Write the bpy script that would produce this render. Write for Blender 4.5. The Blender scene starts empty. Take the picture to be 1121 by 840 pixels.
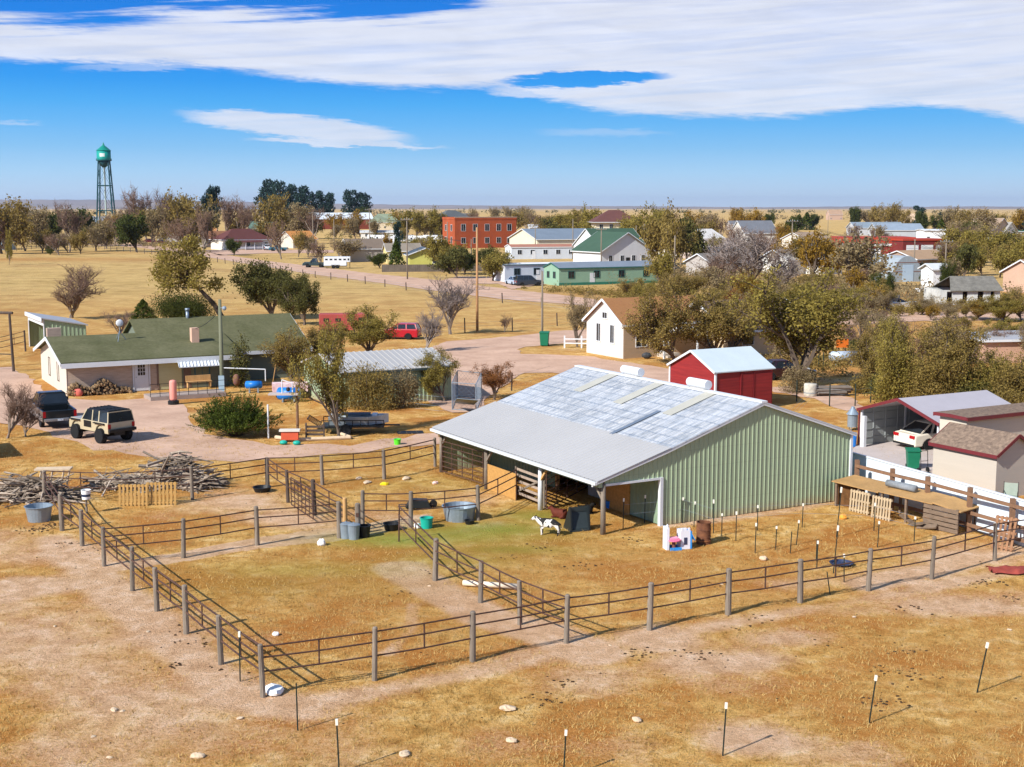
import bpy, math, random
import numpy as np
from mathutils import Vector, Matrix
R=random.Random(7)
PI=math.pi
sc=bpy.context.scene
COL=sc.collection
# ---------- camera geometry (photo 1121x840): level drone shot 13 m up, f = 1450 px
F_=1450.;CX=560.5;CY=420.;HZ=228.;CH=13.
PIT=math.atan((CY-HZ)/F_)
FW=Vector((0,math.cos(PIT),-math.sin(PIT)));UP=Vector((0,math.sin(PIT),math.cos(PIT)));CAM=Vector((0,0,CH))
def ray(x,y): return FW+Vector((1,0,0))*((x-CX)/F_)+UP*((CY-y)/F_)
def at(x,y,z=0.):
    """survey point: where the sight line meets the level z"""
    d=ray(x,y);t=(z-CH)/d.z;return CAM+d*t
def on(x,y,q,d):
    """where the sight line meets the vertical plane through q running along d"""
    r=ray(x,y);t=((q-CAM).x*-d.y+(q-CAM).y*d.x)/(r.x*-d.y+r.y*d.x);return CAM+r*t
def hg(x,y,top):
    b=at(x,y);d=ray(x,top);return CH+d.z*b.y/d.y
def mpx(y): # metres per photo pixel at ground row y
    return at(CX,y).y/F_
def ang(a,b): d=b-a;return math.atan2(d.y,d.x)
# ---------- materials
MATS={}
def col(c):
    if isinstance(c,str):
        c=c.lstrip('#');v=[int(c[i:i+2],16)/255 for i in (0,2,4)]
        return tuple((x/12.92 if x<=.04045 else ((x+.055)/1.055)**2.4) for x in v)+(1,)
    return tuple(c)+(1,) if len(c)==3 else c
class NT:
    def __init__(s,t): s.t=t;s.n=t.nodes;s.l=t.links
    def N(s,ty,**k):
        n=s.n.new(ty)
        for a,v in k.items():
            if a=='i':
                for kk,vv in v.items():
                    if hasattr(vv,'is_linked') or hasattr(vv,'links'): s.l.new(vv,n.inputs[kk])
                    else: n.inputs[kk].default_value=vv
            else: setattr(n,a,v)
        return n
    def math(s,op,a,b=0.,c=None,clamp=False):
        n=s.n.new('ShaderNodeMath');n.operation=op;n.use_clamp=clamp
        for k,v in enumerate((a,b) if c is None else (a,b,c)):
            if isinstance(v,(int,float)): n.inputs[k].default_value=v
            else: s.l.new(v,n.inputs[k])
        return n.outputs[0]
    def mix(s,f,a,b,blend='MIX'):
        n=s.n.new('ShaderNodeMix');n.data_type='RGBA';n.blend_type=blend;n.clamp_factor=True
        for k,v in ((0,f),(6,a),(7,b)):
            if isinstance(v,(int,float)): n.inputs[k].default_value=v
            elif isinstance(v,tuple): n.inputs[k].default_value=v
            else: s.l.new(v,n.inputs[k])
        return n.outputs[2]
    def noise(s,vec,scale,detail=4,rough=.55,dist=0.):
        n=s.N('ShaderNodeTexNoise',i={'Scale':scale,'Detail':detail,'Roughness':rough,'Distortion':dist})
        if vec is not None: s.l.new(vec,n.inputs['Vector'])
        return n.outputs['Fac']
    def ramp(s,f,stops):
        n=s.n.new('ShaderNodeValToRGB');e=n.color_ramp.elements
        while len(e)<len(stops): e.new(.5)
        for el,(p,c) in zip(e,stops):
            el.position=p;el.color=c if isinstance(c,tuple) else (c,c,c,1)
        s.l.new(f,n.inputs[0]);return n.outputs[0]
    def maprange(s,f,a,b,c=0.,d=1.,smooth=False):
        n=s.n.new('ShaderNodeMapRange');n.clamp=True
        if smooth:n.interpolation_type='SMOOTHSTEP'
        s.l.new(f,n.inputs[0])
        for k,v in zip((1,2,3,4),(a,b,c,d)): n.inputs[k].default_value=v
        return n.outputs[0]
def M(name,c,rough=.7,var=.25,scale=3.,metal=0.,c2=None,bump=0.,stretch=None,trans=0.,island=0.,spec=.3,fine=0.):
    """painted / weathered surface: colour varied by object-space noise"""
    if name in MATS: return MATS[name]
    m=bpy.data.materials.new(name);m.use_nodes=True;t=NT(m.node_tree);b=t.n['Principled BSDF']
    c=col(c);tc=t.N('ShaderNodeTexCoord').outputs['Object']
    if stretch:
        mp=t.N('ShaderNodeMapping');t.l.new(tc,mp.inputs[0]);mp.inputs['Scale'].default_value=stretch;tc=mp.outputs[0]
    lo=tuple(x*(1-var) for x in c[:3])+(1,);hi=tuple(min(1,x*(1+var)) for x in c[:3])+(1,)
    if c2: hi=col(c2)
    nz=t.noise(tc,scale,5,.6)
    out=t.ramp(nz,[(.3,lo),(.7,hi)])
    if fine:
        n2=t.noise(tc,scale*9,3,.6);out=t.mix(1.,out,t.ramp(n2,[(.3,1-fine),(.7,1.)]),'MULTIPLY')
    if island:
        g=t.N('ShaderNodeNewGeometry');out=t.mix(1.,out,t.ramp(g.outputs['Random Per Island'],[(0,1-island),(1,1.)]),'MULTIPLY')
    t.l.new(out,b.inputs['Base Color'])
    b.inputs['Roughness'].default_value=rough;b.inputs['Metallic'].default_value=metal;b.inputs['Specular IOR Level'].default_value=spec
    if bump:
        bn=t.N('ShaderNodeBump',i={'Strength':bump,'Distance':.03});t.l.new(t.noise(tc,scale*6,4),bn.inputs['Height']);t.l.new(bn.outputs[0],b.inputs['Normal'])
    if trans:
        tr=t.N('ShaderNodeBsdfTranslucent');t.l.new(out,tr.inputs[0])
        mx=t.N('ShaderNodeMixShader',i={0:trans});t.l.new(b.outputs[0],mx.inputs[1]);t.l.new(tr.outputs[0],mx.inputs[2])
        t.l.new(mx.outputs[0],t.n['Material Output'].inputs[0])
    MATS[name]=m;return m
def glassm(name='window_glass',c='#20262c'):
    if name in MATS: return MATS[name]
    m=M(name,c,.08,.3,1.);m.node_tree.nodes['Principled BSDF'].inputs['Specular IOR Level'].default_value=.6
    return m
# ---------- mesh builder
class MB:
    def __init__(s,M4=None): s.v=[];s.f=[];s.m=M4
    def add(s,vs,fs):
        o=len(s.v)
        for v in vs:
            v=Vector(v)
            if s.m is not None: v=s.m@v
            s.v.append(v)
        s.f+=[tuple(i+o for i in f) for f in fs];return s
    def box(s,x0,x1,y0,y1,z0,z1):
        return s.add([(x0,y0,z0),(x1,y0,z0),(x1,y1,z0),(x0,y1,z0),(x0,y0,z1),(x1,y0,z1),(x1,y1,z1),(x0,y1,z1)],
            [(0,3,2,1),(4,5,6,7),(0,1,5,4),(1,2,6,5),(2,3,7,6),(3,0,4,7)])
    def bar(s,a,b,w,h,up=(0,0,1)):
        a=Vector(a);b=Vector(b);d=(b-a).normalized();u=Vector(up)
        x=d.cross(u)
        if x.length<1e-4: x=d.cross(Vector((1,0,0)))
        x=x.normalized()*(w/2);y=x.cross(d).normalized()*(h/2)
        return s.add([a-x-y,a+x-y,a+x+y,a-x+y,b-x-y,b+x-y,b+x+y,b-x+y],[(0,3,2,1),(4,5,6,7),(0,1,5,4),(1,2,6,5),(2,3,7,6),(3,0,4,7)])
    def tube(s,a,b,r,r2=None,n=8,cap=True):
        a=Vector(a);b=Vector(b);r2=r if r2 is None else r2;d=(b-a)
        if d.length<1e-6: return s
        d.normalize();x=d.orthogonal().normalized();y=d.cross(x)
        vs=[];fs=[]
        for p,q in ((a,r),(b,r2)):
            for k in range(n):
                t=2*PI*k/n;vs.append(p+x*(math.cos(t)*q)+y*(math.sin(t)*q))
        for k in range(n): fs.append((k,(k+1)%n,n+(k+1)%n,n+k))
        if cap: fs+=[tuple(range(n-1,-1,-1)),tuple(range(n,2*n))]
        return s.add(vs,fs)
    def path(s,pts,r,n=6):
        for a,b in zip(pts,pts[1:]): s.tube(a,b,r,n=n)
        return s
    def lathe(s,prof,c=(0,0,0),n=20,cap=True):
        c=Vector(c);vs=[];fs=[]
        for r,z in prof:
            for k in range(n):
                t=2*PI*k/n;vs.append(c+Vector((math.cos(t)*r,math.sin(t)*r,z)))
        m=len(prof)
        for j in range(m-1):
            for k in range(n): fs.append((j*n+k,j*n+(k+1)%n,(j+1)*n+(k+1)%n,(j+1)*n+k))
        if cap: fs+=[tuple(range(n-1,-1,-1)),tuple(range((m-1)*n,m*n))]
        return s.add(vs,fs)
    def prism(s,prof,y0,y1,top_in=0):
        """side outline (x,z) pushed from y0 to y1"""
        n=len(prof)
        vs=[(x,y0,z) for x,z in prof]+[(x,y1,z) for x,z in prof]
        fs=[tuple(range(n)),tuple(range(2*n-1,n-1,-1))]+[(k,n+k,n+(k+1)%n,(k+1)%n) for k in range(n)]
        return s.add(vs,fs)
    def slab(s,quad,th):
        """a sheet through 4 points with thickness th straight down"""
        q=[Vector(p) for p in quad];n=len(q);d=Vector((0,0,-th))
        return s.add(q+[p+d for p in q],[tuple(range(n)),tuple(range(2*n-1,n-1,-1))]+[(k,n+k,n+(k+1)%n,(k+1)%n) for k in range(n)])
    def ball(s,c,r,n=12,m=8,sq=(1,1,1)):
        c=Vector(c);vs=[];fs=[]
        for j in range(1,m):
            p=PI*j/m
            for k in range(n):
                t=2*PI*k/n;vs.append(c+Vector((math.sin(p)*math.cos(t)*r*sq[0],math.sin(p)*math.sin(t)*r*sq[1],math.cos(p)*r*sq[2])))
        a=len(vs);vs+=[c+Vector((0,0,r*sq[2])),c-Vector((0,0,r*sq[2]))]
        for j in range(m-2):
            for k in range(n): fs.append((j*n+k,(j+1)*n+k,(j+1)*n+(k+1)%n,j*n+(k+1)%n))
        for k in range(n): fs.append((a,k,(k+1)%n));fs.append((a+1,(m-2)*n+(k+1)%n,(m-2)*n+k))
        return s.add(vs,fs)
    def build(s,name,mat,parent=None,smooth=False,bevel=0.,loc=None):
        me=bpy.data.meshes.new(name)
        me.from_pydata([tuple(v) for v in s.v],[],s.f)
        me.materials.append(mat)
        if smooth: me.shade_smooth()
        me.update()
        o=bpy.data.objects.new(name,me);COL.objects.link(o)
        if parent is not None: o.parent=parent
        if loc is not None: o.location=loc
        if bevel:
            md=o.modifiers.new('bevel','BEVEL');md.width=bevel;md.segments=2;md.limit_method='ANGLE';md.angle_limit=.6
        return o
def npmesh(name,V,Fq,mat,smooth=False):
    """fast mesh from numpy arrays: V (n,3), Fq (m,k)"""
    me=bpy.data.meshes.new(name);k=Fq.shape[1]
    me.vertices.add(len(V));me.vertices.foreach_set('co',np.asarray(V,dtype=np.float32).ravel())
    me.loops.add(Fq.size);me.loops.foreach_set('vertex_index',np.asarray(Fq,dtype=np.int32).ravel())
    me.polygons.add(len(Fq));me.polygons.foreach_set('loop_start',np.arange(0,Fq.size,k,dtype=np.int32))
    me.update(calc_edges=True);me.validate()
    me.materials.append(mat)
    if smooth: me.shade_smooth()
    return me
def link(name,me,parent=None,loc=None):
    o=bpy.data.objects.new(name,me);COL.objects.link(o)
    if parent is not None:o.parent=parent
    if loc is not None:o.location=loc
    return o
def tag(o,label,cat,group=None,kind=None):
    if label:o['label']=label
    if cat:o['category']=cat
    if group:o['group']=group
    if kind:o['kind']=kind
    return o
def thing(name,label,cat,loc,rz=0.,group=None):
    o=bpy.data.objects.new(name,None);COL.objects.link(o);o.location=loc;o.rotation_euler=(0,0,rz);o.empty_display_size=.3
    return tag(o,label,cat,group)
def dup(o,loc,rz=0.,label=None,scale=None):
    c=o.copy();COL.objects.link(c);c.location=loc;c.rotation_euler=(0,0,rz)
    if label:c['label']=label
    if scale:c.scale=(scale,)*3 if isinstance(scale,(int,float)) else scale
    for ch in list(o.children):
        d=ch.copy();COL.objects.link(d);d.parent=c
        for g in list(ch.children):
            e=g.copy();COL.objects.link(e);e.parent=d
    return c
def struct(o): o['kind']='structure';return o
# ribbed metal siding: strip in local x, outer face towards -y (sgn=1) ; z0,z1 functions of x
def ribbed(mb,x0,x1,z0,z1,y=0.,pitch=.3,dep=.025,w=.07,T=None,extra=()):
    xs=set([x0,x1]);k=0
    x=x0
    while x<x1:
        for q in (x,x+w*.3,x+w*.7,x+w):
            if x0<=q<=x1: xs.add(q)
        x+=pitch
    for q in extra:
        if x0<q<x1: xs.add(q)
    xs=sorted(xs)
    def off(q):
        r=(q-x0)%pitch
        if r<w*.3-1e-6: return dep*r/(w*.3)
        if r<=w*.7+1e-6: return dep
        if r<w: return dep*(w-r)/(w*.3)
        return 0.
    vs=[];fs=[]
    f0=z0 if callable(z0) else (lambda q:z0)
    f1=z1 if callable(z1) else (lambda q:z1)
    for q in xs:
        o=off(q);vs+=[(q,y-o,f0(q)),(q,y-o,f1(q))]
    if T: vs=[T(Vector(v)) for v in vs]
    for i in range(len(xs)-1): fs.append((2*i,2*i+2,2*i+3,2*i+1))
    mb.add(vs,fs);return mb
EXPO=.63;SUN=4.6;SKY=.135;CLD=5.0;HAZE=3e-5
STRAW=['#9c6b32','#c79550','#dfb26a','#efcf95','#b57638']
SOIL=['#bd936c','#d8b08a','#ecccac']
GRAVEL=['#bd9a83','#d0ae96']
DIRT_STROKES=[
 ([(20,640),(110,640),(150,672),(200,712),(262,765),(330,775)],1.0,.8),([(330,775),(430,752),(530,735),(630,712)],.7,.6),
 ([(60,590),(100,625),(150,660),(215,720),(280,768)],1.0,.75),
 ([(440,622),(480,648),(530,675),(600,695),(650,715)],.95,1.6),([(452,662),(450,690),(425,715)],.4,.8),
 ([(90,640),(0,655)],1.0,.6),
 ([(620,712),(720,700),(800,682),(880,668),(1000,648),(1121,622)],.6,.55),
 ([(730,575),(800,567),(880,556),(925,545)],.7,.8),
 ([(660,590),(720,577)],.5,.4),
 ([(620,704),(560,720),(520,735)],.9,.6),
 ([(300,610),(420,598),(540,575)],.5,.35),
 ([(310,540),(360,560),(430,566)],1.2,.5),
 ([(950,640),(1000,630),(1121,600)],.9,.75),
]
DIRT_BLOBS=[(100,760,5,6,.45),(30,700,4,5,.5),(180,690,3,4,.5),(60,820,6,4,.4),(720,700,1.6,1.5,.8),(800,725,2.6,1.4,.75),(820,810,1.8,1.3,.9),(870,700,2,1,.5),(640,745,2,2,.6),
 (1030,665,4,1.6,.7),(960,668,3,1,.6),(840,745,3,1.4,.45),(1060,610,3,2,.7),(540,815,3,2,.4),(690,820,3,1.6,.45),(900,830,3,1.4,.4),(765,615,2,1,.5),(380,830,3,2,.4),(240,800,4,3,.3),
 (1000,600,2.5,2,.5),(880,640,1.6,1.,.4),(470,545,4,2,.3),(10,590,3,5,.35),(255,548,3.5,3,.8),(330,570,3,2.5,.7),(200,560,4,3,.3)]
DIRT_POLYS=[([(125,616),(200,604),(285,588),(372,577),(470,562),(468,575),(372,592),(282,601),(201,615),(120,626)],.85),
 ([(0,560),(60,560),(95,598),(60,606),(0,590)],.25)]
GREEN_BLOBS=[(440,592,2.2,1.2,1.),(540,580,3,1.6,.95),(590,565,2,1.6,.8),(560,602,2.5,1.,.7),(430,590,3.2,1.5,.9),(500,585,3.5,2.2,.85),(560,585,3,2.,.55),(500,612,3,1.5,.5),(600,560,2,2,.4),(610,515,3,4,.35),(350,625,5,1.6,.4),(290,640,3,2,.3),(330,500,5,1.5,.3),(480,530,5,3,.22),(660,550,3,2,.3),
 (400,640,3,2,.2),(120,488,4,2,.15),(420,500,6,2,.2)]
RUST_BLOBS=[(380,660,4,1.5,.5),(480,675,2,1,.5),(350,640,3,1.2,.4),(600,625,3,1.2,.45),(680,605,2.5,1.,.4),(860,660,3,1,.3),(950,700,4,1.5,.3),(740,640,4,1.2,.35),(460,690,3,1,.5),(30,284,40,6,.8),(90,276,60,8,.7),(20,272,60,8,.6),(20,340,20,12,.2),(460,650,3,1.2,.3),(430,640,3,1.2,.4),(640,610,4,1.6,.35),(300,690,4,2,.3),(700,620,4,1.4,.3),(560,640,3,1.2,.3),(1100,330,20,25,.8),(1040,330,30,25,.8),(980,325,25,30,.7),(960,345,12,12,.5),(1090,365,12,12,.5),(660,322,14,12,.5),(640,318,10,10,.5),(880,360,14,16,.4),(800,300,40,40,.35)]
ROADS=[
 ('gravel_road',[(-60,258),(20,261),(90,264),(150,267),(222,276),(300,287),(345,292),(400,299),(470,306),(550,316),(619,324),(665,330),(720,336),(860,340),(1000,342),(1121,341),(1200,340),(1200,350),(1121,351),(1000,352),(930,356),(860,352),(720,348),(665,339),(619,333),(550,328),(470,318),(400,308),(345,301),(300,294),(222,281),(150,271),(90,268),(20,265),(-60,262)],.05),
 ('side_street',[(222,274),(290,273.5),(365,274),(365,277),(290,277.5),(240,280)],.05),
 ('side_lane',[(478,309),(500,303),(560,303),(600,311),(560,317),(545,311),(500,311.5)],.06),
 ('gravel_yard',[(445,392),(490,374),(560,368.5),(600,364),(650,360),(652,366),(640,374),(575,380),(566,383),(572,388),(640,390),(682,396),(737,404),(737,425),(700,421),(640,412),(602,408),(575,409),(560,416),(530,440),(524,452),(495,452),(470,442)],.03),
 ('driveway',[(-60,405),(14,402),(30,412),(58,436),(120,440),(175,436),(205,447),(208,462),(236,478),(300,487),(380,487),(478,474),(486,486),(400,494),(300,503),(230,506),(160,500),(100,492),(60,478),(20,466),(-60,455)],.02),
 ('dirt_lane',[(842,424),(880,424),(930,436),(945,446),(925,450),(890,436),(842,429)],.03),
]
# ---------- camera
cd=bpy.data.cameras.new('camera');cam=bpy.data.objects.new('camera',cd);COL.objects.link(cam)
cam.location=CAM;cam.rotation_euler=(PI/2-PIT,0,0);cd.sensor_width=36;cd.lens=F_/1121*36;cd.clip_start=.5;cd.clip_end=90000
sc.camera=cam
sc.view_settings.view_transform='Standard';sc.view_settings.look='None';sc.view_settings.gamma=1;sc.view_settings.exposure=EXPO
try: sc.view_settings.use_curve_mapping=False
except Exception: pass
sc.cycles.max_bounces=6;sc.cycles.transparent_max_bounces=8;sc.cycles.volume_bounces=0;sc.cycles.use_denoising=True
# ---------- sun: shadows fall away and to the right
sel=math.radians(36);saz=math.atan2(-.745,-.667) # direction to the sun, clockwise from +Y
sd=Vector((math.sin(saz)*math.cos(sel),math.cos(saz)*math.cos(sel),math.sin(sel)))
ld=bpy.data.lights.new('sun','SUN');ld.energy=SUN;ld.angle=math.radians(.53);ld.color=(1,.965,.91)
lo=bpy.data.objects.new('sun',ld);COL.objects.link(lo);lo.rotation_euler=sd.to_track_quat('Z','Y').to_euler();lo.location=(-40,-30,60)
# ---------- sky
w=bpy.data.worlds.new('World');sc.world=w;w.use_nodes=True;t=NT(w.node_tree)
bg=t.n['Background'];bg.inputs[1].default_value=SKY
sky=t.N('ShaderNodeTexSky');sky.sky_type='NISHITA';sky.sun_disc=False;sky.sun_elevation=sel;sky.sun_rotation=saz
sky.altitude=1600;sky.air_density=1.;sky.dust_density=.3;sky.ozone_density=2.
tc=t.N('ShaderNodeTexCoord').outputs['Generated']
sp=t.N('ShaderNodeSeparateXYZ');t.l.new(tc,sp.inputs[0]);X,Y,Z=sp.outputs
hyp=t.math('SQRT',t.math('ADD',t.math('MULTIPLY',X,X),t.math('MULTIPLY',Y,Y)))
el=t.math('DIVIDE',Z,hyp)
az=t.math('ARCTAN2',X,Y)
# deep clear autumn blue: sharpen the sky's own colour with height
hs=t.N('ShaderNodeHueSaturation',i={'Hue':.5,'Saturation':.95,'Value':1.});t.l.new(sky.outputs[0],hs.inputs['Color'])
KS=1./(SKY*2**EXPO)
def sk(h): c=col(h);return (c[0]*KS/8,c[1]*KS/8,c[2]*KS/8,1)
g=t.ramp(t.maprange(el,0.,.2),[(0,sk('#d9eaf8')),(.06,sk('#c4e0f8')),(.13,sk('#aedafb')),(.22,sk('#89c8f8')),(.30,sk('#6bbcfa')),(.38,sk('#4cb0f9')),(.46,sk('#2f9ff6')),(.6,sk('#1a8df0')),(.8,sk('#1878e0')),(1,sk('#1a6cd2'))])
g8=t.mix(1.,g,(8.,8.,8.,1),'MULTIPLY')
skyc=t.mix(t.maprange(el,.17,.5,smooth=True),g8,hs.outputs[0])
# cirrus sheets: u across (radians*100), v up
def comb(x,y,z=0.):
    c=t.N('ShaderNodeCombineXYZ')
    for k,v in enumerate((x,y,z)):
        if isinstance(v,(int,float)): c.inputs[k].default_value=v
        else: t.l.new(v,c.inputs[k])
    return c.outputs[0]
vec=comb(t.math('MULTIPLY',az,9.),t.math('MULTIPLY',el,75.),0.)
n1=t.noise(vec,.55,6,.62,.6)
n2=t.noise(comb(t.math('MULTIPLY',az,22.),t.math('MULTIPLY',t.math('ADD',el,t.math('MULTIPLY',az,.03)),150.)),.6,5,.55,.8)
n3=t.noise(comb(t.math('MULTIPLY',az,8.),t.math('MULTIPLY',t.math('ADD',el,t.math('MULTIPLY',az,-.06)),200.)),.8,5,.6,.4)
# v = elevation in photo rows above the horizon, shaken by noise
wob=t.math('MULTIPLY',t.math('SUBTRACT',n1,.5),.007)
n4=t.noise(comb(t.math('MULTIPLY',az,60.),t.math('MULTIPLY',t.math('ADD',el,t.math('MULTIPLY',az,.05)),420.)),1.,6,.7,.3)
wob2=t.math('ADD',t.math('MULTIPLY',t.math('SUBTRACT',n2,.5),.010),t.math('MULTIPLY',t.math('SUBTRACT',n4,.5),.010))
e2=t.math('ADD',t.math('ADD',el,.0035),t.math('ADD',wob,wob2))
def curve(pts):
    c=t.N('ShaderNodeFloatCurve');cu=c.mapping.curves[0];P=[((px/1121.),(HZ-py)/F_*5) for px,py in pts]
    while len(cu.points)<len(P): cu.points.new(.5,.5)
    for q,(a,b) in zip(cu.points,P): q.location=(a,b);q.handle_type='AUTO_CLAMPED'
    c.mapping.update();t.l.new(t.maprange(az,math.atan((0-CX)/F_),math.atan((1121-CX)/F_)),c.inputs[1])
    return t.math('DIVIDE',c.outputs[0],5.)
low=curve([(0,70),(100,73),(200,74),(340,84),(420,92),(540,92),(600,103),(700,120),(840,124),(900,122),(980,112),(1060,122),(1121,136)])
main=t.maprange(t.math('SUBTRACT',e2,low),-.0055,.002,smooth=True)
top=curve([(0,40),(50,42),(100,38),(160,26),(230,16),(300,22),(400,24),(500,14),(550,-4),(620,-20),(1121,-20)])
cut=t.maprange(t.math('ADD',t.math('SUBTRACT',top,e2),t.math('ADD',t.math('MULTIPLY',t.math('SUBTRACT',n3,.5),.045),t.math('MULTIPLY',t.math('SUBTRACT',n4,.5),.02))),-.007,.007,smooth=True)
def ell(px,py,rx,ry,tilt=0.,soft=.5):
    dx=t.math('MULTIPLY',t.math('SUBTRACT',az,math.atan((px-CX)/F_)),F_/rx)
    dy=t.math('MULTIPLY',t.math('SUBTRACT',t.math('ADD',e2,t.math('MULTIPLY',t.math('SUBTRACT',az,math.atan((px-CX)/F_)),tilt)),(HZ-py)/F_),F_/ry)
    d=t.math('ADD',t.math('MULTIPLY',dx,dx),t.math('MULTIPLY',dy,dy))
    return t.maprange(d,1.+soft,1.-soft,smooth=True)
dens=t.math('MULTIPLY',main,cut)
dens=t.math('MULTIPLY',dens,t.math('SUBTRACT',1.,t.math('MULTIPLY',ell(638,86,88,7,-.03,.4),1.)))
dens=t.math('MAXIMUM',dens,t.math('MULTIPLY',ell(585,98,48,6,0,.6),.75))
dens=t.math('MAXIMUM',dens,t.math('MULTIPLY',ell(330,137,112,12,.10,.45),.9))
dens=t.math('MAXIMUM',dens,t.math('MULTIPLY',ell(385,154,95,3.6,.03,.6),.85))
dens=t.math('MAXIMUM',dens,t.math('MULTIPLY',ell(160,80,60,4,-.05,.9),.45))
dens=t.math('MAXIMUM',dens,t.math('MULTIPLY',ell(660,143,60,4,.02,.95),.25))
dens=t.math('MAXIMUM',dens,t.math('MULTIPLY',ell(20,138,26,2.5,.02,.95),.4))
wis=t.maprange(n3,.3,.6,.78,1.02)
dens=t.math('MULTIPLY',dens,wis,clamp=True)
shade=t.maprange(n2,.3,.7,.90,1.03)
cl_=col('#edf1fd');cc=t.mix(1.,(cl_[0]*KS,cl_[1]*KS,cl_[2]*KS,1),comb(shade,shade,shade),'MULTIPLY')
fin=t.mix(t.math('MULTIPLY',dens,.93),skyc,cc)
t.l.new(fin,bg.inputs[0])
# ---------- ground: one sheet to the horizon, fine where it is near
def gcoords(a,b,s0,s1,n):
    return list(np.linspace(a,b,n))
ys=[-400,-60,0,15,22]+list(np.arange(25,62,.24))+list(np.arange(62,120,.5))+list(np.arange(120,240,1.2))+list(np.geomspace(240,30000,70))
xf=list(np.arange(-46,46,.26));xm=list(np.arange(46,110,.9));xo=list(np.geomspace(110,30000,40))
xs=[-x for x in reversed(xo)]+[-x for x in reversed(xm)]+xf+xm+xo
xs=np.array(sorted(set(xs)));ys=np.array(ys,float)
GX,GY=np.meshgrid(xs,ys)
rng=np.random.default_rng(3)
def vnoise(x,y,scale,seed,octs=4):
    out=np.zeros_like(x);amp=1.;tot=0.
    for o in range(octs):
        r=np.random.default_rng(seed+o);T=r.random((256,256))
        fx=x/scale*2**o+1000.3;fy=y/scale*2**o+700.7
        ix=np.floor(fx).astype(int);iy=np.floor(fy).astype(int);tx=fx-ix;ty=fy-iy;tx=tx*tx*(3-2*tx);ty=ty*ty*(3-2*ty)
        a=T[ix%256,iy%256];b=T[(ix+1)%256,iy%256];c=T[ix%256,(iy+1)%256];d=T[(ix+1)%256,(iy+1)%256]
        out+=amp*((a*(1-tx)+b*tx)*(1-ty)+(c*(1-tx)+d*tx)*ty);tot+=amp;amp*=.55
    return out/tot
def blob(D,px,py,rx,ry,wt,rot=0.):
    """soft ground patch centred at a surveyed point, radii in metres"""
    c=at(px,py);dx=GX-c.x;dy=GY-c.y;cs,sn=math.cos(rot),math.sin(rot)
    u=(dx*cs+dy*sn)/rx;v=(-dx*sn+dy*cs)/ry
    return np.maximum(D,wt*np.exp(-(u*u+v*v)))
def stroke(D,pts,wd,wt):
    P=[at(*p) for p in pts]
    for a,b in zip(P,P[1:]):
        L2=(b.x-a.x)**2+(b.y-a.y)**2+1e-9
        tt=np.clip(((GX-a.x)*(b.x-a.x)+(GY-a.y)*(b.y-a.y))/L2,0,1)
        d2=(GX-a.x-tt*(b.x-a.x))**2+(GY-a.y-tt*(b.y-a.y))**2
        D=np.maximum(D,wt*np.exp(-d2/wd**2))
    return D
def inpoly(pts):
    P=[at(*p) for p in pts];ins=np.zeros(GX.shape,bool);j=len(P)-1
    for i in range(len(P)):
        a,b=P[i],P[j]
        c=((a.y>GY)!=(b.y>GY))&(GX<(b.x-a.x)*(GY-a.y)/((b.y-a.y) if abs(b.y-a.y)>1e-9 else 1e-9)+a.x)
        ins^=c;j=i
    return ins
dirt=np.zeros_like(GX);green=np.zeros_like(GX);rust=np.zeros_like(GX)
for pts,wd,wt in DIRT_STROKES: dirt=stroke(dirt,pts,wd,wt)
for a in DIRT_BLOBS: dirt=blob(dirt,*a)
for pts,wt in DIRT_POLYS: dirt=np.maximum(dirt,wt*inpoly(pts))
for a in GREEN_BLOBS: green=blob(green,*a)
for a in RUST_BLOBS: rust=blob(rust,*a)
n_a=vnoise(GX,GY,3.2,11);n_b=vnoise(GX,GY,.9,31);n_c=vnoise(GX,GY,14.,51)
near=(GY<130)
dirt=np.clip(dirt*1.15+(n_a-.5)*.9*near+(n_c-.52)*1.1*near,0,1)
GZ=(n_a-.5)*.05*near*np.clip((GY-20)/10,0,1)
GZ=np.where((np.abs(GX)<46)&(GY>26)&(GY<110),GZ,0)
V=np.stack([GX,GY,GZ],-1).reshape(-1,3);ny,nx=GX.shape
ii=np.arange(ny*nx).reshape(ny,nx)
Fq=np.stack([ii[:-1,:-1],ii[:-1,1:],ii[1:,1:],ii[1:,:-1]],-1).reshape(-1,4)
m=bpy.data.materials.new('dry_pasture');m.use_nodes=True;t=NT(m.node_tree);b=t.n['Principled BSDF']
tc=t.N('ShaderNodeTexCoord').outputs['Object'];at_=t.N('ShaderNodeVertexColor',layer_name='soil')
s3=t.N('ShaderNodeSeparateColor');t.l.new(at_.outputs[0],s3.inputs[0]);aR,aG,aB=s3.outputs
k1=t.noise(tc,.25,6,.62);k2=t.noise(tc,1.3,6,.7,.4);k3=t.noise(tc,9.,5,.75);k4=t.noise(tc,38.,4,.7)
straw=t.ramp(k2,[(.28,col(STRAW[0])),(.42,col(STRAW[1])),(.55,col(STRAW[2])),(.70,col(STRAW[3]))])
straw=t.mix(t.maprange(k1,.42,.60,0,.85),straw,col(STRAW[4]))
far=t.ramp(t.noise(tc,.02,7,.75),[(.35,col('#ab925c')),(.5,col('#c4a86f')),(.65,col('#a2855a'))])
far=t.mix(1.,far,t.ramp(t.noise(tc,.22,6,.75),[(.35,.68),(.5,1.),(.68,1.15)]),'MULTIPLY')
sy=t.N('ShaderNodeSeparateXYZ');t.l.new(tc,sy.inputs[0])
straw=t.mix(t.maprange(sy.outputs[1],80.,220.,0,.8),straw,far)
soil=t.ramp(k2,[(.3,col(SOIL[0])),(.5,col(SOIL[1])),(.7,col(SOIL[2]))])
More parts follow.
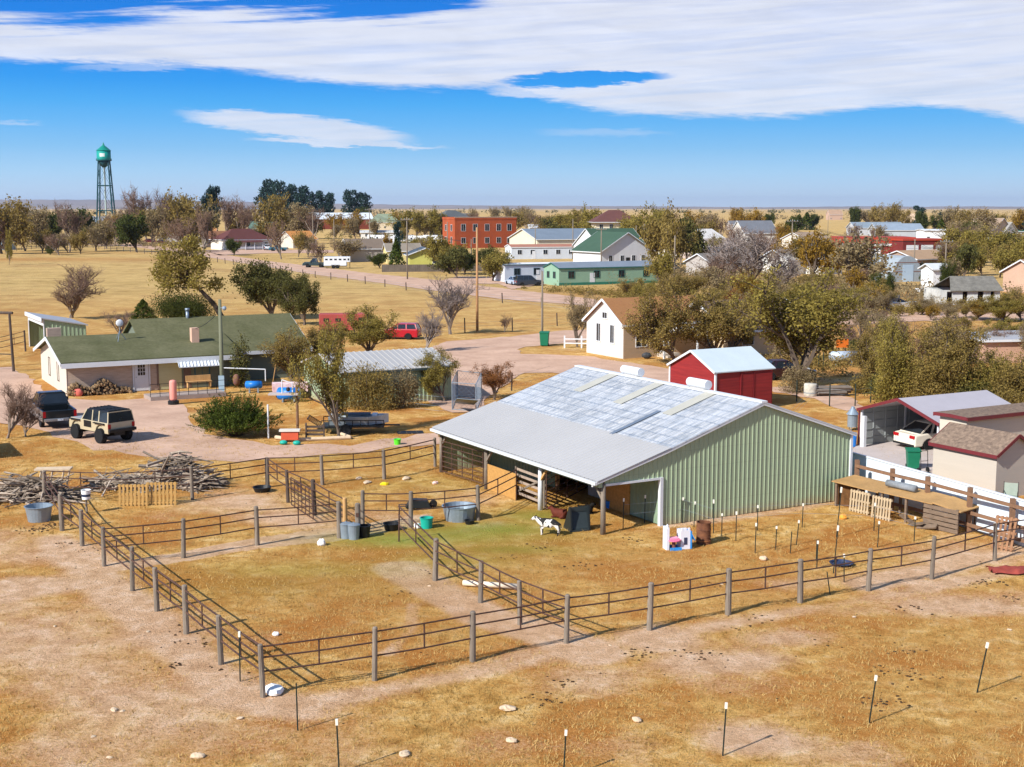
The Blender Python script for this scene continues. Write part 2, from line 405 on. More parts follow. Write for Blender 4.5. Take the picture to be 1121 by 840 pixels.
dm=t.maprange(t.math('ADD',aR,t.math('MULTIPLY',t.math('SUBTRACT',k3,.5),.9)),.28,.75,0,1)
c=t.mix(dm,straw,soil)
c=t.mix(t.math('MULTIPLY',aG,t.maprange(k3,.3,.6,.45,1.)),c,col('#83923a'))
c=t.mix(t.math('MULTIPLY',aB,t.maprange(k2,.35,.65,.3,1.)),c,col('#a4672f'))
# trampled blades, crumbs and dark specks, plus tuft shadows darkened into the colour
c=t.mix(1.,c,t.ramp(k4,[(.3,.55),(.5,1.),(.75,1.25)]),'MULTIPLY')
c=t.mix(1.,c,t.ramp(k3,[(.30,.60),(.46,1.),(.72,1.16)]),'MULTIPLY')
spk=t.noise(tc,5.,2,.5);c=t.mix(t.maprange(spk,.70,.76,0,.55),c,col('#4a3420'))
t.l.new(c,b.inputs['Base Color']);b.inputs['Roughness'].default_value=.95;b.inputs['Specular IOR Level'].default_value=.05
bn=t.N('ShaderNodeBump',i={'Strength':.9,'Distance':.12});t.l.new(t.math('ADD',k3,t.math('MULTIPLY',k4,.5)),bn.inputs['Height']);t.l.new(bn.outputs[0],b.inputs['Normal'])
me=npmesh('ground',V,Fq,m,True)
ca=me.color_attributes.new('soil','FLOAT_COLOR','POINT')
ca.data.foreach_set('color',np.stack([dirt,green,rust,np.ones_like(dirt)],-1).astype(np.float32).ravel())
struct(link('ground',me))
def gz(x,y):
    i=min(max(np.searchsorted(ys,y),1),ny-1);j=min(max(np.searchsorted(xs,x),1),nx-1)
    return float(GZ[i-1:i+1,j-1:j+1].mean())
# ---------- gravel roads and yards
GR=M('pink_gravel',GRAVEL[0],.95,.12,.35,c2=GRAVEL[1],bump=.3,fine=.16,spec=.05)
def road(name,pts,z=.03,mat=None,jit=.25):
    P=[at(*p) for p in pts];out=[]
    for a,b in zip(P,P[1:]+P[:1]):
        n=max(1,int((b-a).length/1.2));n=min(n,60)
        for k in range(n):
            q=a.lerp(b,k/n);q.x+=R.uniform(-jit,jit);q.y+=R.uniform(-jit,jit)*2;q.z=z;out.append(q)
    mb=MB();mb.v=out;mb.f=[tuple(range(len(out)))]
    # ensure facing up
    A=sum(p.x*q.y-q.x*p.y for p,q in zip(out,out[1:]+out[:1]))
    if A<0: mb.f=[tuple(reversed(mb.f[0]))]
    return struct(mb.build(name,mat or GR))
for nm,pts,z in ROADS: road(nm,pts,z)
# ---------- far hills
def ridge(name,y,pts,mat,depth=4000):
    mb=MB();vs=[];n=len(pts)
    for px,row in pts:
        x=(px-CX)/F_*y;h=CH+(HZ-row)/F_*y
        vs+=[(x*1.0,y-depth,-5),(x,y,max(h,1)),(x*1.05,y+depth,-5)]
    fs=[]
    for k in range(n-1):
        a=3*k;fs+=[(a,a+3,a+4,a+1),(a+1,a+4,a+5,a+2)]
    mb.add(vs,fs);return struct(mb.build(name,mat,smooth=True))
hr=random.Random(5)
HM=M('hill_prairie','#8a7458',1.,.3,.0006,spec=.02)
pts=[(-400,222),(-250,220),(-100,219),(0,218.5),(60,219),(120,219),(180,219),(240,220.5),(300,222),(380,223.5),(460,224.5),(560,225.5),(650,225.5),(760,226.5),(850,227),(930,226),(1000,226.5),(1060,226),(1121,226.5),(1300,227),(1500,227.5)]
def dense(p):
    o=[]
    for (a,b),(c,d) in zip(p,p[1:]):
        for k in range(6): o.append((a+(c-a)*k/6,b+(d-b)*k/6+hr.uniform(-.25,.25)))
    return o+[p[-1]]
ridge('hills',24000,dense(pts),HM)

# ---------- dry plains air: an even, very thin box of haze round the whole place
hz_=MB().box(-30500,30500,-500,30500,-6,240)
hm_=bpy.data.materials.new('haze_air');hm_.use_nodes=True;t=NT(hm_.node_tree)
for n_ in list(t.n):
    if n_.type=='BSDF_PRINCIPLED': t.n.remove(n_)
pv=t.N('ShaderNodeVolumePrincipled');pv.inputs['Color'].default_value=(.62,.76,1.,1);pv.inputs['Density'].default_value=HAZE;pv.inputs['Anisotropy'].default_value=.2
t.l.new(pv.outputs[0],t.n['Material Output'].inputs['Volume'])
tag(hz_.build('haze',hm_),'thin blue distance haze over the plains','haze',None,'stuff')
# ================= near field =================
GRN=M('sage_green_siding','#9aab8b',.45,.05,.4,spec=.4,fine=.05,stretch=(1,1,.2))
def foot_dirt(m_,z0=.05,z1=.45):
    t=NT(m_.node_tree);b=t.n['Principled BSDF'];l=b.inputs['Base Color'].links[0].from_socket
    tc=t.N('ShaderNodeTexCoord').outputs['Object'];s=t.N('ShaderNodeSeparateXYZ');t.l.new(tc,s.inputs[0])
    nz=t.noise(tc,1.7,4,.7);f=t.math('MULTIPLY',t.maprange(t.math('ADD',s.outputs[2],t.math('MULTIPLY',nz,-.6)),z1-.6*.5,z0-.6*.5),.55)
    ln=t.math('MULTIPLY',t.math('LESS_THAN',t.math('FRACT',t.math('MULTIPLY',s.outputs[2],1/.76)),.025),.22)
    c=t.mix(f,l,col('#9c7f5c'));c=t.mix(ln,c,col('#4d5746'));t.l.new(c,b.inputs['Base Color'])
foot_dirt(GRN)
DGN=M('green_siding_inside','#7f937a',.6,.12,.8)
WTR=M('white_trim','#cfd2d4',.45,.04,1.)
WRF=M('white_metal_roof','#a8a6a3',.4,.05,.3,spec=.5)
WOOD=M('weathered_post','#84786a',.9,.3,5.,stretch=(1,1,.12),bump=.6,fine=.3)
WOODD=M('dark_post','#584b42',.9,.3,5.,stretch=(1,1,.12),bump=.6,fine=.3)
LUMB=M('new_lumber','#c59a63',.8,.15,4.,stretch=(1,1,.15),fine=.2)
BRWN=M('brown_rail_wood','#82624a',.85,.2,4.,fine=.2)
RUSTP=M('rusty_pipe','#45302a',.75,.3,6.,c2='#5e4336')
TPOST=M('green_steel_post','#23302a',.6,.2,4.)
CAPW=M('white_cap','#e4dfcf',.6,.05,4.)
GALV=M('galvanised_steel','#8f9da8',.4,.18,1.6,metal=.35,fine=.12)
BLKP=M('black_plastic','#1c1d1e',.45,.2,3.)
TEAL=M('teal_plastic','#19a08c',.4,.08,3.)
OSB=M('osb_board','#b98b4c',.8,.18,8.,fine=.25)
g_dir=Vector((.8717,.4899,0)).normalized();e_dir=Vector((-.4899,.8717,0))
BA=at(660,585);bang=math.atan2(g_dir.y,g_dir.x)
# local: x along gable (g), y along the eave away (e).
barn=thing('barn','sage green metal pole barn with open lean-to along its left side','barn',BA,bang)
W0,WB,WP,W1,LB=-.15,2.95,8.07,13.22,14.7
ZE,ZB,ZP,ZR=2.27,3.13,4.78,3.05
def ztop(x):
    if x<WB: return ZE+(ZB-ZE)*(x-W0)/(WB-W0)
    if x<WP: return ZB+(ZP-ZB)*(x-WB)/(WP-WB)
    return ZP+(ZR-ZP)*(x-WP)/(W1-WP)
OPX=2.78
mb=MB();ribbed(mb,OPX+.08,W1,.02,lambda x:ztop(x)-.05,0.,.235,.02,.07,extra=(WB,WP))
ribbed(mb,.05,OPX+.08,lambda x:2.02,lambda x:ztop(x)-.05,0.,.235,.02,.07,extra=(WB,))
mb.build('gable_wall',GRN,barn)
mb=MB();ribbed(mb,0,LB,.02,ZR-.05,0,.3,.028,.07,T=lambda v:Vector((W1-v.y,v.x,v.z)))
mb.build('right_wall',GRN,barn)
mb=MB();ribbed(mb,0,W1,.02,lambda x:ztop(x)-.05,0,.3,.028,.07,T=lambda v:Vector((v.x,LB-v.y,v.z)),extra=(WB,WP))
mb.build('back_wall',GRN,barn)
# inner wall under the lean-to: closed green half, open bay near the front
mb=MB();ribbed(mb,8.1,LB,.05,ZB-.1,0,.3,.028,.07,T=lambda v:Vector((OPX+.04+v.y,v.x,v.z)))
ribbed(mb,.1,2.2,.05,ZB-.1,0,.3,.02,.07,T=lambda v:Vector((OPX+.04+v.y,v.x,v.z)))
ribbed(mb,2.2,8.1,2.1,ZB-.1,0,.3,.028,.07,T=lambda v:Vector((OPX+.04+v.y,v.x,v.z)))
mb.build('inner_wall',DGN,barn)
MB().box(-.02,.02,7.1,9.75,.02,1.22).build('plywood_panel',OSB,barn);MB().box(OPX-.01,OPX+.05,2.2,4.2,.02,2.1).build('plywood_panel',OSB,barn)
mb=MB();mb.box(OPX+1.6,W1-.3,6.2,6.25,.05,3.);mb.box(OPX+.6,OPX+.66,4.5,6.4,.05,2.3);mb.build('stall_partition',M('pale_tin','#a9aaa6',.5,.15,2.),barn)
# trims
mb=MB();mb.box(OPX-.02,OPX+.13,-.06,.10,0.,2.05)
mb.box(W1-.06,W1+.07,-.07,.10,0,ZR-.02)
mb.box(.05,OPX-.02,-.05,.05,1.96,2.05)
for (xa,xb) in ((W0-.25,WB),(WB,WP),(WP,W1+.22)):
    za=ztop(xa) if xa>W0-.2 else ztop(W0)-.25*(ZB-ZE)/(WB-W0)
    zb=ztop(xb) if xb<=W1 else ZR-.22*(ZP-ZR)/(W1-WP)
    mb.bar((xa,-.13,za-.045),(xb,-.13,zb-.045),.03,.13)
mb.build('trim',WTR,barn)
# roofs
RM=bpy.data.materials.new('mottled_barn_roof');RM.use_nodes=True;t=NT(RM.node_tree);b=t.n['Principled BSDF']
tc=t.N('ShaderNodeTexCoord').outputs['Object']
def mapped(sc3):
    mp=t.N('ShaderNodeMapping');t.l.new(tc,mp.inputs[0]);mp.inputs['Scale'].default_value=sc3;return mp.outputs[0]
a1=t.noise(mapped((.55,2.6,1)),1.9,6,.78);a2=t.noise(mapped((3.,.25,1)),2.5,4,.6);a3=t.noise(tc,.6,4,.6)
s=t.N('ShaderNodeSeparateXYZ');t.l.new(tc,s.inputs[0])
def line(o,per,wd):
    f=t.math('FRACT',t.math('MULTIPLY',o,1./per));return t.math('LESS_THAN',f,wd/per)
c=t.ramp(a1,[(.32,col('#6f757c')),(.47,col('#979b9f')),(.60,col('#bdbcba'))])
c=t.mix(t.maprange(a3,.4,.65,0,.5),c,col('#b9bec4'))
c=t.mix(t.math('MULTIPLY',line(s.outputs[0],.56,.10),t.maprange(a2,.4,.6,0.2,.7)),c,col('#6f7a88'))
c=t.mix(t.math('MULTIPLY',line(s.outputs[1],.92,.09),.3),c,col('#c5cad0'))
c=t.mix(t.math('MULTIPLY',line(s.outputs[1],.30,.05),.35),c,col('#7b8592'))
t.l.new(c,b.inputs['Base Color']);b.inputs['Roughness'].default_value=.38;b.inputs['Specular IOR Level'].default_value=.5
def roofpan(mb,xa,xb,za,zb,ya,yb,dz=.03,pitch=.3):
    ribbed(mb,ya,yb,0,1,0,pitch,.022,.06,T=lambda v:Vector((xa+(xb-xa)*v.z,v.x,za+(zb-za)*v.z+dz-v.y)))
YA,YB=-.15,LB+.15
mb=MB();roofpan(mb,WB,WP,ZB,ZP,YA,YB)
mb.slab([(WB,YA,ZB),(WP,YA,ZP),(WP,YB,ZP),(WB,YB,ZB)],.04);mb.build('main_roof',RM,barn)
mb=MB();roofpan(mb,WP,W1+.2,ZP,ztop(W1)-.2*(ZP-ZR)/(W1-WP),YA,YB);mb.slab([(WP,YA,ZP),(W1+.2,YA,ZR-.07),(W1+.2,YB,ZR-.07),(WP,YB,ZP)],.04);mb.build('rear_roof',WRF,barn)
mb=MB();roofpan(mb,W0-.25,WB+.25,ZE-.08,ZB+.10,YA-.02,YB+.02,.035);mb.slab([(W0-.25,YA,ZE-.08),(WB,YA,ZB),(WB,YB,ZB),(W0-.25,YB,ZE-.08)],.03);mb.build('lean_to_roof',WRF,barn)
mb=MB();mb.box(WP-.16,WP+.16,YA,YB,ZP+.0,ZP+.075);mb.build('ridge_cap',WTR,barn)
CRM=M('cream_skylight','#b0ad9f',.4,.06,1.5,fine=.06)
for ya,yb,k0 in ((3.0,3.7,.50),(6.9,7.6,.5),(10.8,11.5,.55)):
    mb=MB();k1=.98
    f=lambda k:(WB+(WP-WB)*k,ZB+(ZP-ZB)*k+.075)
    (xa,za),(xb,zb)=f(k0),f(k1);mb.slab([(xa,ya,za),(xb,ya,zb),(xb,yb,zb),(xa,yb,za)],.02);mb.build('skylight_panel',CRM,barn)
mb=MB();f=lambda k:(WB+(WP-WB)*k,ZB+(ZP-ZB)*k+.078);(xa,za),(xb,zb)=f(.02),f(.52)
mb.slab([(xa,3.95,za),(xb,3.95,zb),(xb,4.2,zb),(xa,4.2,za)],.02);mb.build('dark_panel',M('blue_grey_panel','#66717f',.4,.1,2.),barn)
mb=MB();mb.box(W0-.36,W0-.24,YA,YB,ZE-.20,ZE-.08);mb.tube((W0-.3,.1,ZE-.2),(W0-.3,.1,ZE-.3),.04);mb.build('gutter',WTR,barn)
mb=MB();mb.box(W0-.1,W0+.1,YA+.1,YB-.1,ZE-.34,ZE-.14);mb.build('eave_beam',GRN,barn)
# posts
for k,yy in enumerate((0.,4.95,9.9,14.6)):
    mb=MB();mb.tube((0,yy,-.05),(0,yy,ZE-.2),.115,.095,n=10);po=mb.build('support_post',WTR if k==1 else WOOD,barn,True)
    mb=MB();mb.bar((0,yy-.03,ZE-.95),(0,yy-.62,ZE-.32),.09,.09) if yy>1 else mb.bar((.03,yy,ZE-.95),(0,yy+.6,ZE-.32),.09,.09)
    mb.build('brace',LUMB if k==1 else WOOD,po)
for k,yy in enumerate((4.3,8.1)):
    mb=MB();mb.box(OPX-.08,OPX+.08,yy-.07,yy+.07,0,ZB-.1);mb.build('inner_post',LUMB if k else WOOD,barn)
# ridge vents
for yy,L in ((10.6,1.5),(5.2,1.4)):
    mb=MB();a=Vector((WP+.05,yy,ZP+.30));mb.tube(a,a+Vector((0,-L,0)),.21,n=24)
    v=mb.build('roof_vent',WTR,barn);pass
    mb=MB();mb.box(a.x-.12,a.x+.12,a.y-L+.2,a.y-.2,ZP-.1,ZP+.12);mb.build('vent_base',WRF,v)
def loc_in(o,p):
    return o.matrix_world.inverted()@p
# ---------- pipe fences
def pipe_fence(name,label,pts,H=1.5,mats=None,rails=(.93,.73,.47),strut=True,rr=.027,ph=None,pr=.092,group='pipe rail fences of the corral',endstrut=()):
    P=[at(*p) if len(p)==2 else at(p[0],p[1]) for p in pts]
    o=thing(name,label,'fence',P[0],0,group);B0=P[0]
    L=[p-B0 for p in P]
    for k,p in enumerate(L):
        mt=(mats[k] if mats else WOOD)
        if mt is None: continue
        h=H*R.uniform(.95,1.05);r=(pr if mt is not RUSTP else .035)*R.uniform(.82,1.12);tl=Vector((R.uniform(-.035,.035),R.uniform(-.03,.03),0))
        mb=MB();mb.lathe([(r*1.02,-.05),(r,.2),(r*.98,h*.5),(r*.93,h-.03),(r*.6,h)],p,10)
        mb.v=[v+tl*max(0,v.z) for v in mb.v]
        mb.build('post',mt,o)
    for fr in rails:
        mb=MB()
        for a,b in zip(L,L[1:]):
            d=(b-a).normalized();sd_=Vector((d.y,-d.x,0))*.0
            z=fr*H
            mid=(a+b)/2+Vector((0,0,z-R.uniform(0,.03)))
            mb.tube(a+Vector((0,0,z)),mid,rr,n=6,cap=False);mb.tube(mid,b+Vector((0,0,z)),rr,n=6,cap=False)
        mb.build('rail',RUSTP,o)
    if strut:
        for k,(a,b) in enumerate(zip(L,L[1:])):
            m_=(a+b)/2;mb=MB();mb.tube(m_+Vector((0,0,rails[-1]*H)),m_+Vector((0,0,rails[0]*H)),rr*.95,n=6);mb.build('upright',RUSTP,o)
    return o
W_,D_=WOOD,WOODD
pipe_fence('pipe_fence','long rusty pipe fence on grey posts along the front of the corral, nearest the camera',
 [(288,763),(410,745),(517.5,724.5),(620,704),(711,690),(797,673),(876,660),(950.5,647),(1019.8,634.4),(1089,614),(1150,603)])
pipe_fence('pipe_fence','rusty pipe fence down the left side of the corral, casting a slanting shadow',
 [(288,763),(242,727),(204,694),(172,669),(145,647),(114,620),(90,598),(68,581),(49,551)],mats=[None]+[W_]*8)
pipe_fence('pipe_fence','pipe fence at the back of the corral, between driveway and back pen',
 [(49,549),(130,552),(210.7,547),(293,533.6),(353,531),(420.7,524.7),(476.4,511)],mats=[None,None,W_,W_,W_,W_,W_])
pipe_fence('pipe_fence','short pipe cross fence between the left side fence and the steel cans',
 [(114,620),(201,611),(281.7,597),(371.6,589)],mats=[None,W_,W_,W_])
pipe_fence('pipe_fence','dark posted pipe fence slanting from the black feed pan to the steel cans',
 [(293,533.6),(315.4,550),(344.4,563.7),(378,584)],mats=[None,D_,D_,LUMB])
pipe_fence('pipe_fence','pale posted pipe fence running behind the round stock tank toward the barn',
 [(397,577),(449.7,577),(523.6,570),(565,548)],mats=[W_,W_,W_,RUSTP])
pipe_fence('pipe_fence','pipe fence slanting between the two front pens, ending on the green patch',
 [(436.7,593),(476.4,635.7),(526,660),(569.3,684),(620,704)],mats=[RUSTP,W_,W_,W_,None],rails=(.95,.72,.45))
mb=MB();q=at(392,588)
w_=thing('wooden_post','stout wooden post standing right beside the two steel cans','post',q);mb.lathe([(.12,-.05),(.11,.6),(.11,1.35),(.07,1.38)],(0,0,0),10).build('post_shaft',WOOD,w_);MB().box(-.06,.06,-.14,-.1,.85,1.0).build('latch',RUSTP,w_)
# gate in the slanting fence
def gate(name,label,a,b,n,mat,H=1.15,z0=.2,vert=3,r=.022):
    A=at(*a);B=at(*b);o=thing(name,label,'gate',A,ang(A,B));L=(B-A).length
    mb=MB()
    for x in (0,L): mb.tube((x,0,z0),(x,0,z0+H),r*1.2,n=6)
    for z in (z0,z0+H): mb.tube((0,0,z),(L,0,z),r*1.2,n=6)
    mb.build('gate_frame',mat,o)
    for k in range(n):
        z=z0+H*(k+1)/(n+1);MB().tube((0,0,z),(L,0,z),r,n=6).build('rail',mat,o)
    for k in range(vert):
        x=L*(k+1)/(vert+1);MB().tube((x,0,z0),(x,0,z0+H),r,n=6).build('upright',mat,o)
    return o
gate('metal_gate','narrow rusty bar gate swung beside the dark posted fence near the steel cans',(319,556),(343,572),5,RUSTP,1.2,.15,5)
gate('metal_gate','wide rusty tube gate closing the corner between the driveway fence and the barn',(484,519),(529,533),5,RUSTP,1.5,.15,3)
gate('metal_gate','tall rusty gate standing open under the lean-to roof beside the white post',(598,562),(652,533),5,RUSTP,1.5,.2,4)
# corral panel
A=at(565,546);B=at(597,559);o=thing('slatted_gate','pale weathered slatted wooden gate panel next to the white barn post','gate',A,ang(A,B));L=(B-A).length
for k in range(5): MB().box(0,L,-.02,.02,.25+k*.27,.36+k*.27).build('slat',M('pale_slat','#a39180',.85,.15,4.,fine=.2),o)
mb=MB();mb.box(0,.08,-.06,-.021,.1,1.5);mb.box(L-.08,L,-.06,-.021,.1,1.5);mb.bar((0,-.04,.3),(L,-.04,1.4),.03,.08);mb.build('gate_frame',WOOD,o)
# steel cans
for k,(px,py,lb) in enumerate(((379,589,'dull galvanised steel can, the left one between the wooden posts'),(387.5,590,'dull galvanised steel can, the right one between the wooden posts'))):
    c=thing('steel_can',lb,'can',at(px,py),0,'steel cans by the fence');c.scale=(.95,.95,.76)
    MB().lathe([(.22,0),(.25,.72),(.265,.72),(.265,.75),(.22,.75),(.22,.72)],(0,0,0),18).build('can_body',GALV,c,False)
    MB().lathe([(.27,.76),(.2,.82),(.03,.86),(.03,.9)],(0,0,0),18).build('lid',GALV,c)
c=thing('steel_can','dark rubber tub squeezed behind the right hand wooden post','tub',at(399,588),0);c.name='rubber_tub'
MB().lathe([(.2,0),(.25,.45),(.27,.45),(.27,.48),(.23,.48),(.2,.1)],(0,0,0),18).build('tub_body',BLKP,c)
def pan(name,label,cat,px,py,r,h,mat,inner=None,lip=.02,hand=False):
    c=thing(name,label,cat,at(px,py))
    MB().lathe([(r*.82,0),(r,h),(r+lip,h),(r+lip,h+.02),(r-.02,h+.02),(r*.8,.05),(.01,.045)],(0,0,0),24).build('shell',mat,c,False)
    if inner: MB().lathe([(r*.9,h*.6),(.01,h*.6)],(0,0,0),24,cap=False).build('contents',inner,c)
    if hand:
        mb=MB();mb.path([Vector((math.cos(a)*r,0,h+.02+math.sin(a)*r*.25)) for a in [k*PI/8 for k in range(9)]],.012);mb.build('handle',GALV,c)
    return c
WATER=glassm('dark_water','#2a3530')
HAY=M('hay','#a48a4a',.95,.25,8.,fine=.3)
pan('feed_pan','shallow black rubber feed pan beside the corner post of the back fence','feed pan',287,538,.42,.2,BLKP)
pan('feed_tub','black rubber tub on the green patch left of the teal bucket','tub',428.5,580,.33,.26,BLKP)
pan('bucket','teal plastic bucket standing by the pale post','bucket',467,578,.27,.42,TEAL,None,.02,True)
pan('stock_tank','round galvanised stock tank of water between two pale fence posts','stock tank',503,569,.72,.6,GALV,WATER,.03)
pan('feed_pan','low dark pan tucked in front of the round stock tank','feed pan',514,574,.2,.16,BLKP)
pan('water_tub','grey steel tub at the left end of the corral beside the log pile','tub',43,570,.55,.62,GALV,None,.04)
pan('feed_tub','shallow dark blue tub lying by the right hand wire pen','tub',921,619,.42,.1,M('navy_plastic','#2b3550',.5,.15,3.),None)
pan('bucket','small bright blue bucket beside the front barn post','bucket',667,556,.17,.3,M('blue_plastic','#1e78d0',.4,.06,3.),None,.02,True)
pan('bucket','lime green bucket lying on the grass beyond the driveway fence','bucket',435,487,.2,.3,M('lime_plastic','#58d62c',.4,.06,3.),None,.02,True)
def rock(name,label,px,py,r,mat,sq=(1.2,1,.6),cat='rock',group=None):
    mb=MB();mb.ball((0,0,r*sq[2]*.6),r,10,7,sq)
    rr=random.Random(int(px*7+py));mb.v=[v*rr.uniform(.85,1.12) for v in mb.v]
    o=mb.build(name,mat,None,False);o.location=at(px,py);o.rotation_euler[2]=rr.uniform(0,3);return tag(o,label,cat,group)
PALE=M('pale_stone','#c9b294',.9,.15,5.)
WHT=M('white_plastic','#e6e6e3',.5,.05,3.)
rock('feed_sack','crumpled white sack lying at the foot of the front left corner post',300,758,.27,WHT,(1.5,1,.45),'sack')
rock('white_ball','white ball lying alone in the left front pen',352,597,.17,WHT,(1,1,1),'ball')
rock('white_ball','small white lump on the straw inside the front left corner',302,696,.10,WHT,(1.1,1,.8),'rock')
rock('plastic_jug','pale plastic jug on the ground between the pale post and teal bucket',457,578,.15,WHT,(1.3,1,.8),'jug')
rock('pumpkin','orange pumpkin lying in front of the wooden pallets','pumpkin' and 923 or 0,568,.16,M('orange_skin','#e0993a',.6,.1,4.),(1,1,.85),'pumpkin') if False else rock('pumpkin','orange pumpkin lying in front of the wooden pallets',923,568,.16,M('orange_skin','#e0993a',.6,.1,4.),(1,1,.85),'pumpkin')
rock('plastic_bowl','bright yellow bowl lying in the grass behind the pale post',421,531,.16,M('yellow_plastic','#e3c91a',.5,.05,3.),(1.4,1,.5),'bowl')
rock('plastic_bowl','red and white bowl lying in the grass left of the barn',476.5,530,.14,M('salmon_plastic','#e5a08a',.5,.2,9.,c2='#f0e8e0'),(1.3,1,.6),'bowl')
rock('rock','pale flat rock in the grass behind the back pen, left one of three',393,525,.14,PALE);rock('rock','pale flat rock in the grass behind the back pen, middle one of three',402,529,.17,PALE,(1.8,1,.4));rock('rock','pale flat rock behind the back pen nearest the barn, right one of three',445,525,.18,PALE,(1.7,1,.5))
rock('rock','round pale rock beside the front fence between its fourth and fifth posts',836,613,.15,PALE)
ST=[(125,778,.16),(134,779,.09),(263,787,.12),(216,829,.22),(162,692,.1),(60,686,.08),(102,807,.09),(556,777,.26),(560,812,.2),(443,827,.22),(697,789,.2),(668,707,.07),(790,640,.08),(120,830,.1),(935,676,.1),(470,642,.08),(1105,690,.1)]
for k,(px,py,r) in enumerate(ST): rock('stone','loose pale stone lying on the bare pasture',px,py,r*.62,PALE,(1.4,1,.45),'stone','loose pale stones on the pasture')
# dung and dark clods: uncountable scatter
mb=MB();dr=random.Random(9)
DU=[(210,706,14),(180,730,14),(62,575,60),(40,580,60),(705,715,20),(700,716,10),(600,766,22),(770,718,30),(830,678,14),(820,690,12),(618,747,14),(1085,637,22),(1065,640,18),(995,668,14),(965,767,12),(962,771,16),(909,706,6),(990,712,16),(1010,740,20),(975,735,16),(1110,655,20),(250,735,5),(190,690,6),(470,625,8),(560,610,14),(590,600,14),(640,620,16),(690,590,20),(440,648,10),(780,640,10),(80,595,30),(100,603,14)]
for px,py,n in DU:
    c=at(px,py)
    for k in range(n):
        r=dr.uniform(.01,.042);p=c+Vector((dr.gauss(0,.35),dr.gauss(0,.28),r*.2));mb.ball(p,r,5,4,(1.5,1.1,.7))
for k in range(420):
    x=dr.uniform(-22,24);y=dr.uniform(31,60);r=dr.uniform(.008,.03);mb.ball((x,y,gz(x,y)+r*.3),r,5,4,(1.4,1,.6))
tag(mb.build('dung',M('dark_dung','#3f2d1c',.95,.3,8.)),'dark dung crumbs and clods strewn over the pasture','dung',None,'stuff')
# ---------- steel t-posts
def tpost(px,py,tx,ty,label,wht=True,group='steel T-posts standing in the pasture'):
    b=at(px,py);h=hg(px,py,ty);dx=(tx-px)*b.y/F_
    o=thing('steel_post',label,'post',b,0,group);top=Vector((dx,0,h))
    MB().bar((0,0,-.05),top,.05,.012).bar((0,-.012,-.05),top+Vector((0,-.012,0)),.012,.035).build('stake',TPOST,o)
    if wht: MB().bar(top*.90,top*1.01,.06,.06).build('cap',CAPW,o)
TPF=[(326,800,325.5,748,0),(371.5,846,369.5,788,1),(616.5,852,619.5,800,1),(791,827,794,770,1),(951,792,957.5,740,1),(1069,758.5,1079,704,1),(263,746,263.5,692,1)]
nm=['dark steel post just outside the front left fence corner','pale tipped steel post cut by the bottom edge at the left','pale tipped steel post cut by the bottom edge near the middle','pale tipped steel post in the bottom right of centre, beside a bare white patch','pale tipped steel post in the right foreground, the nearer of the slanting pair','strongly leaning steel post at the far right foreground','steel post inside the left fence near the front corner']
for a,l in zip(TPF,nm): tpost(*a[:4],l,bool(a[4]))
TPR=[(682,579,682.5,546),(705.5,573,706,542.5),(747,573,747.5,545),(759.5,577,760.5,549.5),(781,584,780.5,547.5),(790,587,790,562.5),(805.5,592,805.5,560.5),(829,581,829,553.5),(826.5,605,827,573),(849,602,849.5,576.5),(865,606,866,582),(871.5,597,874,570),(878,577.5,878.5,551.5),(893.5,614,893.5,592),(915.5,588,919.5,534),(912,628,916,576),(894,622.5,894.5,592.5),(909,651.5,904.3,626),(924,637.6,923,607),(960.5,599,961.5,571),(956.5,581,957,551),(1000.5,592.5,1001,566)]
ref=['just left of the green barn wall opening','in the shade of the barn opening','touching the green barn wall near its left end']
for k,(a,b_,c_,d_) in enumerate(TPR):
    pos='in front of the open lean-to bay' if a<730 else ('beside the rusty barrel' if a<800 else ('along the green barn wall' if a<885 else 'by the pallet shelter'))
    tpost(a,b_,c_,d_,'white capped steel post '+pos,k not in (13,17,10))
def wire_run(name,label,pts,zs=(1.1,.75,.4),r=.005,mat=GALV):
    P=[at(*p) for p in pts];mb=MB()
    for z in zs:
        for a,b_ in zip(P,P[1:]): mb.tube(a+Vector((0,0,z)),b_+Vector((0,0,z)),r,n=4,cap=False)
    return tag(mb.build(name,mat),label,'wire')
wire_run('fence_wire','thin white electric wires strung along the steel posts before the barn',[(682,579),(747,573),(781,584),(829,581),(878,577.5),(957,581),(1000,592)],(1.,.6))
# ---------- barrel, playset, feeder, animals
o=thing('rusty_barrel','rusty brown open steel drum standing by the barn wall','barrel',at(770,595))
MB().lathe([(.28,0),(.29,.02),(.28,.05),(.28,.28),(.295,.3),(.28,.32),(.28,.56),(.295,.58),(.28,.6),(.28,.84),(.295,.86),(.26,.86),(.26,.3),(.01,.3)],(0,0,0),24).build('drum_body',M('rust_brown','#6b4230',.85,.35,5.,c2='#8a5a3c',fine=.3),o)
MB().lathe([(.30,.12),(.30,.16)],(0,0,0),24).build('hoop',M('rust_orange','#8d5a36',.9,.2,6.),o)
o=thing('toy_playhouse','white and blue plastic toy playhouse with a pink table on the straw','playhouse',at(744,601),.25);o.scale=(.92,.92,.92)
PW=M('toy_white','#dcdde2',.5,.06,2.);PB=M('toy_blue','#2f8fd8',.45,.06,2.);PP=M('toy_pink','#dd6f93',.5,.06,2.)
mb=MB();mb.box(-.62,-.5,-.1,.35,0,.95);mb.lathe([(.06,.95),(.06,1.02),(.0,1.1)],(-.56,.0,0),8);mb.build('left_tower',PW,o)
w1=MB();w1.box(.0,.42,-.12,-.06,0,.8);w1.box(.0,.06,-.06,.35,0,.8);w1.box(.0,.42,.3,.36,0,.8)
for x in (.02,.17,.32): w1.box(x,x+.09,-.12,-.06,.8,.9)
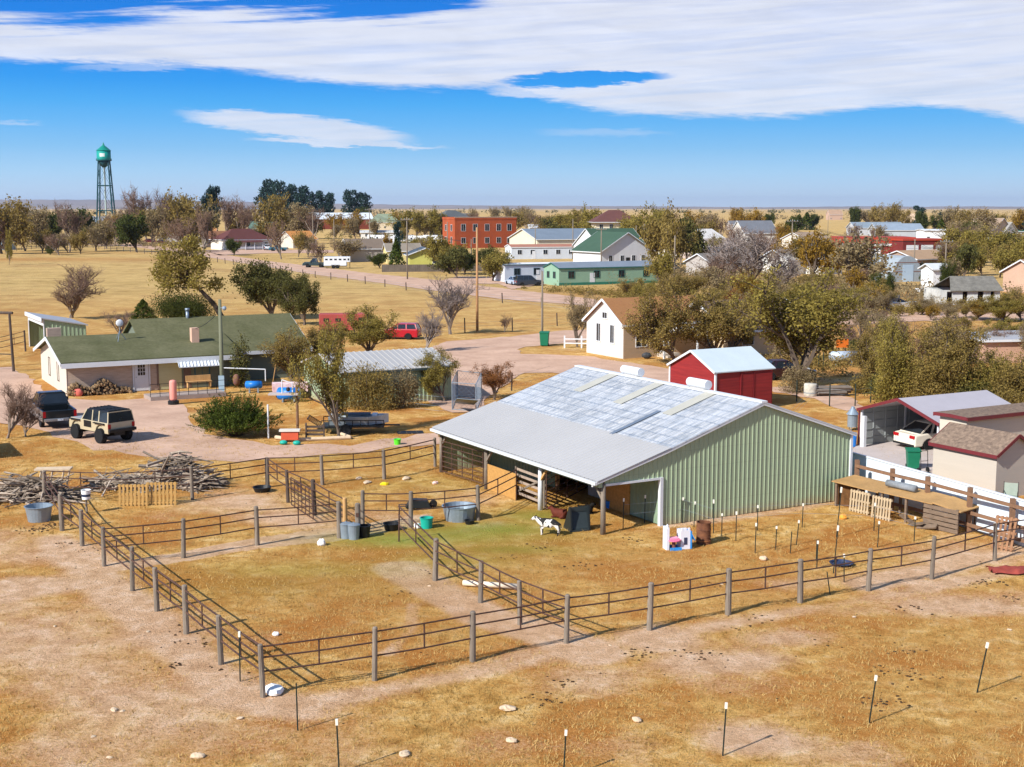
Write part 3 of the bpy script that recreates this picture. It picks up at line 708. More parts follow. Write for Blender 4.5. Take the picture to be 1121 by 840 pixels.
w1.build('house_wall',PW,o);MB().box(.14,.28,-.135,-.12,.2,.5).build('window',M('toy_dark','#3a3f55',.5,.1,2.),o)
mb=MB();mb.slab([(.42,-.16,.78),(.62,-.16,.4),(.62,.4,.4),(.42,.4,.78)],.05);mb.box(.42,.5,-.12,.36,0,.75);mb.build('slide_roof',PB,o)
MB().lathe([(.3,.38),(.3,.43)],(-.26,.0,0),16).build('table_top',PP,o);MB().lathe([(.1,0),(.06,.38)],(-.26,.0,0),12).build('table_leg',M('toy_brown','#6e4640',.6,.1,2.),o)
MB().box(-.5,.0,-.25,-.2,0,.12).box(-.5,.0,.25,.3,0,.12).build('base_rail',PB,o)
MB().box(-.46,-.1,-.12,.1,.44,.52).build('pink_cushion',M('toy_rose','#e89ab0',.6,.1,3.),o)
o=thing('hay_feeder','dark plastic V shaped hay feeder standing by the resting cattle','feeder',at(634,580),.35)
GR_=M('dark_grey_plastic','#1d2325',.45,.15,2.)
mb=MB();mb.slab([(-.5,-.3,.95),(-.42,-.3,1.0),(-.02,.05,.1),(-.1,.05,.02)],.05)
for x0,x1 in ((-.48,-.42),(.32,.38)):
    mb=MB() if x0<-.47 else mb
    mb.prism([(0,0),(.85,0),(.25,1.0),(.12,1.0)],x0,x1)
# side cheeks are cut across x; turn them
mb.v=[Vector((v.y,v.x-.3,v.z)) for v in mb.v];mb.build('side_panel',GR_,o)
mb=MB();mb.slab([(-.42,.02,.75),(.32,.02,.75),(.32,-.2,.1),(-.42,-.2,.1)],.04);mb.box(-.42,.32,-.3,.4,0,.06);mb.box(-.42,.32,.0,.05,.75,.95);mb.build('trough',M('grey_plastic','#2f383a',.5,.15,2.),o)
# skin-modifier animals
def skin(name,V,E,Rr,mat,parent=None,root=0,sub=2):
    me=bpy.data.meshes.new(name);me.from_pydata([tuple(v) for v in V],E,[]);o=bpy.data.objects.new(name,me);COL.objects.link(o)
    me.materials.append(mat);md=o.modifiers.new('skin','SKIN');md.use_smooth_shade=True;md.branch_smoothing=.4
    sv=me.skin_vertices[0].data
    for k,r in enumerate(Rr):
        sv[k].radius=(r,r) if isinstance(r,(int,float)) else r;sv[k].use_root=(k==root)
    s=o.modifiers.new('sub','SUBSURF');s.levels=sub;s.render_levels=sub
    if parent is not None:o.parent=parent
    return o
PAT=bpy.data.materials.new('piebald_hide');PAT.use_nodes=True;t=NT(PAT.node_tree);b=t.n['Principled BSDF']
n=t.noise(t.N('ShaderNodeTexCoord').outputs['Object'],2.6,3,.5,.5);t.l.new(t.ramp(n,[(.46,col('#d8d3ca')),(.48,col('#14110f'))]),b.inputs['Base Color']);b.inputs['Roughness'].default_value=.8
def cow(label,loc,rz,hide,hoof,s=1.,lying=False,name='calf',cat='calf'):
    o=thing(name,label,cat,loc,rz)
    if not lying:
        V=[(0,0,.62),(-.28,0,.64),(-.5,0,.63),(.25,0,.62),(.42,0,.68),(.56,0,.80),(.66,0,.84),(.82,0,.74)]
        E=[(0,1),(1,2),(0,3),(3,4),(4,5),(5,6),(6,7)]
        Rr=[(.17,.19),(.16,.18),(.12,.14),(.15,.19),(.12,.15),(.08,.09),(.085,.085),(.05,.05)]
        for sy in (-1,1):
            k=len(V);V+=[(.3,sy*.1,.45),(.31,sy*.1,.27),(.30,sy*.1,.06),(.33,sy*.1,.015)];E+=[(3,k),(k,k+1),(k+1,k+2),(k+2,k+3)];Rr+=[.065,.04,.03,.035]
            k=len(V);V+=[(-.46,sy*.1,.46),(-.56,sy*.1,.27),(-.50,sy*.1,.06),(-.47,sy*.1,.015)];E+=[(2,k),(k,k+1),(k+1,k+2),(k+2,k+3)];Rr+=[.085,.038,.03,.035]
        k=len(V);V+=[(-.62,0,.6),(-.66,0,.35)];E+=[(2,k),(k,k+1)];Rr+=[.025,.02]
    else:
        V=[(0,0,.3),(-.35,0,.3),(-.62,0,.26),(.3,0,.32),(.5,0,.42),(.62,0,.6),(.74,0,.66),(.94,0,.56)]
        E=[(0,1),(1,2),(0,3),(3,4),(4,5),(5,6),(6,7)]
        Rr=[(.28,.27),(.28,.27),(.22,.22),(.24,.25),(.16,.18),(.11,.12),(.11,.11),(.065,.06)]
        for sy in (-1,1):
            k=len(V);V+=[(.34,sy*.24,.12),(.56,sy*.26,.06),(.36,sy*.26,.05)];E+=[(3,k),(k,k+1),(k+1,k+2)];Rr+=[.08,.05,.04]
            k=len(V);V+=[(-.35,sy*.32,.14),(-.1,sy*.36,.08),(-.3,sy*.38,.05)];E+=[(1,k),(k,k+1),(k+1,k+2)];Rr+=[.1,.05,.04]
    skin('body',V,E,[(tuple(q*1.32 for q in r) if isinstance(r,tuple) else r*1.2) for r in Rr],hide,o);
    hx,hz=(.64,.9) if not lying else (.72,.72)
    for sy in (-1,1): MB().ball((hx,sy*.12,hz),.055,8,6,(.6,1.5,.7)).build('ear',hoof,o,True)
    ex,ez=(.72,.83) if not lying else (.82,.66)
    for sy in (-1,1): MB().ball((ex,sy*.068,ez),.014,6,5).build('eye',BLKP,o,True)
    mx,mz=(.855,.735) if not lying else (.985,.55)
    MB().ball((mx,0,mz),.045,8,6,(.7,1.,.8)).build('muzzle',M('pink_muzzle','#9b7468',.6,.1,4.),o,True)
    o.scale=(s,)*3;return o
BRH=M('brown_hide','#5a2616',.8,.2,4.);BKH=M('black_hide','#15120f',.8,.2,4.)
cow('black and white patched calf standing on the straw in the front pen',at(600,586),PI-.25,PAT,BKH,.82)
cow('reddish brown calf lying in the lean-to shade, head turned left',at(613,567),PI-.5,BRH,BRH,.62,True)
cow('black cow lying behind the dark plastic hay feeder',at(640,563),.5,BKH,BKH,.62,True,'cow','cow')
# short dry grass: uncountable ragged tufts
nr=np.random.default_rng(77);NT_=40000
gy=28+ (nr.random(NT_)**1.25)*50;gx=(nr.random(NT_)-.5)*2*(gy*.43+2)
m_=(vnoise(gx,gy,3.2,11)-.5)*.9+(vnoise(gx,gy,14.,51)-.52)*1.1
dn=np.zeros(NT_)
ci=np.clip(np.searchsorted(ys,gy),1,ny-1);cj=np.clip(np.searchsorted(xs,gx),1,nx-1);dn=dirt[ci,cj];zz=GZ[ci,cj]
keep=(dn<nr.uniform(.15,.75,NT_))&(green[ci,cj]<nr.uniform(.1,.6,NT_))
lx=(gx-BA.x)*g_dir.x+(gy-BA.y)*g_dir.y;ly=-(gx-BA.x)*g_dir.y+(gy-BA.y)*g_dir.x
keep&=~((lx>2.6)&(lx<13.5)&(ly>-.3)&(ly<15.2))
gx,gy,zz=gx[keep],gy[keep],zz[keep];n=len(gx);B=7
X=np.repeat(gx,B)+nr.normal(0,.07,n*B);Y=np.repeat(gy,B)+nr.normal(0,.07,n*B);Zb=np.repeat(zz,B)
h=nr.uniform(.03,.10,n*B)*np.repeat(nr.uniform(.6,1.4,n),B);a=nr.uniform(0,6.28,n*B);w=nr.uniform(.006,.014,n*B);lx_=nr.normal(0,.05,n*B);ly_=nr.normal(0,.05,n*B)
V=np.stack([np.stack([X-np.cos(a)*w,Y-np.sin(a)*w,Zb-.01],-1),np.stack([X+np.cos(a)*w,Y+np.sin(a)*w,Zb-.01],-1),np.stack([X+lx_,Y+ly_,Zb+h],-1)],1).reshape(-1,3)
GB=M('dry_grass_blade','#bd9650',.9,.2,.25,c2='#ecca84',island=.45,trans=.25,spec=.05)
tag(link('dry_grass',npmesh('dry_grass',V,np.arange(len(V)).reshape(-1,3),GB)),'short dry straw coloured grass over the pasture','grass',None,'stuff')
# ================= builders =================
GA=math.atan2(g_dir.y,g_dir.x)   # the whole town sits on one grid
GLASS=glassm()
def wcol(c,n): return M(n,c,.75,.07,1.2,fine=.1,stretch=(1,1,5.))
def house(name,label,loc,rz,L,W,he,hr,wall,roof,trim=None,over=.4,wins=(),doors=(),cat='house',chim=None,hip=0.,group=None,th=.14,fascia=True,ov2=None):
    """local x along the ridge 0..L, y away 0..W"""
    trim=trim or WTR;ov2=over if ov2 is None else ov2
    o=thing(name,label,cat,loc,rz,group)
    mb=MB();g0=hip==0
    vs=[(0,0,-.1),(L,0,-.1),(L,W,-.1),(0,W,-.1),(0,0,he),(L,0,he),(L,W,he),(0,W,he)]
    fs=[(0,1,5,4),(2,3,7,6)]
    if g0: vs+=[(0,W/2,hr),(L,W/2,hr)];fs+=[(1,2,6,9,5),(3,0,4,8,7)]
    else: fs+=[(1,2,6,5),(3,0,4,7)]
    mb.add(vs,fs);mb.build('wall',wall,o)
    sl=(hr-he)/(W/2);zo=he-over*sl;mb=MB()
    if g0:
        mb.slab([(-ov2,-over,zo+th),(L+ov2,-over,zo+th),(L+ov2,W/2,hr+th),(-ov2,W/2,hr+th)],th*.8)
        mb.slab([(-ov2,W/2,hr+th),(L+ov2,W/2,hr+th),(L+ov2,W+over,zo+th),(-ov2,W+over,zo+th)],th*.8)
    else:
        a=[(-over,-over,zo+th),(L+over,-over,zo+th),(L+over,W+over,zo+th),(-over,W+over,zo+th),(hip,W/2,hr+th),(L-hip,W/2,hr+th)]
        mb.add(a+[(x,y,z-th*.8) for x,y,z in a[:4]],[(0,1,5,4),(1,2,5),(2,3,4,5),(3,0,4),(0,6,7,1),(1,7,8,2),(2,8,9,3),(3,9,6,0),(6,9,8,7)])
    rf=mb.build('roof',roof,o)
    if fascia:
        mb=MB()
        mb.box(-ov2,L+ov2,-over-.04,-over-.004,zo-.07,zo+th*.9);mb.box(-ov2,L+ov2,W+over+.004,W+over+.04,zo-.07,zo+th*.9)
        if g0:
            for x in (-ov2-.02,L+ov2+.02):
                mb.bar((x,-over,zo+th*.35),(x,W/2,hr+th*.35),.035,th*1.4);mb.bar((x,W/2,hr+th*.35),(x,W+over,zo+th*.35),.035,th*1.4)
        else:
            for x in (-over-.03,L+over+.03): mb.box(x-.015,x+.015,-over,W+over,zo-.07,zo+th*.9)
        mb.build('fascia',trim,o)
    for sd_,p,z,w,h in wins: window(o,sd_,p,z,w,h,L,W,trim)
    for sd_,p,w,h,mt in doors: door(o,sd_,p,w,h,L,W,mt)
    if chim:
        cx,cy,cw,ct,cm=chim;mb=MB();mb.box(cx-cw/2,cx+cw/2,cy-cw/2,cy+cw/2,he*.9,ct);mb.build('chimney',cm,o)
    return o
def sidebox(mb,sd_,p,w,z0,z1,d0,d1,L,W):
    if sd_=='f': mb.box(p-w/2,p+w/2,-d1,-d0,z0,z1)
    elif sd_=='b': mb.box(p-w/2,p+w/2,W+d0,W+d1,z0,z1)
    elif sd_=='l': mb.box(-d1,-d0,p-w/2,p+w/2,z0,z1)
    else: mb.box(L+d0,L+d1,p-w/2,p+w/2,z0,z1)
def window(o,sd_,p,z,w,h,L,W,trim):
    mb=MB();f=.07
    for a,b,c,d in ((p,w+2*f,z-f,z),(p,w+2*f,z+h,z+h+f),(p-w/2-f/2,f,z,z+h),(p+w/2+f/2,f,z,z+h)): sidebox(mb,sd_,a,b,c,d,.005,.06,L,W)
    sidebox(mb,sd_,p,.035,z,z+h,.022,.035,L,W)
    fr=mb.build('window_frame',trim,o);mb=MB();sidebox(mb,sd_,p,w,z,z+h,.003,.02,L,W);mb.build('pane',GLASS,fr);return fr
def door(o,sd_,p,w,h,L,W,mt):
    mb=MB();sidebox(mb,sd_,p,w,.05,.05+h,.004,.04,L,W);d=mb.build('door',mt,o)
    mb=MB();sidebox(mb,sd_,p-w/2+.1,.05,1.,1.06,.041,.08,L,W);mb.build('handle',GALV,d);return d
# ---------- main house
SHG=M('green_shingle','#5f6042',.95,.14,.5,c2='#6e6c50',fine=.25,bump=.3,spec=.1)
BRK=M('pale_brick','#b59f8a',.9,.1,1.5,c2='#c5b09b',fine=.18,stretch=(1,1,6))
CRMW=M('cream_siding','#c8bfb0',.8,.05,1.,fine=.08,stretch=(1,1,6))
YLW=M('yellow_siding','#bdb98d',.8,.06,1.,fine=.1,stretch=(.4,.4,9))
GRW=M('grey_green_siding','#6f7667',.85,.08,1.,fine=.12,stretch=(.4,.4,9))
HA=at(74,433.6);ha=math.radians(28.4);hd=Vector((math.cos(ha),math.sin(ha),0))
Hs=house('house','long single storey house with green shingle roof, pale brick wall and white door','x' and HA,ha,12.0,10.6,2.36,3.55,BRK,SHG,over=.55,ov2=.45,th=.16,fascia=False)
mb=MB();mb.box(-.45,12.4,-.60,-.555,1.98,2.32);mb.bar((-.48,-.58,2.2),(-.48,5.3,3.6),.05,.24);mb.bar((-.48,5.3,3.6),(-.48,11.15,2.2),.05,.24);mb.build('fascia',WTR,Hs)
def hx(px,py): return (on(px,py,HA,hd)-HA).dot(hd)
mb=MB();mb.box(-.03,-.004,-.02,10.62,-.05,2.34);mb.prism([(0,0)],0,0) if False else None
mb.add([(-.012,.0,2.34),(-.012,5.3,3.5),(-.012,10.6,2.34)],[(0,1,2)]);mb.build('end_cladding',CRMW,Hs)
for p in (3.2,6.8): window(Hs,'l',p,.75,.62,1.25,12,10.6,M('bronze_frame','#5f5348',.6,.1,3.))
x_=hx(155,415)
dr_=door(Hs,'f',x_,.98,2.05,12,10.6,WTR)
mb=MB()
for i in range(3):
    for j in range(3): mb.box(x_-.25+i*.18,x_-.25+i*.18+.14,-.055,-.043,1.15+j*.27,1.15+j*.27+.23)
mb.build('door_pane',GLASS,dr_)
MB().box(x_-.62,x_-.52,-.07,-.003,.0,2.16).box(x_+.52,x_+.62,-.07,-.003,.0,2.16).box(x_-.62,x_+.62,-.07,-.003,2.1,2.2).build('door_frame',WTR,Hs)
xs_=hx(174,420);xe_=hx(199,418)
MB().box(xs_,xe_,-.035,-.003,0,2.28).build('yellow_cladding',YLW,Hs)
MB().box(xs_-.12,xs_,-.07,-.003,0,2.28).build('corner_board',M('brown_board','#776253',.8,.1,2.),Hs)
MB().box(xe_,12.0,-.03,-.003,0,2.28).build('grey_cladding',GRW,Hs)
xw=hx(216,405);f=window(Hs,'f',xw+.35,.75,1.0,1.1,12,10.6,M('tealy_frame','#2d5a6a',.5,.1,2.))
MB().box(hx(200,405)+.05,hx(209,405),-.05,-.031,.0,1.9).build('grille_door',M('brown_door','#6b5a52',.7,.15,3.),Hs)
# awning
xa,xb=hx(194,400),hx(238,398)
mb=MB();mb.slab([(xa-.2,-1.3,1.72),(xb-.2,-1.3,1.72),(xb,-.04,2.2),(xa,-.04,2.2)],.05);x=xa
while x<xb: mb.bar((x-.2,-1.3,1.75),(x,-.04,2.23),.04,.05);x+=.25
mb.build('awning',WTR,Hs)
wb=house('wingx','x','',0,1,1,1,1,BRK,SHG) if False else None
# rear wing as parts of the house: wall, roof, chimney
B0=HA+hd*3.95+Vector((-hd.y,hd.x,0))*.75
def wingpt(x,y,z): return Vector((x+6.3,y+2.4,z))
mb=MB();Lw,Ww,zr=12.0,9.4,4.45
P=wingpt;mb.add([P(0,0,0),P(Lw,0,0),P(Lw,Ww,0),P(0,Ww,0),P(0,0,2.3),P(Lw,0,2.3),P(Lw,Ww,2.3),P(0,Ww,2.3),P(0,Ww/2,zr),P(Lw,Ww/2,zr)],[(0,1,5,4),(2,3,7,6),(1,2,6,9,5),(3,0,4,8,7)])
mb.build('wing_wall',GRW,Hs)
mb=MB();mb.slab([P(-.3,-.5,2.27),P(Lw+.4,-.5,2.27),P(Lw+.4,Ww/2,zr+.16),P(-.3,Ww/2,zr+.16)],.13);mb.slab([P(-.3,Ww/2,zr+.16),P(Lw+.4,Ww/2,zr+.16),P(Lw+.4,Ww+.5,2.27),P(-.3,Ww+.5,2.27)],.13);mb.build('wing_roof',SHG,Hs)
mb=MB();a_=P(0,0,0);mb.box(a_.x-.3,a_.x+Lw+.4,a_.y-.55,a_.y-.505,2.0,2.26);mb.bar(P(Lw+.42,-.5,2.17),P(Lw+.42,Ww/2,zr+.06),.03,.16);mb.build('wing_fascia',WTR,Hs)
c1=hx(236,377);MB().box(c1-1.1,c1-.55,2.4,2.95,2.2,4.15).build('chimney',M('pink_stucco','#c9a48c',.85,.06,2.),Hs)
MB().box(.35,1.35,9.5,10.1,2.2,3.95).build('brick_flue',M('tan_brick','#ad9787',.9,.12,2.,fine=.2,stretch=(1,1,6)),Hs)
mb=MB();p=P(4.1,Ww/2-.1,0);mb.tube((p.x,p.y,4.2),(p.x,p.y,5.1),.12,n=12);mb.tube((p.x,p.y,5.1),(p.x,p.y,5.3),.17,n=12);mb.build('flue_pipe',GALV,Hs,True)
p=P(1.2,2.6,0)
o_=thing('satellite_dish','white satellite dish on a tripod standing on the green roof','satellite dish',Hs.location+Matrix.Rotation(ha,3,'Z')@Vector((4.55,3.9,3.28)),ha)
mb=MB();
for a in (0,2.1,4.2): mb.tube((.5*math.cos(a),.5*math.sin(a),0),(0,0,.75),.025,n=6)
mb.tube((0,0,.7),(0,0,1.25),.03,n=6);mb.build('tripod',GALV,o_)
mb=MB();mb.ball((0,-.08,1.35),.27,14,8,(1,.35,1));mb.build('dish',WTR,o_,True)
# porch deck and rail
dk=thing('porch_deck','low porch deck with thin black railing before the shaded house entry','deck',at(200,437),ha)
MB().box(-2.2,3.,-.1,1.9,0,.28).build('deck_floor',M('grey_deck','#9a8a80',.85,.12,2.),dk)
mb=MB()
for x in np.arange(-2.2,3.01,.65): mb.tube((x,-.08,.28),(x,-.08,1.15),.02,n=6)
for z in (1.15,.75,.5): mb.tube((-2.2,-.08,z),(3,-.08,z),.018,n=6)
mb.build('railing',BLKP,dk)
be=thing('wooden_bench','wooden bench standing on the porch under the white awning','bench',at(218,424,.28),ha)
MB().box(-.9,.9,-.2,.2,.38,.45).build('seat',LUMB,be);MB().box(-.9,.9,.18,.23,.45,.85).build('backrest',LUMB,be)
for x in (-.8,.8): MB().box(x-.04,x+.04,-.18,.18,0,.38).build('leg',LUMB,be)
# punch bag pillar
o_=thing('pink_pillar','faded pink free standing punching bag on a black base','punching bag',at(190,443))
MB().lathe([(.20,.28),(.24,.4),(.24,1.5),(.2,1.62),(.06,1.66)],(0,0,0),18).build('bag',M('faded_pink','#dd8f80',.6,.12,1.,stretch=(1,1,.4)),o_,True)
MB().lathe([(.36,0),(.37,.25),(.26,.3)],(0,0,0),18).build('base',BLKP,o_)
# firewood
fw=thing('firewood_stack','heap of split firewood stacked against the brick wall, red cloth on its left end','firewood',at(106,432),ha,None)
WDM=M('firewood_bark','#6d5339',.9,.4,3.,c2='#a98f6d',island=.5)
WDE=M('firewood_face','#b9986c',.9,.3,3.,island=.5)
mb=MB();me_=MB();rr=random.Random(4)
for k in range(380):
    x=rr.uniform(-1.9,2.3);hh=1.0*(1-abs(x/2.6)**3)*(.8+.3*math.sin(x*3));z=rr.uniform(.05,max(.1,hh));y=rr.uniform(-.35,.35)*(1-z*.4);r=rr.uniform(.05,.09);a=Vector((x,y-.2,z));b=a+Vector((rr.uniform(-.15,.15),.38,rr.uniform(-.06,.06)))
    mb.tube(a,b,r,n=6);me_.tube(a-Vector((0,.004,0)),a-Vector((0,.001,0)),r*.85,n=6)
mb.build('split_log',WDM,fw)['kind']='stuff';me_.build('log_face',WDE,fw)['kind']='stuff'
tag(MB().ball((0,0,.25),.35,10,7,(1.1,.6,.9)).build('red_cloth',M('faded_red_cloth','#c96a5c',.9,.2,5.),None,True,loc=at(85,434)),'faded red bundle at the left end of the firewood','bundle')
# ---------- loafing shed far left
LS=thing('loafing_shed','open fronted pale green shed with white roof edge behind the house','shed',Vector((-41.8,118,0)),GA)
mb=MB();ribbed(mb,0,3.6,0,lambda x:3.15-x*.19,0,.35,.03,.08);ribbed(mb,0,8.,0,2.4,0,.35,.03,.08,T=lambda v:Vector((3.6-v.y,v.x,v.z)));ribbed(mb,0,3.6,0,lambda x:3.15-x*.19,0,.35,.03,.08,T=lambda v:Vector((v.x,8-v.y,v.z)))
mb.build('wall',M('pale_green_siding','#8fa383',.5,.06,1.),LS)
MB().slab([(-.25,-.15,3.3),(3.8,-.15,2.53),(3.8,8.15,2.53),(-.25,8.15,3.3)],.1).build('roof',WRF,LS)
MB().box(-.06,.0,-.05,.18,0,3.1).box(-.06,.0,7.8,8,0,3.1).box(-.3,-.2,-.18,8.18,2.95,3.3).box(-.06,0,0,8,2.55,3.15).build('trim',WTR,LS)
tag(MB().box(.6,2.4,1,2.6,0,2.1).build('hay_bale_stack',M('rust_hay','#8a5a40',.9,.3,4.),None,False,.05,loc=Vector((-41.8,118,0))) ,'rust brown stacked goods inside the open pale green shed','stack')
bpy.data.objects['hay_bale_stack'].rotation_euler[2]=GA
OS=thing('shed','plain grey shed just beyond the left edge, throwing its shadow on the yard','shed',Vector((-32.2,64.6,0)),GA)
MB().box(0,3.6,0,4.2,0,2.3).build('wall',M('grey_shed_wall','#8d8b84',.7,.1,1.),OS);MB().slab([(-.2,-.2,2.32),(3.8,-.2,2.9),(3.8,4.4,2.9),(-.2,4.4,2.32)],.08).build('roof',WRF,OS)
# portal
po_=thing('timber_portal','tall dark timber gate frame at the left edge by the dirt lane','gate frame',at(15,407))
MB().tube((0,0,0),(-.12,0,4.75),.12,.1,n=8).build('post',WOODD,po_);MB().tube((-4.2,1.2,0),(-4.3,1.2,4.7),.12,.1,n=8).build('post',WOODD,po_)
MB().tube((-4.5,1.25,4.7),(.15,-.05,4.72),.11,n=8).build('beam',WOODD,po_)
MB().tube((-4.2,1.2,1.35),(-.05,0,1.4),.05,n=6).build('lower_rail',WOODD,po_)
pipe_fence('corral_fence','dark pipe corral rails at the far left behind the timber portal',[(-20,397),(4,392),(28,385)],mats=[WOODD,None,WOODD],H=2.,group=None)
# ---------- metal shed with white roof
MS=thing('metal_shed','sage green metal shed with white ribbed roof half hidden by bushes','shed',at(373,447),GA)
mb=MB();ribbed(mb,0,8.1,0,2.4,0,.3,.03,.07);ribbed(mb,0,6.6,0,lambda q:2.4+.8*(1-abs(q-3.3)/3.3),0,.3,.03,.07,T=lambda v:Vector((v.y,6.6-v.x,v.z)),extra=(3.3,))
ribbed(mb,0,6.6,0,lambda q:2.4+.8*(1-abs(q-3.3)/3.3),0,.3,.03,.07,T=lambda v:Vector((8.1-v.y,v.x,v.z)),extra=(3.3,));mb.build('wall',GRN,MS)
mb=MB()
for (ya,yb,za,zb) in ((-.3,3.3,2.36,3.27),(6.9,3.3,2.36,3.27)):
    mb.slab([(-.2,ya,za),(8.3,ya,za),(8.3,yb,zb),(-.2,yb,zb)] if ya<yb else [(-.2,yb,zb),(8.3,yb,zb),(8.3,ya,za),(-.2,ya,za)],.08)
    x=-.15
    while x<8.3: mb.bar((x,ya,za+.015),(x,yb,zb+.015),.05,.05);x+=.42
mb.build('roof',WRF,MS);MB().box(-.2,8.3,-.36,-.3,2.2,2.34).build('fascia',M('dark_fascia','#3d4a48',.6,.1,2.),MS)
# kennel
def cage(name,label,pts,h,mat=GALV,roofs=False):
    P=[at(*p) for p in pts];o=thing(name,label,'kennel',P[0]);L=[p-P[0] for p in P]
    mb=MB()
    for a in L: mb.tube(a,a+Vector((0,0,h)),.03,n=6)
    for a,b in zip(L,L[1:]+L[:1]):
        for z in (.05,h): mb.tube(a+Vector((0,0,z)),b+Vector((0,0,z)),.025,n=6)
    mb.build('frame',mat,o)
    mb=MB()
    for a,b in zip(L,L[1:]+L[:1]):
        n=int((b-a).length/.3)
        for k in range(-int(h/.3),n):
            for sg in (1,-1):
                s0=max(0,k);s1=min(n,k+h/.3)
                if s1<=s0: continue
                z0=(s0-k)*.3;z1=(s1-k)*.3
                if sg<0:z0,z1=h-z0,h-z1
                mb.tube(a.lerp(b,s0/n)+Vector((0,0,z0)),a.lerp(b,s1/n)+Vector((0,0,z1)),.005,n=3,cap=False)
    mb.build('wire_mesh',mat,o);return o
kn=cage('dog_kennel','chain link dog kennel standing right of the green metal shed',[(495,449),(521,451),(527,437),(501,434)],1.8)
MB().slab([at(500,436,1.3)-kn.location,at(524,438,1.3)-kn.location,at(519,443,.4)-kn.location,at(497,441,.4)-kn.location],.03).build('tarp',M('blue_grey_tarp','#6e7f8c',.6,.2,2.),kn)
wire_run('wire_fence','wire fence running from the kennel toward the barn corner',[(455,452),(481,455),(521,452),(548,448)],(1.2,.9,.6,.3),.008)
# ---------- red shed
RS=thing('red_shed','red barn style shed with pale metal roof and white corner trim','shed',Vector((13.0,83.9,0)),GA)
REDW=M('barn_red','#7e2226',.6,.1,1.,c2='#962e2d',fine=.1,stretch=(.4,.4,8))
mb=MB();Lr,Wr,er,rr_=4.7,4.9,2.6,3.75
mb.add([(0,0,0),(Lr,0,0),(Lr,Wr,0),(0,Wr,0),(0,0,er),(Lr,0,er),(Lr,Wr,er),(0,Wr,er),(0,Wr/2,rr_),(Lr,Wr/2,rr_)],[(0,1,5,4),(2,3,7,6),(1,2,6,9,5),(3,0,4,8,7)]);mb.build('wall',REDW,RS)
for x in (2.05,3.1):
    d=MB().box(x+.03,x+.98 if x<3 else Lr-.1,-.05,-.003,.1,2.35).build('door',REDW,RS);MB().box(x-.03,x+.03,-.08,-.004,.1,2.45).build('door_trim',M('dark_red','#6e1b20',.6,.08,1.),d)
mb=MB();sl=(rr_-er)/(Wr/2);mb.slab([(-.15,-.12,er-.12*sl+.08),(Lr+.15,-.12,er-.12*sl+.08),(Lr+.15,Wr/2,rr_+.08),(-.15,Wr/2,rr_+.08)],.07);mb.slab([(-.15,Wr/2,rr_+.08),(Lr+.15,Wr/2,rr_+.08),(Lr+.15,Wr+.12,er-.12*sl+.08),(-.15,Wr+.12,er-.12*sl+.08)],.07);mb.build('roof',M('pale_blue_roof','#bcc7ca',.45,.05,.8),RS)
MB().box(-.06,.06,-.06,.06,0,er).box(-.06,0,Wr-.06,Wr+.06,0,er).bar((-.18,-.12,er-.02),(-.18,Wr/2,rr_+.02),.04,.14).bar((-.18,Wr/2,rr_+.02),(-.18,Wr+.12,er-.02),.04,.14).build('trim',WTR,RS)
# ---------- white cottage
WC=at(682,393)
CRW=M('white_siding','#cec6bc',.75,.04,1.,fine=.06,stretch=(.4,.4,9));TANS=M('tan_siding','#b39c80',.8,.06,1.,fine=.1,stretch=(.4,.4,9))
Wh=house('cottage','white gabled cottage with brown roof beside the gravel lot','x' and WC,GA,9.5,5.9,3.05,4.95,CRW,M('brown_shingle','#a8784c',.9,.12,.8,c2='#9a6a42',fine=.2),over=.3,wins=[('l',1.7,1.25,.6,1.55),('l',3.9,1.25,.6,1.55),('l',2.9,3.35,.7,.5),('f',1.9,1.0,1.1,1.5)],doors=[('f',4.4,.95,2.1,WTR)])
MB().box(.05,9.5,-.02,-.003,0,2.95).build('tan_cladding',TANS,Wh)
MB().slab([(3.,-1.9,2.35),(6.8,-1.9,2.35),(6.8,-.05,2.75),(3.,-.05,2.75)],.08).build('porch_roof',CRW,Wh)
for x in (3.1,6.7): MB().box(x-.07,x+.07,-1.85,-1.71,0,2.3).build('porch_post',WTR,Wh)
MB().box(3.6,5.2,-1.2,-.02,0,.35).box(3.7,5.1,-1.5,-1.2,0,.18).build('porch_step',M('pale_concrete','#b9aea0',.9,.08,1.5,fine=.15),Wh)
tag(MB().ball((0,0,.3),.35,10,7,(1.3,.8,.8)).build('planter',M('dark_pot','#3b3d40',.7,.3,3.),loc=at(708,393)),'dark round planter by the white cottage steps','planter')
for k,(px,py) in enumerate(((727,401),(735,407),(722,396))):
    pass
House2=house('house','low tan house with brown roof mostly hidden behind trees right of the cottage',at(797,391),GA,9,8,2.5,4.6,M('tan_stucco','#cdb794',.85,.06,1.),M('dark_brown_shingle','#5d4a40',.95,.12,.8,fine=.2),over=.6,wins=[('f',2.2,1.,1.2,1.1),('l',3,1.,1.,1.1)])
pf=thing('rail_fence','short white rail fence beside the white cottage','fence',at(618,381),-.1);
L_=2.9
for x in (0,L_*.55,L_): MB().box(x-.07,x+.07,-.07,.07,0,1.15).build('post',WTR,pf)
for z in (.45,.85): MB().box(0,L_,-.085,-.07,z-.06,z+.06).build('rail',WTR,pf)
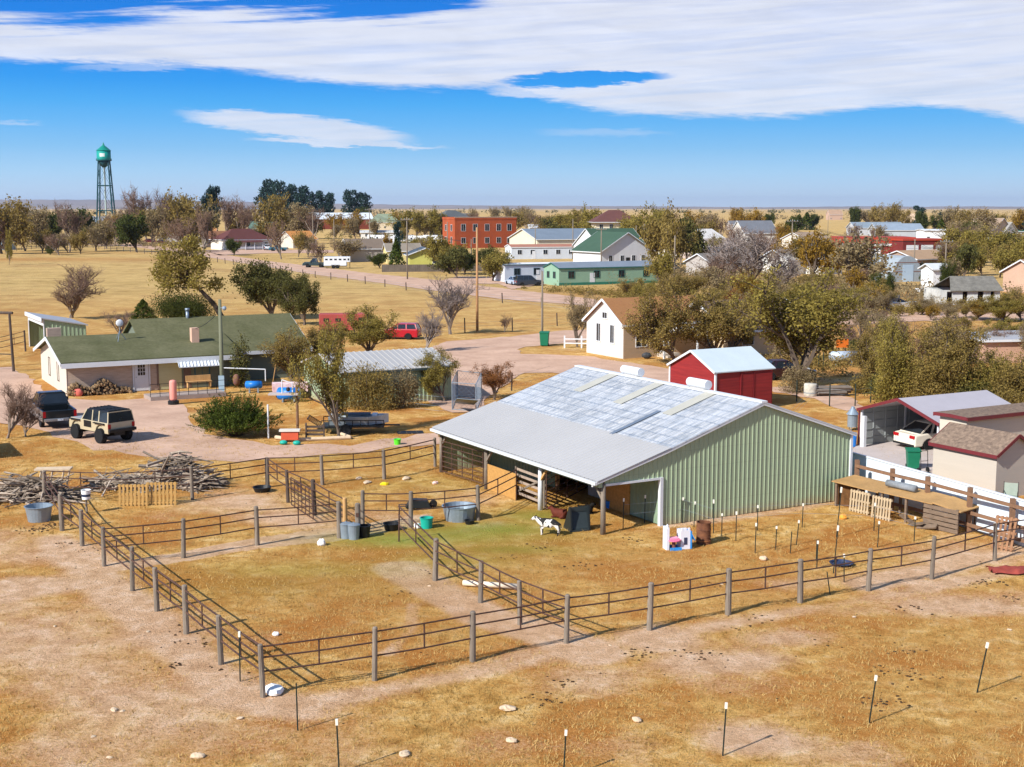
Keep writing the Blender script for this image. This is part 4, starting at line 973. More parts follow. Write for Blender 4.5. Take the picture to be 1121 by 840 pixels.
def bin_(name,label,px,py,s=1.,mat=None):
    mat=mat or M('bin_green','#176b4d',.5,.08,2.);o=thing(name,label,'bin',at(px,py),R.uniform(-.3,.3));s_=s
    mb=MB();a=.26*s;b=.32*s;h=.95*s;mb.add([(-a,-a,.08),(a,-a,.08),(a,a,.08),(-a,a,.08),(-b,-b,h),(b,-b,h),(b,b,h),(-b,b,h)],[(0,3,2,1),(0,1,5,4),(1,2,6,5),(2,3,7,6),(3,0,4,7),(4,5,6,7)]);mb.build('bin_body',mat,o,False,.02)
    MB().slab([(-b-.03,-b-.04,h+.05),(b+.03,-b-.04,h+.05),(b+.03,b+.04,h+.11),(-b-.03,b+.04,h+.11)],.05).build('lid',mat,o)
    for x in (-a,a): MB().tube((x-.03,a+.02,.12),(x+.03,a+.02,.12),.12,n=14).build('wheel',BLKP,o)
    MB().tube((-b,b+.08,h),(b,b+.08,h),.02,n=6).build('handle',mat,o);return o
bin_('trash_bin','tall green trash bin standing alone by the gravel lot beside a pole',596,379,1.35)
bin_('trash_bin','green wheeled trash bin on the concrete slab by the tan shed',999,514,1.)
# ---------- right yard: slab, carport, car, shed, garage, white fence
CONC=M('concrete','#b8aca6',.9,.06,.8,fine=.1)
def patch(name,pts,z,mat):
    P=[at(*p) for p in pts]
    for p in P:p.z=z
    A=sum(p.x*q.y-q.x*p.y for p,q in zip(P,P[1:]+P[:1]))
    if A<0:P.reverse()
    mb=MB();mb.add(P,[tuple(range(len(P)))]);return struct(mb.build(name,mat))
patch('concrete_slab',[(931,512),(934,492),(943,484),(1010,465),(1090,470),(1075,500),(1045,512),(1018,524),(1003,530),(975,524)],.05,CONC)
CP=thing('carport','open metal carport with grey roof and maroon edge over a pale sedan','carport',Vector((19.15,71.9,0)),-math.radians(61)+0)
# local: x across the opening, y deep (=g direction)
CPW,CPL=5.6,6.6
GI=M('grey_carport_siding','#8e9391',.55,.06,1.);MAR=M('maroon_trim','#6b2a2e',.5,.1,2.)
mb=MB();ribbed(mb,0,CPL,.0,2.1,0,.9,.03,.12,T=lambda v:Vector((.0+.03-v.y,v.x,v.z)))
for z in (.45,.9,1.35,1.8): mb.box(.03,.06,0,CPL,z,z+.03)
mb.build('side_wall',GI,CP)
mb=MB();mb.slab([(-.15,-.1,2.08),(CPW/2,-.1,3.02),(CPW/2,CPL,3.02),(-.15,CPL,2.08)],.06);mb.slab([(CPW/2,-.1,3.02),(CPW+.15,-.1,2.08),(CPW+.15,CPL,2.08),(CPW/2,CPL,3.02)],.06);mb.build('roof',M('grey_metal_roof','#a9a3a6',.5,.05,.8),CP)
MB().bar((-.15,-.14,2.02),(CPW/2,-.14,2.96),.05,.16).bar((CPW/2,-.14,2.96),(CPW+.15,-.14,2.02),.05,.16).box(-.2,-.15,-.12,CPL,1.95,2.1).box(-.07,0,-.1,-.02,0,2.1).box(CPW+.15,CPW+.2,-.12,CPL,1.95,2.1).build('trim',MAR,CP)
MB().add([(.06,0,2.1),(CPW/2,0,2.1),(CPW/2,0,2.95),(0.06,0,2.12)],[(0,1,2,3)]).build('gable_panel',GI,CP) if False else None
for x in (.05,CPW-.05):
    for y in (.05,CPL/2,CPL-.05): MB().box(x-.05,x+.05,y-.05,y+.05,0,2.05).build('leg',WTR,CP)
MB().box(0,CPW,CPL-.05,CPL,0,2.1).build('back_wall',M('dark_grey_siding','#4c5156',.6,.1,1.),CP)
MB().box(.3,.55,-.25,-.05,0,1.75).build('white_post',WTR,CP)
bl=thing('blue_bin','blue plastic bin beside the corner of the barn','bin',at(933,489));MB().lathe([(.2,0),(.24,.7)],(0,0,0),12).build('bin_body',M('blue_plastic','#1e78d0'),bl);MB().lathe([(.25,.7),(.2,.78)],(0,0,0),12).build('lid',M('blue_plastic','#1e78d0'),bl)
ho=thing('feed_hopper','grey metal hopper feeder with conical top left of the carport','feeder',at(933,471))
MB().lathe([(.3,.2),(.3,.95),(.31,.96)],(0,0,0),16).build('drum',GALV,ho);MB().lathe([(.38,.95),(.12,1.3),(.1,1.4)],(0,0,0),16).build('cone',GALV,ho)
for a in (0,2.1,4.2): MB().tube((.25*math.cos(a),.25*math.sin(a),0),(.25*math.cos(a),.25*math.sin(a),.25),.025,n=6).build('leg',GALV,ho)
# tan shed
TS=Vector((19.9,61.6,0));TSL=3.7
SHM=M('brown_mix_shingle','#7a685c',.95,.3,6.,c2='#9c8672',fine=.3,bump=.5,spec=.1);TNW=M('tan_shed_siding','#b6ad9f',.7,.03,.8,fine=.05,stretch=(.4,.4,9))
house('garden_shed','tan garden shed with mottled brown shingles and maroon fascia','x' and TS,-math.radians(60.5),TSL,2.5,2.05,2.8,TNW,SHM,trim=MAR,over=.15,th=.1,cat='shed')
house('garage','tan garage with maroon eave at the right edge behind the garden shed',Vector((22.3,64.15,0)),GA,9,1.7,2.75,2.78,M('cream_garage','#c2b9a8',.7,.03,.8,fine=.04,stretch=(.4,.4,9)),SHM,trim=MAR,over=.22,th=.12,cat='garage')
pc=thing('patio_chair','mesh backed patio chair beside the tan garden shed','chair',Vector((22.0,57.3,.0)),-.4)
GM=M('grey_mesh','#8c9688',.7,.1,3.);BF=M('bronze_tube','#463e36',.5,.1,3.)
MB().slab([(-.28,.25,.95),(.28,.25,.95),(.28,.12,.42),(-.28,.12,.42)],.02).build('backrest',GM,pc);MB().box(-.28,.28,-.35,.12,.40,.43).build('seat',GM,pc)
for x in (-.3,.3):
    MB().path([Vector((x,.27,1.)),Vector((x,.12,.42)),Vector((x,.2,0))],.02).build('leg',BF,pc);MB().path([Vector((x,.16,.62)),Vector((x,-.35,.62)),Vector((x,-.38,0))],.02).build('arm',BF,pc)
ct=thing('hand_cart','black two wheeled cart frame beside the green bin','cart',at(1012,518),.3)
MB().path([Vector((-.2,0,0)),Vector((-.2,.1,1.1)),Vector((.2,.1,1.1)),Vector((.2,0,0))],.018).path([Vector((-.2,.05,.6)),Vector((.2,.05,.6))],.015).build('frame',BLKP,ct);MB().box(-.22,.22,-.3,0,.02,.06).build('toe_plate',BLKP,ct)
for x in (-.26,.26): MB().tube((x-.03,.12,.13),(x+.03,.12,.13),.13,n=14).build('wheel',BLKP,ct)
f0=at(932,538);f1=f0+(at(1121,599)-f0)*1.35;o=thing('privacy_fence','long white privacy fence behind the brown rail fence','fence',f0,ang(f0,f1));L=(f1-f0).length
WF=M('white_fence_panel','#cfdbe2',.5,.05,.6,fine=.04)
mb=MB();ribbed(mb,0,L,.03,1.78,0,.3,.0012,.06);mb.box(0,L,.01,.03,.03,1.77);mb.build('panel',WF,o);MB().box(0,L,-.04,.06,1.78,1.84).build('cap_rail',WTR,o)
BP=[at(937,548),at(975.6,559),at(1014,569),at(1060,583),at(1106.4,597)];BP.append(BP[-1]*2-BP[-2])
o=thing('rail_fence','brown wooden post and rail fence in front of the white fence','fence',BP[0]);
for k,p in enumerate(BP):
    q=p-BP[0];MB().box(q.x-.09,q.x+.09,q.y-.09,q.y+.09,0,1.85).build('post',BRWN,o)
for a,b in zip(BP,BP[1:]):
    for z in (1.6,.85,.35):
        n=Vector((-.09,-.05,0));MB().bar(a-BP[0]+n+Vector((0,0,z)),b-BP[0]+n+Vector((0,0,z)),.05,.14).build('rail',BRWN,o)
# pallet shelter
S0=at(914,554);S1=at(1046,586);sa=ang(S0,S1);L=(S1-S0).length
o=thing('pallet_shelter','low shelter of weathered plywood roof on posts beside the barn corner','shelter',S0,sa)
PLY=M('plywood_roof','#b08a58',.85,.15,1.2,fine=.2);GWD=M('grey_plank','#7d6a58',.9,.25,3.,fine=.3,stretch=(1,1,6))
def sh(x0,x1,z0,z1,y0=-.05,y1=1.45): return MB().slab([(x0,y0,z0),(x1,y0,z1),(x1,y1,z1+.1),(x0,y1,z0+.1)],.04)
sh(-.2,2.4,1.1,1.05).build('roof_sheet',PLY,o);sh(2.35,5.2,1.1,1.08).build('roof_sheet',PLY,o);sh(5.15,L+.2,1.12,.98,0,1.35).build('roof_sheet',PLY,o)
for x in np.linspace(0,L,6): MB().box(x-.05,x+.05,.02,.12,0,1.02).box(x-.05,x+.05,1.2,1.3,0,1.1).build('leg',GWD,o)
mb=MB()
for z in (.05,.25,.45,.65,.85): mb.box(L-1.6,L+.1,-.02,.01,z,z+.16)
mb.build('plank_wall',GWD,o)
MB().box(-.15,.6,.3,1.2,0,1.).build('straw_wall',M('dark_straw','#6d4a28',.9,.4,5.,fine=.4),o)
def pallet(label,p,rz,tilt=0,w=1.15,h=1.0,n=7,mat=None,cat='pallet'):
    mat=mat or M('pallet_wood','#b5a080',.85,.15,3.,fine=.2);q=thing('wooden_pallet',label,cat,p,rz)
    for k in range(n):
        x=w*(k+.5)/n;MB().add(*_bx(x-.045,x+.045,-.02,0,0,h,tilt)).build('slat',mat,q)
    mb=MB()
    for z in (.06,h/2,h-.12): mb.add(*_bx(0,w,.001,.07,z,z+.08,tilt))
    mb.build('stringer',mat,q);return q
def _bx(x0,x1,y0,y1,z0,z1,tl):
    v=[(x0,y0,z0),(x1,y0,z0),(x1,y1,z0),(x0,y1,z0),(x0,y0,z1),(x1,y0,z1),(x1,y1,z1),(x0,y1,z1)]
    return [(x,y+z*tl,z) for x,y,z in v],[(0,3,2,1),(4,5,6,7),(0,1,5,4),(1,2,6,5),(2,3,7,6),(3,0,4,7)]
pallet('upright wooden pallet closing the shelter front, the one nearer the barn',at(929,559),sa,.08,1.1,.95)
pallet('upright wooden pallet closing the shelter front, the one farther from the barn',at(953,566),sa,.08,1.05,.95)
pallet('narrow latticed pallet leaning on the brown fence at the right',at(1084,600),sa+.2,.3,.9,1.25,5,M('brown_pallet','#8a6549',.9,.2,3.),'pallet')
jk=random.Random(8)
for k,(px,py,l,lb) in enumerate(((992,571,1.1,'stub of grey board leaning out of the shelter, leftmost'),(1003,577,1.,'grey board lying in front of the shelter middle'),(1015,580,.9,'short broken board on the ground before the plank wall'),(1024,576,1.1,'pale board end sticking out by the plank wall'))):
    b_=MB().box(-l/2,l/2,-.12,.12,0,.06).build('old_board',GWD,None,loc=at(px,py)+Vector((0,0,.1)));b_.rotation_euler=(jk.uniform(-.2,.5),jk.uniform(-.3,.1),sa+jk.uniform(-.6,.6));tag(b_,lb,'board')
r_=MB().tube((-.75,0,.12),(.75,0,.12),.15,n=14).build('wire_roll',M('grey_roll','#7d8286',.7,.25,5.),None,True,loc=S0+Vector((math.cos(sa),math.sin(sa),0))*3.3+Vector((.45,.75,1.2)));r_.rotation_euler[2]=sa;tag(r_,'grey roll of mesh lying on the shelter roof by the brown fence','roll')
rc=MB();cr=random.Random(2);n=14
for i in range(n):
    for j in range(7): rc.v.append(Vector((i/13*2.2,j/6*.8+.1*math.sin(i),.06+cr.uniform(0,.16)*(1 if 0<j<6 else .1))))
rc.f=[(i*7+j,(i+1)*7+j,(i+1)*7+j+1,i*7+j+1) for i in range(n-1) for j in range(6)]
tag(rc.build('red_tarp',M('faded_red_tarp','#8e3f34',.8,.2,4.),None,True,loc=at(1087,630)),'crumpled dark red tarp lying outside the front fence at right','tarp')
# ---------- front yard clutter
bs=random.Random(12)
def drumtank(name,label,px,py,L,r,mat,rz,z=.3):
    o=thing(name,label,'tank',at(px,py),rz)
    mb=MB();mb.tube((-L/2,0,z+r),(L/2,0,z+r),r,n=18);mb.ball((-L/2,0,z+r),r,14,8,(.45,1,1));mb.ball((L/2,0,z+r),r,14,8,(.45,1,1));mb.build('tank_body',mat,o,True)
    for x in (-L*.3,L*.3): MB().box(x-.05,x+.05,-r*.7,r*.7,0,z+r*.4).build('leg',GALV,o)
    return o
BLT=M('blue_drum','#1d6fc0',.4,.08,2.)
drumtank('water_tank','small blue plastic tank on a stand behind the dark juniper',278,430,1.0,.27,BLT,.1,.3)
drumtank('water_tank','large blue plastic tank on legs near the dark juniper',316.5,440,1.3,.42,BLT,0,.15)
tr=thing('pop_up_trailer','faded pink and white folding cart behind the large blue tank','cart',at(318,437),.2)
MB().box(-1.2,1.2,0.,1.2,.5,1.05).build('cart_box',M('faded_pink_white','#d79aa0',.7,.2,2.,c2='#e9dcd8'),tr)
for x in (-.7,.7): MB().tube((x,-.02,.3),(x,.12,.3),.3,n=16).build('wheel',BLKP,tr)
MB().box(-1.2,1.2,0.,1.2,.4,.49).build('chassis',BLKP,tr)
af=thing('clothes_stand','white pipe frame with a cloth bundle beside the house wing','frame',at(262,425),.1)
MB().path([Vector((-1.2,0,1.5)),Vector((1.9,0,1.35)),Vector((1.9,0,.5))],.045).path([Vector((-1.2,0,0)),Vector((-1.2,0,1.5))],.03).build('pipe',WTR,af);MB().ball((-.2,.1,.6),.35,10,7,(.8,.8,1.3)).build('cloth_bundle',M('mixed_cloth','#a3853c',.9,.4,6.,c2='#6a4050'),af,True)
pk=thing('timber_a_frame','pale timber A frame leaning near the large blue tank','frame',at(303,424),.2)
MB().bar((-.35,0,0),(0,0,1.9),.08,.05).build('leg',LUMB,pk);MB().bar((0,0,1.9),(1.3,0,.6),.08,.05).build('brace',LUMB,pk)
ss=thing('roadside_stand','small post stand with white frame and chair beside the juniper','stand',at(326,476))
MB().tube((0,0,0),(0,0,2.9),.08,n=8).build('post',BRWN,ss);MB().box(-1.6,.1,-.4,.3,2.35,2.43).build('shelf',CONC,ss)
MB().path([Vector((-.85,0,2.43)),Vector((-.85,0,3.2)),Vector((-.25,0,3.0)),Vector((-.25,0,2.43))],.035).build('chair_frame',WTR,ss);MB().ball((-.5,0,2.65),.13,8,6).build('bell',BLKP,ss)
wp=thing('white_post','thin white pipe post at the right foot of the juniper','post',at(294,480));MB().tube((0,0,0),(0,0,1.9),.05,n=8).build('pipe',WTR,wp);MB().ball((0,0,1.9),.055,8,6).build('cap',WTR,wp)
sb=thing('sandbox','low timber framed sandbox with logs around it near the driveway','sandbox',at(302,481),.12)
for (a,b,nm_) in (((0,0,.12),(.9,-.9,.12),'log'),((.9,-.9,.1),(4.2,-.5,.1),'log'),((4.2,-.5,.1),(3.6,.9,.1),'log')): MB().tube(a,b,.11,n=8).build(nm_,PALE,sb)
rb=thing('play_bench','small orange and white plastic bench by the sandbox','bench',at(318,484),.05);MB().box(-.6,.55,-.25,.25,.62,.72).build('seat',M('pale_top','#d3cdc0',.6,.06,2.),rb);MB().box(-.5,.45,-.18,.18,.15,.61).build('body',M('orange_red','#c9583a',.6,.1,2.),rb)
for k,(px,py) in enumerate(((310.5,487),(325,487.5))):
    o=MB().ball((0,0,.13),.19,12,8,(1.2,1,.7)).build('green_toy',TEAL,None,True,loc=at(px,py));tag(o,('left','right')[k]+' one of two small teal tubs in front of the orange bench','tub')
ws=thing('sign_frame','dark wooden lattice crate behind the sandbox','crate',at(345,482),.1)
for k in range(4): MB().box(-.5,.5,-.02,.02,.05+k*.22,.17+k*.22).build('slat',WOODD,ws)
for x in (-.5,.5): MB().box(x-.04,x+.04,-.06,.3,0,.95).build('post',WOODD,ws)
# ---------- brush piles
def brush(name,label,x0,x1,y,h,n,seed,thick=1.):
    rr=random.Random(seed);A=at(x0,y);B=at(x1,y);L=(B-A).length;mb=MB()
    for k in range(n):
        u=rr.random();env=h*(.35+.65*abs(math.sin(u*PI*1.1+seed)))*min(1,4*u+.15)*min(1,4*(1-u)+.15)
        z=rr.uniform(.03,env);p=Vector((u*L,rr.gauss(0,.55)*(1-.4*z/h),z))
        ln=rr.uniform(.5,2.4);a=rr.gauss(0,.55) if rr.random()<.75 else rr.uniform(0,PI);el_=rr.gauss(0,.22)+(rr.random()<.06)*.7
        d=Vector((math.cos(a)*math.cos(el_),math.sin(a)*math.cos(el_),math.sin(el_)));r=rr.choice((.015,.02,.03,.045,.07))*thick
        a_=p-d*ln/2;b_=p+d*ln/2;a_.z=max(a_.z,.02);b_.z=max(b_.z,.02)
        m_=(a_+b_)/2+Vector((rr.gauss(0,.08),rr.gauss(0,.08),rr.gauss(0,.06)));mb.tube(a_,m_,r,r*.85,5);mb.tube(m_,b_,r*.85,r*.4,5)
    o=mb.build(name,M('dead_branch','#85766a',.95,.35,2.,c2='#b3a598',island=.55),None,False,loc=A);return tag(o,label,'brush pile')
BRM=M('dead_branch','#8b7866',.95,.4,1.2,c2='#cdbba6',island=.6)
brush('brush_pile','tangled pile of grey dead branches at the left edge',-12,80,547,1.1,330,3)
brush('brush_pile','long low pile of grey dead branches left of the tall log heap',104,160,534,.75,170,5)
brush('log_pile','tall heap of bleached logs and branches behind the slatted pallet',160,232,533,1.5,330,6,1.2)
pallet('yellow slatted pallet leaning on its side before the log pile, left one',at(129,554),.02,.12,1.35,.95,8,M('yellow_pallet','#b58e52',.85,.12,3.,fine=.2))
pallet('yellow slatted pallet leaning on its side before the log pile, right one',at(160,553),.06,.12,1.35,1.0,8,M('yellow_pallet','#b58e52'))
tt=thing('old_table','upturned whitish wooden table resting on the left brush pile','table',at(60,541),.1);MB().box(-.8,.8,-.3,.3,1.15,1.22).build('table_top',PALE,tt)
for x in (-.5,0,.5,.75): MB().bar((x,-.2,1.15),(x-.12,-.3,.5),.06,.06).build('leg',PALE,tt)
bk=thing('bucket','white paint bucket hung on the left fence near the steel tub','bucket',at(95,562,0.)+Vector((0,0,.0)));MB().lathe([(.17,.62),(.2,1.02),(.21,1.03),(.18,1.02),(.15,.66)],(0,0,0),16).build('pail',WHT,bk);MB().lathe([(.175,.7),(.19,.85)],(0,0,0),16).build('label_band',M('navy_plastic','#2b3550'),bk);MB().tube((0,0,0),(0,0,.62),.05,n=8).build('stake',WOOD,bk)
pi_=MB().tube((0,0,.13),(1.9,-.5,.13),.1,n=12).build('white_pipe',M('pale_pipe','#d9c8ae',.6,.08,2.),None,True,loc=at(507,642));tag(pi_,'long pale plastic pipe lying on the bare path inside the corral','pipe')
wb_=thing('wheelbarrow','overturned dark wheelbarrow tray lying behind the pale post','wheelbarrow',at(459,556),.1)
MB().prism([(-.6,.05),(.5,.05),(.35,.35),(-.4,.38)],-.3,.3).build('tray',GR_,wb_);MB().tube((.62,-.05,.17),(.62,.05,.17),.17,n=14).build('wheel',BLKP,wb_)
for y in (-.2,.2): MB().bar((-.9,y,.12),(.6,y*.4,.15),.04,.04).build('handle',WOODD,wb_)
bs_=MB().box(-.75,.75,-.45,.45,.01,.05).build('black_mat',M('black_rubber','#1a1d22',.6,.2,2.),None,loc=at(449,474));bs_.rotation_euler[2]=.15;tag(bs_,'black rubber mat lying in the grass beyond the back fence','mat')
# ---------- vehicles (local x forward)
TIRE=M('tyre','#17181a',.85,.2,4.);RIM=M('rim','#8c9096',.35,.1,2.,metal=.6);RIMD=M('dark_rim','#2a2b2d',.5,.1,2.)
LRED=M('tail_lamp','#a3141a',.3,.1,2.);PLT=M('number_plate','#cfd3d6',.5,.05,2.);CHR=M('chrome','#a9adb2',.25,.08,2.,metal=.7);LWH=M('head_lamp','#d5dde0',.2,.05,2.)
def carpaint(n,c): 
    m_=M(n,c,.28,.06,1.,spec=.5);m_.node_tree.nodes['Principled BSDF'].inputs['Coat Weight'].default_value=.4;return m_
def wheels(o,xs_,hw,r,w=.23,rim=RIM):
    for x in xs_:
        for sy in (-1,1):
            y=sy*(hw-w/2);W_=MB().lathe([(r*.55,-w/2),(r*.93,-w/2),(r,-w/2+.03),(r,w/2-.03),(r*.93,w/2),(r*.55,w/2)],(0,0,0),24).build('wheel',TIRE,o,False);W_.location=(x,y,r);W_.rotation_euler=(PI/2,0,0)
            mb=MB();mb.lathe([(r*.56,-w/2+.03),(r*.5,0),(r*.56,w/2-.03)],(0,0,0),20);
            for k in range(5):
                a=2*PI*k/5
                for z in (-w/2+.02,w/2-.02): mb.bar((0,0,z),(math.cos(a)*r*.55,math.sin(a)*r*.55,z),.07*r/.33,.02)
            mb.build('rim',rim,W_)
def side(prof,ax,r,zb):
    """lower body outline with wheel arches cut: prof runs rear->front along the top"""
    out=list(prof);bot=[]
    for x in sorted(ax,reverse=True):
        bot.append((x+r,zb))
        for k in range(1,8):
            a=PI*k/8;bot.append((x+math.cos(a)*r,zb+math.sin(a)*r*.95))
        bot.append((x-r,zb))
    return out+[(prof[-1][0],zb)]+bot+[(prof[0][0],zb)]
def cabin(o,b0,b1,t0,t1,zb,zt,wb_,wt,paint,pill=(),roofm=None):
    """glasshouse: b0..b1 belt, t0..t1 roof"""
    g=.985;mb=MB();mb.add([(b0,-wb_,zb),(b1,-wb_,zb),(b1,wb_,zb),(b0,wb_,zb),(t0,-wt,zt),(t1,-wt,zt),(t1,wt,zt),(t0,wt,zt)],[(0,1,5,4),(1,2,6,5),(2,3,7,6),(3,0,4,7)])
    mb.build('glass',GLASS,o)
    MB().add([(t0-.03,-wt-.03,zt-.03),(t1+.03,-wt-.03,zt-.03),(t1+.03,wt+.03,zt-.03),(t0-.03,wt+.03,zt-.03),(t0+.05,-wt+.06,zt+.045),(t1-.1,-wt+.06,zt+.045),(t1-.1,wt-.06,zt+.045),(t0+.05,wt-.06,zt+.045)],[(0,3,2,1),(4,5,6,7),(0,1,5,4),(1,2,6,5),(2,3,7,6),(3,0,4,7)]).build('roof',roofm or paint,o,False,.02)
    mb=MB()
    for sy in (-1,1):
        for (xb,xt,w_) in [(b0,t0,.09),(b1,t1,.07)]+[(p,p2,w__) for p,p2,w__ in pill]: mb.bar((xb,sy*(wb_+.004),zb-.02),(xt,sy*(wt+.004),zt),w_,.03,up=(0,1,0))
        mb.bar((b0-.02,sy*wb_,zb),(b1+.02,sy*wb_,zb),.03,.05)
    for xb,xt in ((b0,t0),(b1,t1)): mb.bar((xb,-wb_,zb),(xb,wb_,zb),.04,.05);mb.bar((xt,-wt,zt-.02),(xt,wt,zt-.02),.05,.05)
    mb.build('pillars',paint,o)
def pickup(name,label,loc,rz,paint,H=1.85,L=5.6,W=1.95,low=None,cat='pickup truck'):
    o=thing(name,label,cat,loc,rz);h=L/2;r=.4;zb=.45;bt=1.22
    pr=side([(-h,zb+.1),(-h,1.12),(-h+2.1,1.14),(-h+2.12,bt),(h-1.6,bt),(h-.25,1.12),(h,.9),(h,.6)],(-h+1.15,h-1.1),r+.08,zb)
    MB().prism(pr,-W/2,-W/2+.12).prism(pr,W/2-.12,W/2).box(-h,-h+.1,-W/2+.12,W/2-.12,.6,1.12).box(-h+.1,-h+2.1,-W/2+.12,W/2-.12,.62,.7).box(-h+2.1,h-.3,-W/2+.12,W/2-.12,zb+.1,bt-.01).box(h-.3,h,-W/2+.12,W/2-.12,zb+.1,1.0).build('body',paint,o,False,.03)
    MB().box(-h+.12,-h+2.08,-W/2+.13,W/2-.13,.705,.73).build('bed_liner',BLKP,o)
    MB().box(-h-.02,-h-.002,-W/2+.15,W/2-.15,.66,1.1).build('tailgate',paint,o,False,.01)
    cabin(o,-h+2.15,h-1.55,-h+2.35,h-2.3,bt,H,W/2-.07,W/2-.24,paint,[(h-2.75,h-2.78,.08)])
    wheels(o,(-h+1.15,h-1.1),W/2,r)
    MB().box(-h-.16,-h-.02,-W/2+.05,W/2-.05,.5,.66).build('bumper',CHR,o,False,.02);MB().box(h,h+.12,-W/2+.05,W/2-.05,.45,.65).build('bumper',CHR,o,False,.02)
    MB().box(-h-.175,-h-.16,-.16,.16,.52,.63).build('number_plate',PLT,o)
    for sy in (-1,1):
        MB().box(-h-.03,-h+.0,sy*(W/2-.09)-.08,sy*(W/2-.09)+.08,.72,1.08).build('tail_lamp',LRED,o);MB().box(h-.02,h+.02,sy*(W/2-.2)-.14,sy*(W/2-.2)+.14,.72,.92).build('headlight',LWH,o)
        MB().box(h-1.95,h-1.8,sy*(W/2+.1)-.1,sy*(W/2+.1)+.1,1.22,1.42).build('mirror',paint,o)
    if low: MB().box(-h+.3,h-.3,-W/2-.006,-W/2-.001,zb+.02,zb+.28).box(-h+.3,h-.3,W/2+.001,W/2+.006,zb+.02,zb+.28).build('lower_trim',low,o)
    return o
BLKC=carpaint('black_paint','#141a1e')
pickup('pickup_truck','black pickup truck with open bed parked by the house, rear toward the camera',at(66,470)+Vector((-1.35,2.5,0)),math.radians(119),BLKC,1.88,5.5,1.95,CHR)
# lifted boxy jeep-like 4x4
def offroad(label,loc,rz):
    o=thing('off_road_car',label,'off-roader',loc,rz);P_=carpaint('sand_paint','#b3a78a');h=2.1;W=1.8;zb=.64;bt=1.25
    pr=side([(-h,zb+.08),(-h,bt),(h-1.35,bt),(h-.08,1.18),(h,.95),(h,.8)],(-h+.85,h-.75),.48,zb)
    MB().prism(pr,-W/2,-W/2+.1).prism(pr,W/2-.1,W/2).box(-h,h-.02,-W/2+.1,W/2-.1,zb+.12,bt-.02).build('body',P_,o,False,.025)
    cabin(o,-h+.03,h-1.35,-h+.12,h-1.85,bt,1.9,W/2-.04,W/2-.14,P_,[(-h+1.0,-h+1.02,.1),(-h+1.7,-h+1.7,.09)],BLKP)
    mb=MB()
    for y in np.linspace(-.6,.6,6): mb.tube((-h+.15,y,1.97),(h-1.9,y,1.97),.018,n=5)
    for x in (-h+.2,-h+1.1,h-2.): mb.tube((x,-.7,1.96),(x,.7,1.96),.022,n=5)
    mb.build('roof_rack',BLKP,o)
    wheels(o,(-h+.85,h-.75),W/2+.13,.45,.36,RIMD)
    MB().box(-h-.2,-h-.02,-W/2,W/2,.72,.9).build('bumper',BLKP,o,False,.02);MB().box(h,h+.2,-W/2+.1,W/2-.1,.7,.88).build('bumper',BLKP,o,False,.02)
    MB().box(-h+.2,h-.3,-.35,.35,.45,.7).build('chassis',BLKP,o)
    for x in (-h+.85,h-.75): MB().tube((x,-.7,.42),(x,.7,.42),.07,n=8).build('axle',BLKP,o)
    for sy in (-1,1):
        MB().box(-h-.03,-h-.002,sy*(W/2-.1)-.09,sy*(W/2-.1)+.09,.93,1.2).build('tail_lamp',LRED,o)
        for x in (-h+.85,h-.75): MB().box(x-.55,x+.55,sy*(W/2+.06)-.06,sy*(W/2+.06)+.06,1.17,1.23).build('fender_flare',BLKP,o)
        MB().box(-h+1.75,-h+2.55,sy*(W/2+.004)-.004,sy*(W/2+.004)+.004,.85,1.24).build('dark_door',BLKP,o) if sy>0 else None
    return o
offroad('lifted sand coloured off-road car with black roof and big tyres on the driveway',at(122.5,486)+Vector((-1.0,1.5,0)),math.radians(139)).scale=(.95,.95,.95)
def sedan(name,label,loc,rz,paint,L=4.75,W=1.82,H=1.45,suv=False,cat='car'):
    o=thing(name,label,cat,loc,rz);h=L/2;r=.34;zb=.24;bt=.92 if not suv else 1.05
    rr_=.62 if not suv else bt
    top=[(-h,.55),(-h+.03,bt-.06),(-h+.75,bt+.02),(h-1.5,bt),(h-.35,bt-.17),(h,.62),(h,.45)] if not suv else [(-h,.6),(-h+.02,bt),(h-1.35,bt),(h-.2,bt-.12),(h,.7),(h,.45)]
    MB().prism(side(top,(-h+.95,h-.9),r+.06,zb),-W/2,-W/2+.15).prism(side(top,(-h+.95,h-.9),r+.06,zb),W/2-.15,W/2).prism(top+[(h,zb),(-h,zb)],-W/2+.15,W/2-.15).build('body',paint,o,False,.08)
    if suv: cabin(o,-h+.08,h-1.3,-h+.3,h-2.1,bt,H,W/2-.06,W/2-.24,paint,[(-h+1.15,-h+1.2,.1),(-h+2.05,-h+2.05,.08)])
    else: cabin(o,-h+.42,h-1.35,-h+1.25,h-2.15,bt-.01,H-.04,W/2-.08,W/2-.3,paint,[(-h+1.15,-h+1.5,.14),(-h+2.15,-h+2.15,.08)])
    wheels(o,(-h+.95,h-.9),W/2,r,.2)
    for sy in (-1,1):
        MB().box(-h-.02,-h+.04,sy*(W/2-.25)-.2,sy*(W/2-.25)+.2,.68,.84).build('tail_lamp',LRED,o);MB().box(h-.1,h+.01,sy*(W/2-.25)-.2,sy*(W/2-.25)+.2,.6,.72).build('headlight',LWH,o)
        MB().box(h-1.75,h-1.6,sy*(W/2+.08)-.08,sy*(W/2+.08)+.08,bt,bt+.14).build('mirror',paint,o)
    MB().box(-h-.025,-h-.005,-.17,.17,.58,.7).build('number_plate',PLT,o)
    MB().box(-h-.05,-h-.002,-W/2+.06,W/2-.06,.26,.36).build('lower_bumper',BLKP,o);return o
PEARL=carpaint('pearl_paint','#d9d2c2')
CARP=at(992,493)
sedan('car','pearl white sedan parked nose first under the carport',CARP+g_dir*2.45,GA-.12,PEARL)
